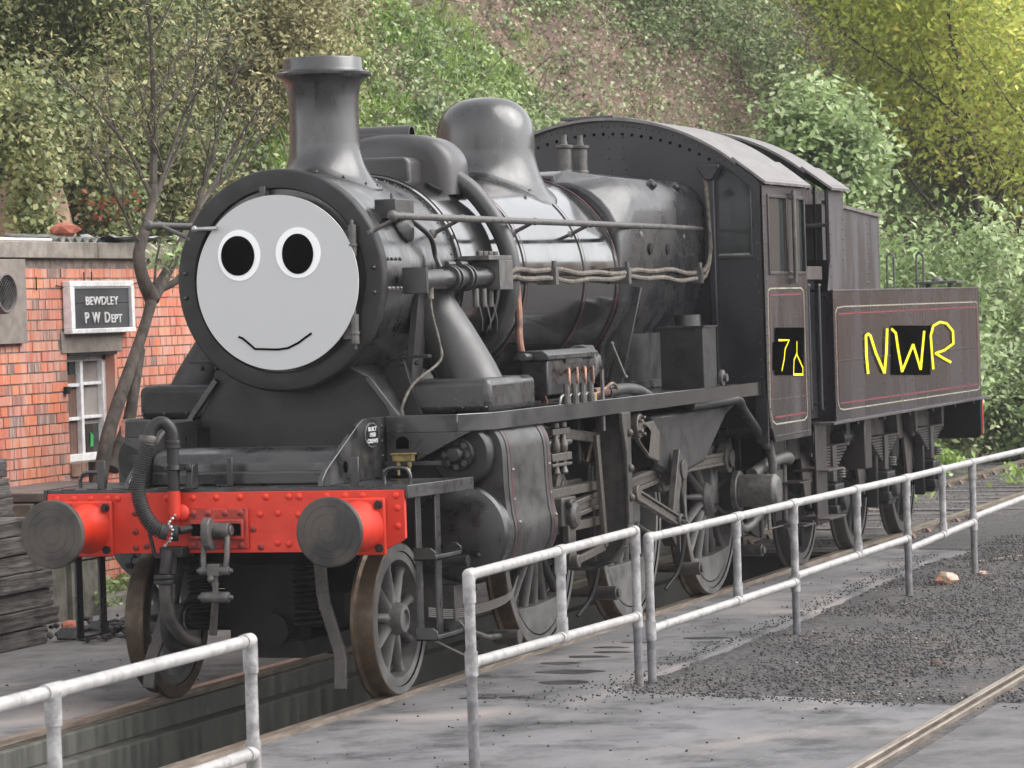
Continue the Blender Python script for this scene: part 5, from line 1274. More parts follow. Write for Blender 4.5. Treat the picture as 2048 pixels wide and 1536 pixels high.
# puddles / oil stains on the apron
for i, (x, y, a, b) in enumerate(((1.50,1.75,.17,.10),(1.33,2.35,.20,.13),(1.22,.9,.10,.05),(1.42,.95,.08,.05),(1.15,3.25,.14,.07),(1.22,3.55,.13,.06),(1.12,3.85,.12,.05),(1.1,2.85,.14,.07),(1.62,4.5,.16,.08),(1.2,4.2,.1,.05))):
    P = []
    for k in range(26):
        t = 2*PI*k/26; r = 1+.28*noise.noise(Vector((math.cos(t)*1.5+i*5,math.sin(t)*1.5,0)))
        P.append((x+a*r*math.cos(t), y+b*r*math.sin(t)))
    o = MB().prism(P,'z',ZS+.0005,ZS+.003).build('puddle', puddle_m, smooth=False, recentre=True)
    tag(o, None, None, None, 'structure')
# loose stones: dark cinders, paler chips, sparse crumbs on the slab
def stones(name, m, spots, rmin, rmax, label=None):
    base_v, base_f = [], []
    ico = bmesh.new(); bmesh.ops.create_icosphere(ico, subdivisions=1, radius=1)
    bv = np.array([v.co[:] for v in ico.verts]); bf = np.array([[v.index for v in f.verts] for f in ico.faces]); ico.free()
    n = len(spots); sc = rng.uniform(rmin, rmax, (n,1,1))*rng.uniform(.5,1.1,(n,1,3)); jit = 1+rng.uniform(-.25,.25,(n,len(bv),1))
    a = rng.uniform(0, 2*PI, n); V = bv[None]*jit*sc
    X = V[:,:,0]*np.cos(a)[:,None]-V[:,:,1]*np.sin(a)[:,None]; Y = V[:,:,0]*np.sin(a)[:,None]+V[:,:,1]*np.cos(a)[:,None]
    V = np.stack([X, Y, V[:,:,2]*.7], 2) + np.array(spots)[:,None,:]
    F = (bf[None]+(np.arange(n)*len(bv))[:,None,None]).reshape(-1,3)
    me = bpy.data.meshes.new(name); me.vertices.add(n*len(bv)); me.vertices.foreach_set('co', V.reshape(-1)); me.loops.add(F.size); me.loops.foreach_set('vertex_index', F.reshape(-1))
    me.polygons.add(len(F)); me.polygons.foreach_set('loop_start', np.arange(0,F.size,3)); me.update(); me.materials.append(m)
    o = bpy.data.objects.new(name, me); finish(o); o['kind'] = 'stuff'; return o
def on_gravel(x, y):
    e = 1.9 if y < 5.4 else 1.93-(y-5.4)*.036
    return x > e-.12*rng.random()**2 and (x < 4.12 or x > 4.3) and (y > 1.5-(x-1.9)*.30)
sp = []
while len(sp) < 30000:
    y = 1. + 13.5*rng.random()**1.3; x = rng.uniform(1.75, 8)
    if on_gravel(x, y) and noise.noise(Vector((x*.8,y*.8,5)))+.55 > rng.random()*.9: sp.append((x, y, GZ+.012))
for k in range(3500): sp.append((rng.uniform(-2.8,2.2), rng.uniform(13.2,34), -.075))
stones('gravel', stone_m, sp, .004, .0145)
sp = []
while len(sp) < 800:
    y = 1. + 13*rng.random()**1.3; x = rng.uniform(1.85, 6)
    if on_gravel(x, y) and noise.noise(Vector((x*.9,y*.7,9)))+.3 > rng.random()*.7: sp.append((x, y, GZ+.02))
for k in range(700): sp.append((rng.uniform(-2.4,.9), rng.uniform(13.2,24), -.07))
stones('pale_chippings', stone_pale, sp, .004, .012)
sp = [(rng.uniform(.8,3.6), rng.uniform(-6,12)*1., ZS+.004) for k in range(480)]
sp += [(1.9+rng.normal()*.25, 1.2+rng.normal()*.35, ZS+.004) for k in range(160)]
sp = [p for p in sp if p[1] < (12 if p[0] < 1.7 else 1.1)]
sp += [(rng.uniform(4.3,6.5), rng.uniform(.6,6), GZ+.02) for k in range(1500)]
sp += [(rng.uniform(-2.9,-.8), rng.uniform(-4,9), -.008) for k in range(150)]
sp += [(1.9-abs(rng.normal())*.10-(y-5.4)*.036*(y > 5.4), y, ZS+.003) for y in rng.uniform(1.4,12,900)]
sp += [(x, 1.42-(x-1.9)*.30-abs(rng.normal())*.09, ZS+.003) for x in rng.uniform(1.9,3.9,500)]
stones('coal_crumbs', coal_m, sp, .003, .011)
sp = [(-2.75+rng.normal()*.16, 4.35+rng.normal()*.28, .01+.09*rng.random()) for k in range(420)]
stones('ash_heap', stone_m, sp, .015, .04)
# a half brick and a chip of wood by the fence, a clinker lump near the siding
def lump(name, label, cat, m, loc, r, sc=(1,1,1), seed=0):
    bm = bmesh.new(); bmesh.ops.create_icosphere(bm, subdivisions=2, radius=1)
    for v in bm.verts:
        k = 1+.35*noise.noise(v.co*1.6+Vector((seed,0,0))); v.co = Vector((v.co.x*sc[0],v.co.y*sc[1],v.co.z*sc[2]))*r*k
    me = bpy.data.meshes.new(name); bm.to_mesh(me); bm.free(); me.materials.append(m); o = bpy.data.objects.new(name, me)
    finish(o, None, Matrix.Translation(loc)); return tag(o, label, cat)
rubble = mat('brick_rubble', (.42,.2,.13), .9, c2=(.5,.4,.33), nscale=16, bump=.004)
lump('brick_rubble', 'broken orange brick lump on the gravel edge by the fourth right-hand fence post', 'brick', rubble, (2.32,9.15,-.02), .10, (1,1.3,.7), 2)
lump('brick_chip', 'small pale orange brick chip at the foot of the last full fence post', 'brick', rubble, (2.42,10.1,-.05), .035, (1.2,1.4,.7), 5)
lump('clinker', 'dark brown clinker lump on the gravel near the siding rail', 'stone', mat('clinker', (.09,.06,.05), .9, bump=.01), (3.55,3.0,-.045), .045, (1,1.2,.8), 3)
lump('clay_chip', 'orange clay chip on the ash beside the old sleeper stack', 'brick', orange_m, (-3.0,3.96,.09), .06, (1,1.4,.8), 8)
o = MB().box(-.03,.03,-.45,.45,0,.025).build('wood_stick', twig_pale, recentre=True); o.location = (2.23,11.65,-.07); o.rotation_euler.z = -.3; WM[o.name] = o.matrix_world
tag(o, 'pale strip of wood lying on the cinders beyond the apron', 'stick')

# ================================================================ PIPE FENCES
FR = .0275
def fence(label, posts, stubs, top, low, ends):
    """posts: (x, y, ztop) down to the ground; stubs: short uprights between the rails; top/low: polylines of the rails"""
    x0, y0, _ = posts[0]
    t = thing('pipe_fence', label, 'fence', (x0, y0, -.08))
    for i, (x, y, z) in enumerate(posts):
        mb = MB(); mb.tube([(x,y,-.12),(x,y,z)], FR, 20)
        mb.cyl((x,y,-.03 if 0 else z-.14),(x,y,z),FR*1.2,n=20)
        zl = min(low, key=lambda q: min(abs(q[0][1]-y), abs(q[1][1]-y)))
        zz = zl[0][2] if abs(zl[0][1]-y) < abs(zl[1][1]-y) else zl[1][2]
        mb.cyl((x,y,zz-.065),(x,y,zz+.055),FR*1.22,n=20)
        p = mb.build('post', galv_post, t, ang=40)
        MB().cyl((x,y,-.12),(x,y,zz-.07),FR*1.006,n=20).build('post_foot', galv_dark, p)  # lower part of the post in a darker tone
    for x, y, z0, z1 in stubs:
        mb = MB(); mb.tube([(x,y,z0),(x,y,z1)], FR, 20); mb.cyl((x,y,z1-.13),(x,y,z1),FR*1.2,n=20); mb.cyl((x,y,z0),(x,y,z0+.11),FR*1.2,n=20); mb.build('stub_post', galv_post, t, ang=40)
    allp = [(x,y) for x,y,_ in posts]+[(x,y) for x,y,_,_ in stubs]
    for nm, segs in (('top_rail', top), ('lower_rail', low)):
        for a, b in segs:
            mb = MB(); mb.tube([a, b], FR, 20)
            A, B = Vector(a), Vector(b); d = (B-A).normalized()
            for x, y in allp:
                q = A + d*((y-A.y)/d.y)
                if min(a[1],b[1])-.03 <= y <= max(a[1],b[1])+.03 and (nm == 'top_rail' or True):
                    w = .075; p0, p1 = q-d*w, q+d*w
                    if abs(y-a[1]) < .03: p0 = q
                    if abs(y-b[1]) < .03: p1 = q
                    mb.tube([p0, p1], FR*1.2, 20)
            for e in (a, b):
                for x, y, z in ends:
                    if abs(e[1]-y) < .01 and abs(e[2]-z) < .03: mb.lathe([(FR*1.2*math.cos(k*PI/8), FR*1.2*math.sin(k*PI/8)) for k in range(-4,5)], e, 'z', 20)
            mb.build(nm, galv, t, ang=40)
    return t
def fxl(y): return 2.0 + (y-1.7)*.0445
T = .872
# middle section
fence('middle section of the pipe fence, its near corner post in front of the cylinder', [(2.33,-2.25,.96),(1.985,1.70,.905)], [(2.1575,-.275,.45,.9325)],
      [((2.33,-2.25,.96),(1.985,1.70,.905))], [((2.33,-2.25,.52),(1.985,1.70,.38))], [(2.33,-2.25,.96),(1.985,1.70,.905)])
# right-hand section with stepped lower rails
P = [(2.02,1.86,.85),(fxl(4.95),4.95,.865),(fxl(7.95),7.95,.872),(fxl(10.05),10.05,.885),(2.60,14.2,.91),(2.8,18.2,.93)]
S = [(fxl(3.65),3.65,.31,.858),(fxl(6.55),6.55,.37,.868),(fxl(9.05),9.05,.34,.878),(2.50,12.3,.49,.90),(2.7,16.2,.52,.92)]
fence('long right-hand section of the pipe fence beside the gravel, beyond the double post', P, S,
      [(P[i], P[i+1]) for i in range(len(P)-1)],
      [((P[0][0],P[0][1],.285),(P[1][0],P[1][1],.315)),((P[1][0],P[1][1],.355),(P[2][0],P[2][1],.40)),((P[2][0],P[2][1],.315),(P[3][0],P[3][1],.385)),((P[3][0],P[3][1],.425),(P[4][0],P[4][1],.55)),((P[4][0],P[4][1],.55),(P[5][0],P[5][1],.6))], [P[0]])
# left-hand section in the foreground
fence('near left section of the pipe fence crossing in front of the inspection pit', [(2.235,-4.78,.887),(2.33,-9.6,.90)], [(2.275,-6.74,.40,.892)],
      [((2.235,-4.78,.887),(2.33,-9.6,.90))], [((2.235,-4.78,.40),(2.33,-9.6,.40))], [(2.235,-4.78,.887)])

# ================================================================ BRICK HUT
HX = -4.5
hut = thing('brick_hut', 'red brick hut with concrete coping, small white window and a black station sign', 'hut', (HX-1.7, 7, 0))
W0, W1, Z0_, Z1_ = 7.10, 8.02, 1.13, 2.03     # window opening (y, z)
L0, L1 = 6.98, 8.12                           # lintel
mb = MB()
zt = 2.805
mb.prism([(1.5,-.1),(13,-.1),(13,Z0_),(1.5,Z0_)],'x',HX-.22,HX-.012); mb.prism([(1.5,Z0_),(W0,Z0_),(W0,Z1_),(1.5,Z1_)],'x',HX-.22,HX-.012); mb.prism([(W1,Z0_),(13,Z0_),(13,Z1_),(W1,Z1_)],'x',HX-.22,HX-.012); mb.prism([(1.5,Z1_),(13,Z1_),(13,zt),(1.5,zt)],'x',HX-.22,HX-.012)
mb.box(HX-3.5,HX-3.3,1.5,13,-.1,zt); mb.box(HX-3.3,HX-.22,12.8,13,-.1,zt); mb.box(HX-3.3,HX-.22,1.5,1.7,-.1,zt)
wallh = mb.build('wall', mortar, hut, smooth=False)
# bricks, English garden mix of stretchers and headers, each slightly out of line
CH = .0845; BH = .072; JB = .010
def brick_mesh(L):
    q = MB(); q.prism([(-L/2,0),(L/2,0),(L/2,BH),(-L/2,BH)],'x',-.02,.004)
    me = q.mesh('brick', brick_m, smooth=False); return me
bs, bh = brick_mesh(.222), brick_mesh(.106)
vis, rest = [], []
row = 0; z = -.05
while z + BH < zt:
    y = 2.0 - (row % 2)*.06 + (row % 3)*.02
    pat = row % 2
    while y < 12.4:
        st = (int((y*7.3+row*3.1)) % 3 != 0) if pat == 0 else (int((y*5.1+row*1.7)) % 5 == 0)
        L = .222 if st else .106
        c = y+L/2
        skip = (c+L/2 > W0 and c-L/2 < W1 and z+BH > Z0_ and z < Z1_) or (c+L/2 > L0 and c-L/2 < L1 and Z1_-.01 < z+BH and z < Z1_+.19)
        if skip and c-L/2 < W0 < c+L/2 or skip and c-L/2 < L0 < c+L/2: 
            LL = (W0 if z < Z1_ else L0) - (c-L/2) - JB
            if LL > .04: rest.append((c-L/2+LL/2, z, LL))
        elif skip and c-L/2 < W1 < c+L/2 or skip and c-L/2 < L1 < c+L/2:
            e = (W1 if z < Z1_ else L1); LL = (c+L/2)-e-JB
            if LL > .04: rest.append((e+JB+LL/2, z, LL))
        elif not skip:
            (vis if (5.9 < c < 9.6 and z > .95 and not (c > 8.0+ (2.9-z)*.3 and c > 9.3)) else rest).append((c, z, L))
        y += L + JB
    z += CH; row += 1
vis.sort(key=lambda b: abs(b[0]-7.2)*.6 + abs(b[1]-1.9)*.3)
rest += vis[290:]; vis = vis[:290]
for c, z, L in vis:
    place('brick', bs if L > .2 else bh, (HX-.012+random.uniform(0,.006), c, z+random.uniform(-.0015,.0015)), wallh)
q = MB()
for c, z, L in rest:
    x = HX-.012+random.uniform(0,.006); q.box(x-.01, x+.004, c-L/2, c+L/2, z, z+BH)
q.build('bricks', brick_m, wallh, smooth=False, kind='stuff')
# coping: two concrete beams and joint
for a, b in ((1.5,7.62),(7.63,13.05)): MB().box(HX-.30,HX+.05,a,b,2.81,2.945).build('coping', coping, hut, bevel=.008)
MB().box(HX-3.5,HX-.3,1.5,13,2.80,2.90).build('roof', asbestos, hut)
# lintel, window
MB().box(HX-.1,HX+.006,L0,L1,Z1_+.002,Z1_+.178).build('lintel', lintel_m, hut, bevel=.004)
mb = MB(); mb.box(HX-.16,HX-.145,W0,W1,Z0_,Z1_); win = mb.build('window', glass, hut, smooth=False)
mb = MB(); zr = Z0_+.05
for a, b in ((W0,W0+.03),(W1-.10,W1-.04)): mb.box(HX-.15,HX-.09,a,b,zr,Z1_-.02)
mb.box(HX-.15,HX-.08,W0,W1-.04,Z0_,Z0_+.06); mb.box(HX-.15,HX-.09,W0,W1-.04,Z1_-.07,Z1_-.02)
mb.build('window_frame', white_paint, win, bevel=.004)
YM = W0+.41
MB().box(HX-.145,HX-.095,YM,YM+.05,Z0_+.06,Z1_-.07).build('mullion', white_paint, win, bevel=.004)
for z in (Z0_+.34, Z0_+.62):
    MB().box(HX-.142,HX-.105,W0+.03,YM,z,z+.028).build('glazing_bar', white_paint, win, bevel=.003); MB().box(HX-.142,HX-.105,YM+.05,W1-.10,z+.008,z+.034).build('glazing_bar', white_paint, win, bevel=.003)
MB().box(HX-.144,HX-.140,W0+.03,YM-.0,Z0_+.06,Z1_-.18).build('brown_curtain', curtain_brown, win)
MB().box(HX-.144,HX-.140,YM+.05+.07,W1-.10,Z0_+.30,Z1_-.07).build('grey_curtain', curtain, win)
MB().prism([(W0+.05+.06*math.cos(t)+.03, 1.68+.055*math.sin(t)) for t in np.linspace(0,2*PI,16,endpoint=False)],'x',HX-.1395,HX-.137).build('blue_sticker', blue_m, win)
MB().prism([(YM+.22,1.24),(YM+.27,1.24),(YM+.28,1.33),(YM+.24,1.36)],'x',HX-.1395,HX-.132).build('green_object', green_m, win)
MB().box(HX-.22,HX+.005,W0-.0,W1,Z1_-.02,Z1_+.0).build('head_shade_strip', black_dark, win)  # near-black strip put in for the shade under the lintel
mb = MB(); mb.box(HX-.12,HX-.001,W1-.045,W1,Z0_,Z1_-.02); mb.build('reveal', brick_m, hut, smooth=False)
mb = MB()
for k in range(5): mb.box(HX-.01,HX+.012,W0-.02+k*.19,W0+.16+k*.19,Z0_-.115,Z0_-.005)
mb.build('brick_sill', brick_m, hut, smooth=False, kind='stuff') if 0 else None
for k in range(5): MB().box(HX-.08,HX+.012,W0-.02+k*.19,W0+.155+k*.19,Z0_-.115,Z0_-.005).build('sill_brick', mat('sill_brick', (.2,.1,.07), .8, c2=(.3,.2,.15), nscale=7) if k == 0 else MATS['sill_brick'], hut, bevel=.004)
# small rusty wall hook and cable
mb = MB(); mb.box(HX,HX+.03,7.0,7.06,1.70,1.76); mb.build('hinge_pin', black_dark, hut)
mb = MB()
mb.tube(curve_pts([(HX+.012,y,z) for y,z in ((6.9,2.59),(7.1,2.57),(7.3,2.575),(7.45,2.60),(7.7,2.59),(8.0,2.60),(8.3,2.585),(8.5,2.61),(9.2,2.60))],5),.005,5)
for y, z0, z1 in ((6.55,2.55,2.66),(7.42,2.60,2.70),(7.56,2.60,2.70)): mb.tube([(HX+.012,y,z0),(HX+.012,y,z1)],.006,5)
mb.build('cable', black_dark, hut)
# extractor fan duct at left edge
fan = thing('extractor_fan', 'round grey extractor fan hood with mesh grille at the left edge of the hut', 'fan', (HX, 6.05, 2.3))
mb = MB(); mb.box(HX+.001,HX+.05,5.5,6.30,2.13,2.80); mb.build('backing_board', lintel_m, fan, bevel=.004)
ax_ = Vector((1,-.05,0)).normalized(); c = Vector((HX+.03,5.70,2.53))
fm = mat('fan_hood', (.2,.17,.165), .6, c2=(.13,.115,.11), nscale=7)
mb = MB(); mb.lathe([(.165,-.1),(.165,.15),(.155,.17),(.14,.17),(.135,.14),(.135,0)], c, ax_, 48, close=False); mb.build('hood', fm, fan)
MB().lathe([(0,.06),(.137,.06)], c, ax_, 40, close=False).build('fan_core', face_black, fan)
mb = MB(); S_ = ax_.cross(Vector((0,0,1))).normalized(); U_ = Vector((0,0,1))
for k in range(-5,6):
    h = math.sqrt(max(0,.138**2-(k*.025)**2))
    for D, E_ in (((S_+U_).normalized(), (S_-U_).normalized()),):
        mb.tube([c+ax_*.15+D*(k*.025)-E_*h, c+ax_*.15+D*(k*.025)+E_*h], .0035, 4); mb.tube([c+ax_*.145+E_*(k*.025)-D*h, c+ax_*.145+E_*(k*.025)+D*h], .002, 4)
mb.build('grille', iron, fan)
# sign
sign = thing('station_sign', 'black white-framed sign reading BEWDLEY P W DEPT above the hut window', 'sign', (HX, 7.6, 2.2))
sy0, sy1, sz0, sz1 = 7.03, 8.24, 2.19, 2.625
MB().box(HX+.005,HX+.05,sy0+.05,sy1-.04,sz0+.03,(sz0+sz1)/2+.03).build('board', sign_black, sign, bevel=.002)
MB().box(HX+.005,HX+.05,sy0+.05,sy1-.04,(sz0+sz1)/2+.034,sz1-.03).build('board', sign_black, sign, bevel=.002)
for a in ((sy0,sy1,sz1-.05,sz1,.075),(sy0,sy1,sz0,sz0+.04,.085),(sy0,sy0+.07,sz0+.04,sz1-.05,.08),(sy1-.06,sy1,sz0+.04,sz1-.05,.08)): MB().box(HX+.003,HX+a[4],a[0],a[1],a[2],a[3]).build('frame_strip', white_paint, sign, bevel=.006)
mb = MB(); mb.box(HX+.05,HX+.06,sy0+.07,sy1-.06,sz1-.062,sz1-.05); mb.build('inner_bead', white_paint, sign)
E3 = Euler((PI/2,0,PI/2))
text('lettering', 'BEWDLEY', .098, white_paint, (HX+.055,7.65,2.455), E3, sign, xs=1.42, depth=.004, bold=.0012)
text('lettering', 'P', .125, white_paint, (HX+.055,7.36,2.315), E3, sign, xs=1.25, depth=.004, bold=.0018)
text('lettering', 'W', .125, white_paint, (HX+.055,7.535,2.315), E3, sign, xs=1.1, depth=.004, bold=.0018)
text('lettering', 'D', .125, white_paint, (HX+.055,7.745,2.315), E3, sign, xs=1.2, depth=.004, bold=.0018)
text('lettering', 'EPT', .098, white_paint, (HX+.055,7.92,2.305), E3, sign, xs=1.35, depth=.004, bold=.0012)
# roof litter
mb = MB(); v = []; f = []
for i in range(49):
    y = 7.0+i*.02; z = 2.965+.022*math.sin(i*.02/.075*PI/1.0)
    for x in (HX-.02, HX-.5): v.append((x,y,z+(.05 if x < HX-.3 else 0)))
for i in range(48): f.append((2*i,2*i+1,2*i+3,2*i+2))
o = MB().add(v,f).build('corrugated_sheet', asbestos, recentre=True, ang=60); s_ = o.modifiers.new('t','SOLIDIFY'); s_.thickness = .006
tag(o, 'dark corrugated roofing sheet lying on the hut roof under an orange tile', 'roofing sheet')
o = MB().prism([(6.95,2.95),(7.5,2.95),(7.5,2.965),(7.2,3.0),(6.95,2.99)],'x',HX-.35,HX-.05).build('slate_sheet', asbestos, recentre=True); tag(o, 'broken grey slate lying flat on the hut coping left of the orange tile', 'slate')
o = MB().tube([(HX-.02,1.6,2.96),(HX-.02,6.9,2.962)],.012,8).build('white_batten', white_paint, recentre=True); tag(o, 'thin white strip along the top of the hut coping at the left', 'batten')
lump('roof_tile', 'orange clay tile fragment resting on the corrugated sheet on the hut roof', 'tile', orange_m, (HX-.25,7.62,3.06), .13, (.9,1.1,.45), 4)
bm = bmesh.new(); bmesh.ops.create_grid(bm, x_segments=22, y_segments=14, size=.5)
for v_ in bm.verts: v_.co = Vector((v_.co.x*.6, v_.co.y*1.5, .05*noise.noise(v_.co*5)+.03*noise.noise(v_.co*12)))
me = bpy.data.meshes.new('plastic_sheet'); bm.to_mesh(me); bm.free(); me.materials.append(plastic_sheet); me.polygons.foreach_set('use_smooth',[True]*len(me.polygons)); o = bpy.data.objects.new('plastic_sheet', me); finish(o, None, Matrix.Translation((HX-.18,8.55,2.99))); tag(o, 'crumpled grey plastic sheeting on the hut roof behind the bare tree', 'plastic sheet')

# low concrete wall with flat coping, kerb, black post
lw = thing('low_wall', 'low concrete wall with a flat coping slab between the sleeper stack and the hut', 'wall', (-4.1,6.0,0))
MB().box(-4.35,-3.80,5.0,6.15,-.08,.92).build('wall_body', kerb_m, lw, bevel=.01)
MB().prism([(-3.70,5.05),(-3.95,6.45),(-4.9,7.2),(-5.1,6.4),(-4.5,5.0)],'z',.93,1.0).build('coping_slab', mat('dark_slab', (.16,.13,.12), .7, c2=(.1,.085,.08), nscale=5), lw, bevel=.008)
MB().box(-3.80,-3.76,5.55,6.0,-.05,.50).build('grey_panel', kerb_m, lw, bevel=.004)
o = MB().box(-4.13,-4.03,6.65,6.74,.85,1.16).build('bollard', black_matt, recentre=True, bevel=.005); tag(o, 'short dark square post standing in front of the hut window sill', 'post')
o = MB().box(-4.15,-3.98,5.9,12,-.08,.07).build('kerb', kerb_m, smooth=False, bevel=.01); o['kind'] = 'structure'
o = MB().box(-4.5,-4.15,5.9,12,-.08,.05).build('flower_bed', soil_m, smooth=False); o['kind'] = 'structure'

# stack of old timber sleepers, each its own thing
def wood_sleeper(x0, x1, y0, y1, z0, z1, label, rot=0.):
    nx, ny, nz = 3, 26, 3
    bm = bmesh.new(); bmesh.ops.create_cube(bm, size=1)
    bmesh.ops.subdivide_edges(bm, edges=[e for e in bm.edges if abs((e.verts[0].co-e.verts[1].co).y) > .5], cuts=22)
    bmesh.ops.subdivide_edges(bm, edges=[e for e in bm.edges if abs((e.verts[0].co-e.verts[1].co).z) > .5], cuts=4)
    sd = random.uniform(0,99)
    for v in bm.verts:
        w = v.co.copy(); v.co = Vector((w.x*(x1-x0), w.y*(y1-y0), (w.z+.5)*(z1-z0)))
        n_ = noise.noise(Vector((sd, v.co.y*2.2, w.z*9)))
        e_ = noise.noise(Vector((w.x*4+sd, w.z*6, 3)))
        if abs(w.x) > .4: v.co.x += (.007*n_ + .007*noise.noise(Vector((sd*2, v.co.y*.9, w.z*16))))*(1 if w.x > 0 else -1)
        if abs(w.y) > .45: v.co.y += .05*e_
        v.co.z += .004*noise.noise(Vector((sd+5, v.co.y*1.5, 0)))
    me = bpy.data.meshes.new('timber_sleeper'); bm.to_mesh(me); bm.free(); me.materials.append(wood_old)
    o = bpy.data.objects.new('timber_sleeper', me); W = Matrix.Translation(((x0+x1)/2,(y0+y1)/2,z0)) @ Matrix.Rotation(rot,4,'Z'); finish(o, None, W)
    b = o.modifiers.new('e','BEVEL'); b.width = .008; b.segments = 2; b.limit_method = 'ANGLE'
    return tag(o, label, 'sleeper', 'old timber sleepers stacked by the hut')
names = ['bottom', 'second from bottom', 'third from bottom', 'fourth from bottom', 'fifth from bottom', 'sixth from bottom', 'topmost']
ends = [3.80, 3.98, 3.92, 3.88, 3.93, 3.62, 3.55]
for k in range(7):
    wood_sleeper(-3.36+(k%3)*.015, -3.10+(k%2)*.02, 1.5, ends[k], -.01+k*.133, .116+k*.133, 'weathered timber sleeper, %s in the front row of the stack' % names[k], random.uniform(-.008,.008))
for k in range(3):
    wood_sleeper(-3.70, -3.42, 1.6, 3.98-.04*k, .89+k*.145, 1.027+k*.145, 'dark timber sleeper, %s of the three raised at the back of the stack' % ('lowest','middle','topmost')[k])
for k in range(7):
    if k in (5,6): wood_sleeper(-3.72, -3.44, 1.5, 3.7, -.01+k*.13, .11+k*.13, 'timber sleeper in the back row, %s under the three raised ones' % ('second','first')[k-5])
mb = MB(); mb.box(-3.71,-3.45,1.6,3.7,-.02,.63); o = mb.build('timber_pile_core', wood_old, recentre=True); o['label'] = 'lower back rows of old sleepers hidden behind the front row of the stack'; o['category'] = 'sleepers'; o['kind'] = 'stuff'

# ================================================================ HILLSIDE AND VEGETATION
def hill_sheet():
    xs = np.concatenate([np.arange(-40,-20,1.2), np.arange(-20,12,.30), np.arange(12,140,4)]); ys = np.concatenate([np.arange(0,84,.35), np.arange(84,150,3)])
    v = [(x, y, H(x, y)-.0) for y in ys for x in xs]; nx = len(xs)
    f = [(j*nx+i, j*nx+i+1, (j+1)*nx+i+1, (j+1)*nx+i) for j in range(len(ys)-1) for i in range(nx-1) if max(v[j*nx+i][2], v[j*nx+i+1][2], v[(j+1)*nx+i][2], v[(j+1)*nx+i+1][2]) > -.095]
    me = bpy.data.meshes.new('hillside'); me.from_pydata(v, [], f); me.polygons.foreach_set('use_smooth', [True]*len(f)); me.materials.append(soil_m)
    o = bpy.data.objects.new('hillside', me); finish(o); o['kind'] = 'structure'; return o
hill_sheet()
def visible(P, m=260):
    """rough test that a point can be seen from the photograph's side of the yard (keeps the planting to the slope in view)"""
    d = np.asarray(P)-np.array(CAM); z = d@np.array(fw)
    u = 1024+6896*(d@np.array(rt))/z; w = 768-6896*(d@np.array(up))/z
    return (u > -m) & (u < 2048+m) & (w > -m) & (w < 1536)

def leaf_mesh(name, C, size, m, parent=None, up_bias=.0, aspect=.5, dirs=None, droop=0., kind=None, fold=.25, world=None, face=None, centre=None):
    """one folded diamond leaf (2 quads -> 2 tris each side) per centre; size scalar or array"""
    C = np.asarray(C, float); n = len(C)
    if n == 0: return None
    s = np.broadcast_to(np.asarray(size, float), (n,)) * rng.uniform(.5, 1.6, n)
    d = rng.normal(size=(n,3)) if dirs is None else np.asarray(dirs)+rng.normal(size=(n,3))*.35
    d[:,2] = d[:,2]*(1-abs(droop)) - droop
    d /= np.linalg.norm(d, axis=1)[:,None]+1e-9
    nn = rng.normal(size=(n,3))*.75; nn[:,2] = abs(nn[:,2])+up_bias
    if face is not None: nn += np.array(face)                     # leaves on a bank turn outwards to the light
    if centre is not None:
        oc = C-np.array(centre); oc /= np.linalg.norm(oc, axis=1)[:,None]+1e-6; nn += oc*1.1
    t = np.cross(d, nn); t /= np.linalg.norm(t, axis=1)[:,None]+1e-9
    nn = np.cross(t, d)
    s_ = s[:,None]
    a = C - d*s_*.5; b = C + d*s_*.5; l = C + t*s_*aspect*.5 + nn*s_*fold*.3; r = C - t*s_*aspect*.5 + nn*s_*fold*.3
    V = np.stack([a, r, b, l], 1).reshape(-1,3)
    i = np.arange(n)*4
    F = np.stack([i, i+1, i+2, i, i+2, i+3], 1).reshape(-1,3)
    if world is not None: V = V-np.array(world)
    me = bpy.data.meshes.new(name); me.vertices.add(len(V)); me.vertices.foreach_set('co', V.reshape(-1)); me.loops.add(F.size); me.loops.foreach_set('vertex_index', F.reshape(-1).astype(np.int32))
    me.polygons.add(len(F)); me.polygons.foreach_set('loop_start', np.arange(0,F.size,3,dtype=np.int32)); me.update(); me.materials.append(m)
    o = bpy.data.objects.new(name, me); finish(o, parent, Matrix.Translation(world) if world is not None else None)
    if kind: o['kind'] = kind
    return o

bramble_m = leaf_material('bramble_leaf', [(.09,.13,.055),(.18,.26,.10),(.32,.40,.17),(.50,.54,.34)], rough=.42, trans=.2, patch=.3)
grass_m = leaf_material('grass_blade', [(.14,.23,.06),(.30,.46,.11),(.46,.64,.17),(.50,.55,.24)], rough=.5, trans=.35, patch=.3)
dry_m = leaf_material('dry_litter', [(.16,.11,.09),(.30,.21,.17),(.42,.31,.26),(.60,.48,.40)], rough=.8, trans=.1, patch=.3)
ivy_m = leaf_material('ivy_leaf', [(.07,.09,.04),(.15,.19,.07),(.25,.27,.10),(.38,.36,.16)], rough=.35, trans=.15, patch=.4)
olive_m = leaf_material('olive_leaf', [(.13,.12,.06),(.27,.25,.12),(.42,.38,.18),(.58,.52,.28)], rough=.5, trans=.25, patch=.35)
yellow_m = leaf_material('yellow_leaf', [(.22,.27,.05),(.48,.56,.11),(.72,.78,.18),(.9,.76,.2)], rough=.5, trans=.4, patch=.45)
green_l = leaf_material('fresh_leaf', [(.15,.22,.08),(.30,.42,.16),(.46,.58,.28),(.66,.72,.45)], rough=.42, trans=.35, patch=.35)
dgreen_m = leaf_material('dark_leaf', [(.07,.09,.045),(.15,.19,.08),(.25,.29,.13),(.42,.42,.22)], rough=.45, trans=.2, patch=.4)
broom_m = leaf_material('broom_needle', [(.05,.055,.045),(.09,.10,.065),(.15,.17,.09)], rough=.6, trans=.15, patch=.6)
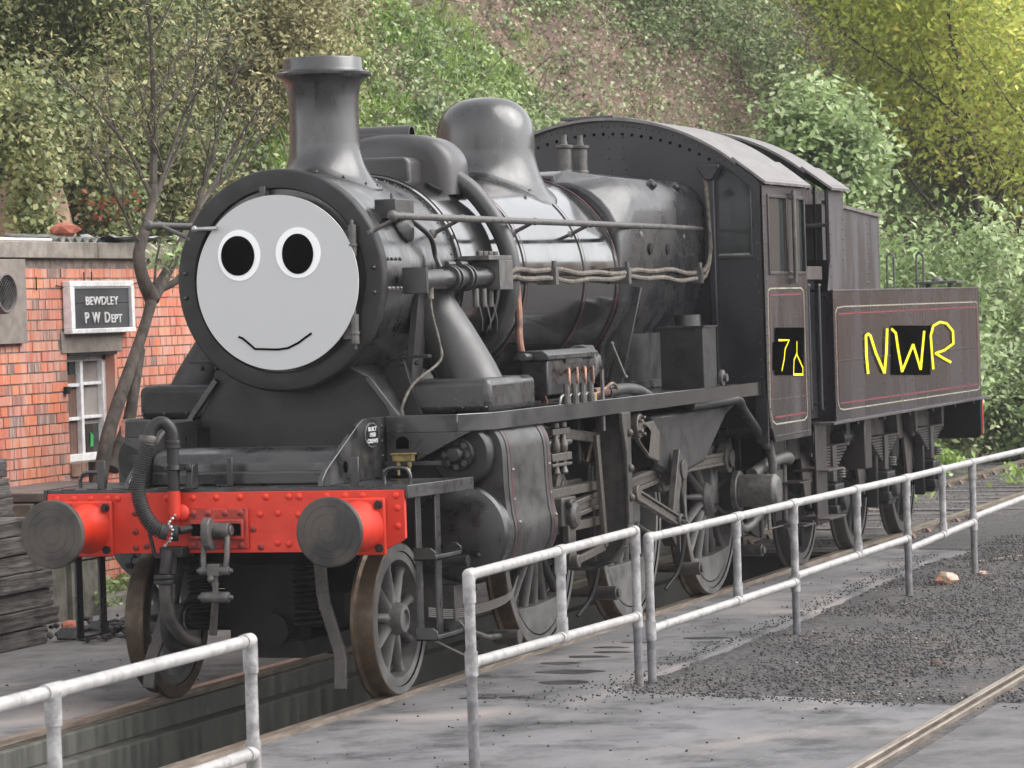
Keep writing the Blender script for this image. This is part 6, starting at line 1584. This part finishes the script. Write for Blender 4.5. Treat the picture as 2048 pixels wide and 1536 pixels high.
red_leaf = leaf_material('red_leaf', [(.25,.05,.04),(.45,.10,.07),(.4,.18,.1)], rough=.5, trans=.3)

# --- ground cover on the slope
N = 560000
X = rng.uniform(-20, 6, N); Y = rng.uniform(9, 82, N)
foot = np.array([terrain_foot(y) for y in np.arange(0, 90, .5)]); FX_ = np.interp(Y, np.arange(0,90,.5), foot)
keep = (X < FX_-.05) & (FX_-X < 14)
X, Y = X[keep], Y[keep]
n1 = np.array([noise.noise(Vector((x*.33, y*.16, 11))) for x, y in zip(X, Y)])       # grass patches, running diagonally down the slope
n2 = np.array([noise.noise(Vector((x*.5+y*.12, y*.22-x*.1, 4))) for x, y in zip(X, Y)])       # bare soil
Z = np.array([H(x, y) for x, y in zip(X, Y)])
P = np.stack([X, Y, Z], 1); ok = visible(P, 420); P, n1, n2 = P[ok], n1[ok], n2[ok]
u = rng.random(len(P))
PG = [(-9.9,22.7,1.0),(-9.5,22.2,.9),(-9.2,22.5,.7),(-8.2,23.8,.7),(-8.1,25.3,.9),(-7.9,26.4,.9),(-8.4,28.0,.9),(-7.6,27.6,.7),(-10.2,23.6,.8),(-8.9,26.8,.6)]
PSL = [(-8.6,29.6,.9),(-8.2,30.2,1.),(-7.8,30.9,1.),(-7.4,31.8,1.1),(-6.9,32.9,1.1),(-6.4,33.8,1.1),(-8.9,22.9,.35),(-10.6,22.4,.7),(-9.0,28.6,.6),(-9.3,23.5,.5)]
gz_ = sum(np.exp(-(((P[:,0]-a)/c)**2+((P[:,1]-b)/(c*1.5))**2)) for a, b, c in PG)
sz_ = sum(np.exp(-(((P[:,0]-a)/(c*.8))**2+((P[:,1]-b)/(c*1.2))**2)) for a, b, c in PSL)
n1 = n1 + gz_*.36 + .16*np.array([noise.noise(Vector((x*1.6, y*1.1, 2))) for x, y in zip(P[:,0], P[:,1])]); n2 = n2 + sz_*.62 - gz_*.3
bare = n2 > .24
soilk = bare & (u > .55)
P, n1, n2 = P[~soilk], n1[~soilk], n2[~soilk]; u = rng.random(len(P))
isg = (n1 > .22) & (u < .62)
isd0 = n2 > .12
isd = ~isg & ((u < .24) | (isd0 & (u < .75)))
isb = ~isg & ~isd
def clump(Pc, k, sp, up_):
    Q = np.repeat(Pc, k, 0)+rng.normal(size=(len(Pc)*k,3))*np.array([sp, sp, sp*.6]); Q[:,2] += up_*rng.random(len(Q)); return Q
g = P[isg]; Q = clump(g, 7, .11, .13); D = rng.normal(size=Q.shape)*.4; D[:,2] = 1
leaf_mesh('grass', Q, .19, grass_m, aspect=.09, dirs=D, kind='stuff')
Q = clump(P[isb], 9, .14, .24); leaf_mesh('bramble_cover', Q, .062, bramble_m, up_bias=.3, aspect=.8, kind='stuff', face=(.7,-.5,.6))
Q = clump(P[isd], 6, .14, .10); leaf_mesh('leaf_litter', Q, .055, dry_m, up_bias=.3, aspect=.5, kind='stuff', face=(.6,-.4,.6))
# dry stems and dead bracken lying over the bank
mb = MB()
idx = rng.choice(len(P), 1500, replace=False)
for p in P[idx]:
    d = Vector((random.uniform(-.3,.9), random.uniform(-.5,.5), random.uniform(-.2,.9))).normalized()*random.uniform(.4,1.3); p = Vector(p)
    mb.tube([p, p+d*.5+Vector((0,0,.12)), p+d+Vector((0,0,-.05*random.random()))], [.012,.009,.004], 3, caps=False)
o = mb.build('dry_stems', twig_pale, smooth=False, kind='stuff')

# --- trees and shrubs
def grow(base, height, spread, levels=3, kids=4, r0=.07, lean=(0,0,0), seed=1, start=.25, up_=.5, wob=.10):
    """returns list of (points, radii) limbs and tip points"""
    rnd = random.Random(seed); limbs = []; tips = []
    def go(p, d, L, r, lv):
        pts = [Vector(p)]; n = 5; q = Vector(p); dd = d.copy()
        for i in range(n):
            dd = (dd + Vector((rnd.uniform(-1,1), rnd.uniform(-1,1), rnd.uniform(-.6,1)))*wob*1.6 + Vector((0,0,.04))).normalized(); q = q+dd*(L/n); pts.append(q.copy())
        rad = [r*(1-.65*i/n) for i in range(n+1)]
        limbs.append((pts, rad, lv))
        if lv >= levels: tips.append(pts[-1]); tips.append(pts[-2]); tips.append(pts[-3]); return
        for k in range(kids + (lv == 0)*2):
            t = start + (1-start)*(k+rnd.random()*.6)/(kids+(lv == 0)*2); t = min(t, .98); i = int(t*n); p2 = pts[i].lerp(pts[min(i+1,n)], t*n-i)
            a = rnd.uniform(0, 2*PI); nd = (dd*rnd.uniform(.35,.7) + Vector((math.cos(a)*spread, math.sin(a)*spread, up_*rnd.uniform(0,1)))).normalized()
            go(p2, nd, L*rnd.uniform(.5,.72), rad[min(i+1,n)]*.62, lv+1)
        tips.append(pts[-1])
    go(base, (Vector((0,0,1))+Vector(lean)).normalized(), height, r0, 0)
    return limbs, tips
def plant(name, label, cat, loc, height, spread, lm, leafsize, nleaf, cloud, seed, levels=3, kids=4, r0=.06, aspect=.5, group=None, droop=.1, stems=1, bark_m=None, ub=.5, start=.2, lean=(0,0,0), crown_name='crown', flat=1., extra=None, up_=.5):
    t = thing(name, label, cat, loc, group)
    tr_, tw, C = MB(), MB(), []
    rnd = random.Random(seed)
    for k in range(stems):
        ln = (lean[0]+(rnd.uniform(-.45,.45) if stems > 1 else 0), lean[1]+(rnd.uniform(-.45,.45) if stems > 1 else 0), 0)
        limbs, tips = grow(Vector(loc)+Vector((rnd.uniform(-.15,.15),rnd.uniform(-.15,.15),-.1))*(stems > 1), height*rnd.uniform(.55,.75)/1.25, spread, levels, kids, r0, ln, seed*13+k, start, up_)
        for pts, rad, lv in limbs:
            (tr_ if lv < 2 else tw).tube(pts, rad, 7 if lv < 2 else 3, caps=False)
        C += tips
    tr_.build('trunk', bark_m or bark, t, ang=60)
    if tw.v: tw.build('twigs', twig_m, t, smooth=False, kind='stuff')
    C = np.array([c[:] for c in C]); per = max(1, nleaf//len(C))
    Q = np.repeat(C, per, 0); Q = Q + rng.normal(size=Q.shape)*np.array([cloud, cloud, cloud*flat])
    o = leaf_mesh(crown_name, Q, leafsize, lm, t, up_bias=ub*.6, aspect=aspect, droop=droop, kind='stuff', centre=C.mean(0)-np.array([0,0,.5]), face=(.3,-.3,.2))
    return t
hz = lambda x, y: H(x, y)
# right side
plant('ash_tree', 'tall yellow-green autumn tree at the upper right above the tender', 'tree', (-3.1,38.0,hz(-3.1,38.)), 9.5, .75, yellow_m, .11, 36000, .40, 5, kids=5, r0=.07, aspect=.4, droop=.35, ub=.4, start=.10)
plant('ash_tree', 'yellowing tree cut off by the right edge of the photograph', 'tree', (-1.2,35.5,hz(-1.2,35.5)), 8.2, .8, yellow_m, .12, 15000, .34, 15, kids=5, r0=.10, aspect=.4, droop=.35, start=.12)
plant('elder_bush', 'rounded pale green leafy bush directly behind the cab roof', 'bush', (-3.95,30.,hz(-3.95,30.)), 3.7, .7, green_l, .11, 17000, .22, 22, kids=5, r0=.06, aspect=.62, droop=.3, ub=1., start=.30)
plant('bramble_bush', 'low light green bush just behind the tender ladder hoops', 'bush', (-1.6,26.2,-.1), 4.3, .9, green_l, .10, 18000, .26, 31, kids=5, r0=.04, aspect=.55, droop=.2, ub=1., stems=3, levels=2)
plant('bramble_bush', 'green leafy bush below the yellow tree at the right edge', 'bush', (-.55,33.5,-.1), 4.2, .95, green_l, .10, 15000, .34, 33, kids=5, r0=.05, aspect=.55, droop=.2, ub=.8, stems=3, levels=2)
plant('bramble_bush', 'dark green bramble mound behind the rear corner of the tender', 'bush', (-1.0,30.0,-.1), 1.9, 1.1, bramble_m, .08, 14000, .28, 35, kids=5, r0=.03, aspect=.6, droop=.1, ub=.8, stems=4, levels=2)
plant('olive_bush', 'olive brown thicket under the yellow tree right of the pale bush', 'bush', (-3.3,41.,hz(-3.3,41.)), 5.6, .9, olive_m, .08, 28000, .45, 41, kids=5, r0=.06, stems=3, levels=2, start=.05)
plant('olive_bush', 'dull olive thicket between the pale bush and the yellow tree', 'bush', (-4.6,43.,hz(-4.6,43.)), 5.0, .9, olive_m, .066, 27599, .45, 43, kids=5, r0=.05, stems=3, levels=2, start=.05)
def broom(loc, h, w, n, seed, label):
    t = thing('broom_shrub', label, 'shrub', loc, None)
    a = rng.uniform(0, 2*PI, n); r = np.sqrt(rng.random(n)); L = rng.uniform(.5,1.,n)
    D = np.stack([r*np.cos(a)*w, r*np.sin(a)*w, np.ones(n)*h*(1.15-.5*r*r)], 1)
    C = np.array(loc)+D*L[:,None]+rng.normal(size=(n,3))*.10
    C[:,2] -= .1
    leaf_mesh('needles', C, .30, broom_m, t, aspect=.09, dirs=D/np.linalg.norm(D,axis=1)[:,None], kind='stuff')
    mb = MB()
    for k in range(60):
        i = rng.integers(n); p = Vector(loc); mb.tube([p, p+Vector(D[i])*.5+Vector((0,0,.1)), p+Vector(D[i])*.95], [.02,.012,.004], 3, caps=False)
    mb.build('stems', twig_m, t, smooth=False)
broom((-6.9,45,hz(-6.9,45)), 3.6, 2.6, 16000, 1, 'large dark broom thicket above the pale bush, top right of centre')
broom((-4.9,47,hz(-4.9,47)), 3.6, 2.2, 12000, 2, 'dark broom thicket left of the yellow tree crown')
broom((-8.5,35.5,hz(-8.5,35.5)), 1.9, 1.8, 9000, 3, 'brownish broom shrub on the upper slope above the cab')
broom((-1.6,50,hz(-1.6,50)), 4.2, 3.0, 9000, 4, 'dark broom thicket behind the yellow tree in the top right corner')
# left side: ivy-grown trees, and olive scrub filling the slope above the hut
plant('ivy_tree', 'ivy covered leaning tree above the left end of the hut roof', 'tree', (-8.6,17.2,hz(-8.6,17.2)), 6.4, .45, ivy_m, .066, 32199, .24, 51, kids=5, r0=.12, lean=(-.25,-.10,0), start=.02, bark_m=bark)
plant('willow_scrub', 'tall olive green scrub in the upper left corner', 'bush', (-11.5,22,hz(-11.5,22)), 5.2, .9, olive_m, .066, 39100, .42, 53, kids=5, r0=.06, stems=3, levels=2, start=.05)
plant('willow_scrub', 'yellowish olive scrub left of the chimney top', 'bush', (-10.0,24.,hz(-10.,24.)), 4.8, .85, olive_m, .066, 34500, .38, 55, kids=5, r0=.05, stems=3, levels=2, start=.05)
plant('willow_scrub', 'dark green scrub above the hut sign', 'bush', (-9.6,19.2,hz(-9.6,19.2)), 4.4, .85, dgreen_m, .066, 32199, .38, 57, kids=5, r0=.05, stems=3, levels=2, start=.05)
plant('willow_scrub', 'grey-green scrub behind the bare branches left of the smokebox', 'bush', (-8.8,21.,hz(-8.8,21)), 3.4, .9, olive_m, .066, 32199, .36, 59, kids=5, r0=.04, stems=3, levels=2, start=.05)
plant('willow_scrub', 'ivy dark scrub at the extreme left edge above the hut', 'bush', (-10.2,16.6,hz(-10.2,16.6)), 4.6, .8, ivy_m, .066, 27599, .35, 61, kids=5, r0=.05, stems=3, levels=2, start=.05)
plant('willow_scrub', 'reddish brown tinged scrub in the top left corner', 'bush', (-12.6,20.,hz(-12.6,20)), 5.0, .8, dry_m, .066, 20700, .5, 63, kids=5, r0=.05, stems=3, levels=2, start=.05)
plant('cotoneaster', 'small dark bush with red leaves just above the hut roof', 'bush', (-8.0,14.9,hz(-8.0,14.9)), 3.3, .7, ivy_m, .07, 9000, .24, 65, kids=4, r0=.03, stems=3, levels=2)
leaf_mesh('red_leaves', np.array([-7.7,14.6,3.50])+rng.normal(size=(90,3))*np.array([.2,.2,.09]), .06, red_leaf, world=(-7.7,14.6,3.3), kind='stuff')
# pale rock face behind the hut
bm = bmesh.new(); bmesh.ops.create_icosphere(bm, subdivisions=5, radius=1)
for v in bm.verts:
    k = 1+.22*noise.noise(v.co*1.3)+.07*noise.noise(v.co*4)+.02*noise.noise(v.co*14); v.co = Vector((v.co.x*.5, v.co.y*.42, v.co.z*1.2))*k
me = bpy.data.meshes.new('rock_outcrop'); bm.to_mesh(me); bm.free(); me.polygons.foreach_set('use_smooth',[True]*len(me.polygons)); me.materials.append(mat('sandstone', (.40,.25,.17), .9, c2=(.28,.19,.145), nscale=2.5, bump=.02, bscale=9, grime=(.18,.13,.10), gscale=1.5))
o = bpy.data.objects.new('rock_outcrop', me); finish(o, None, Matrix.Translation((-8.35,14.2,2.75))); tag(o, 'bare reddish sandstone face showing behind the left of the hut roof', 'rock')
# reddish soil bank by the line at right is part of the hill; nettles at its foot
for (x, y, n_) in ((-1.45,26.4,260),(-.6,20.5,120),(-1.3,22.5,160),(.2,24.0,120),(-1.9,28.5,300)):
    leaf_mesh('weeds', np.array([x,y,.05])+rng.normal(size=(n_,3))*np.array([.16,.35,.07]), .10, grass_m, up_bias=.5, aspect=.5, kind='stuff')
leaf_mesh('ground_ivy', np.stack([rng.uniform(-4.48,-4.12,2600), rng.uniform(5.9,10.5,2600), rng.uniform(.04,.16,2600)],1), .05, green_l, up_bias=2., aspect=.8, kind='stuff')
leaf_mesh('moss_weeds', np.array([-3.85,5.9,.05])+np.abs(rng.normal(size=(160,3)))*np.array([.12,.2,.05]), .04, green_l, up_bias=1.5, aspect=.7, kind='stuff')

# --- bare forked tree in front of the hut
tt = thing('bare_tree', 'bare forked tree leaning up in front of the hut, left of the smokebox', 'tree', (-3.9,6.05,.0))
mb = MB()
Tn = lambda L, r: mb.tube(curve_pts(L,6), list(np.interp(np.linspace(0,1,(len(L)-1)*6+1), np.linspace(0,1,len(r)), r)), 14)
Tn([(-3.9,6.05,-.05),(-3.9,6.2,.55),(-3.9,6.42,1.1),(-3.9,6.58,1.4),(-3.9,6.85,1.72),(-3.9,7.15,2.05),(-3.9,7.36,2.3),(-3.9,7.48,2.48)], [.072,.063,.06,.058,.055,.048,.044,.052])
Tn([(-3.9,6.6,1.1),(-3.86,6.85,1.45),(-3.86,7.0,1.75),(-3.88,7.2,2.05)], [.065,.052,.044,.03])
Tn([(-3.9,7.48,2.46),(-3.93,7.38,2.62),(-3.95,7.35,2.82),(-3.95,7.48,3.02),(-3.95,7.62,3.2),(-3.96,7.70,3.4)], [.07,.055,.05,.045,.04,.036])
Tn([(-3.9,7.48,2.46),(-3.88,7.66,2.62),(-3.86,7.80,2.76),(-3.85,7.98,2.92),(-3.84,8.12,3.05),(-3.8,8.2,3.2)], [.06,.048,.044,.04,.034,.028])
Tn([(-3.88,7.6,2.54),(-3.8,7.74,2.60),(-3.76,7.85,2.68)], [.035,.03,.028])
Tn([(-3.9,7.52,2.5),(-3.9,7.57,2.75),(-3.9,7.68,2.95)], [.014,.010,.008])
trunk = mb.build('trunk', bark, tt, ang=60)
twb = MB(); tipsA = []
def limb(p, d, L, r, lv, rnd):
    pts = [Vector(p)]; q = Vector(p); dd = Vector(d).normalized(); n = 6
    for i in range(n):
        dd = (dd+Vector((rnd.uniform(-.5,.5), rnd.uniform(-1,1), rnd.uniform(-.7,.8)))*.17).normalized(); q = q+dd*L/n; pts.append(q.copy())
    twb.tube(pts, [r*(1-.6*i/n) for i in range(n+1)], 6 if r > .012 else 4, caps=False)
    if lv == 0: tipsA.extend(pts[-3:]); return
    for k in range(5):
        i = 1+k; a = rnd.choice((-1,1)); nd = dd*.7+Vector((rnd.uniform(-.6,.6), a*rnd.uniform(.4,1.), rnd.uniform(-.2,.8)))
        limb(pts[i], nd, L*rnd.uniform(.4,.65), r*.5*(1-.1*k), lv-1, rnd)
rnd = random.Random(9)
for p, d, L, r in (((-3.96,7.70,3.4),(0,.15,1),1.5,.034),((-3.96,7.66,3.3),(-.2,-.6,.9),1.3,.022),((-3.8,8.2,3.2),(0,.8,.45),1.5,.026),((-3.8,8.2,3.2),(.1,.25,1),1.3,.022),((-3.95,7.5,3.1),(0,.7,.5),1.8,.020),((-3.95,7.4,2.9),(-.1,-.9,.8),1.2,.014),((-3.95,7.7,3.3),(0,.9,.9),1.7,.02),((-3.84,8.05,3.0),(.1,1.,.15),1.1,.014)):
    limb(p, d, L, r, 2, rnd)
twb.build('branches', twig_m, tt, smooth=False)
C = np.array([c[:] for c in tipsA]); C = C[rng.random(len(C)) < .8]
Q = np.repeat(C, 5, 0)+rng.normal(size=(len(C)*5,3))*.07
leaf_mesh('leaves', Q, .055, olive_m, tt, aspect=.28, droop=.3, kind='stuff')
Q = np.array([-3.85,7.85,2.82])+rng.normal(size=(260,3))*np.array([.1,.16,.09]); leaf_mesh('low_leaves', Q, .07, green_l, tt, aspect=.35, kind='stuff')

# ivy hanging over and beside the rock face
Q = np.concatenate([np.array([-8.0,13.7,4.35])+rng.normal(size=(5200,3))*np.array([.18,.75,.26]), np.array([-7.75,12.95,3.6])+rng.normal(size=(3000,3))*np.array([.14,.17,.5]), np.array([-7.8,15.0,3.7])+rng.normal(size=(2800,3))*np.array([.15,.22,.5])])
leaf_mesh('hanging_ivy', Q, .06, ivy_m, up_bias=.3, aspect=.8, kind='stuff', face=(.8,-.6,.3))

# ================================================================ THIN HAZE, ADDED TO PALE THE DISTANCE AND LIFT THE BLACKS
hm = bpy.data.materials.new('haze_air'); hm.use_nodes = True; hn = hm.node_tree
hn.nodes.remove(hn.nodes['Principled BSDF'])
pv = hn.nodes.new('ShaderNodeVolumePrincipled'); pv.inputs['Color'].default_value = (.93,.92,.95,1); pv.inputs['Density'].default_value = .0006; pv.inputs['Anisotropy'].default_value = .2
hn.links.new(pv.outputs[0], hn.nodes['Material Output'].inputs['Volume'])
hz_o = MB().box(-60,150,-40,160,-2.5,24).build('haze', hm, smooth=False); hz_o['kind'] = 'stuff'
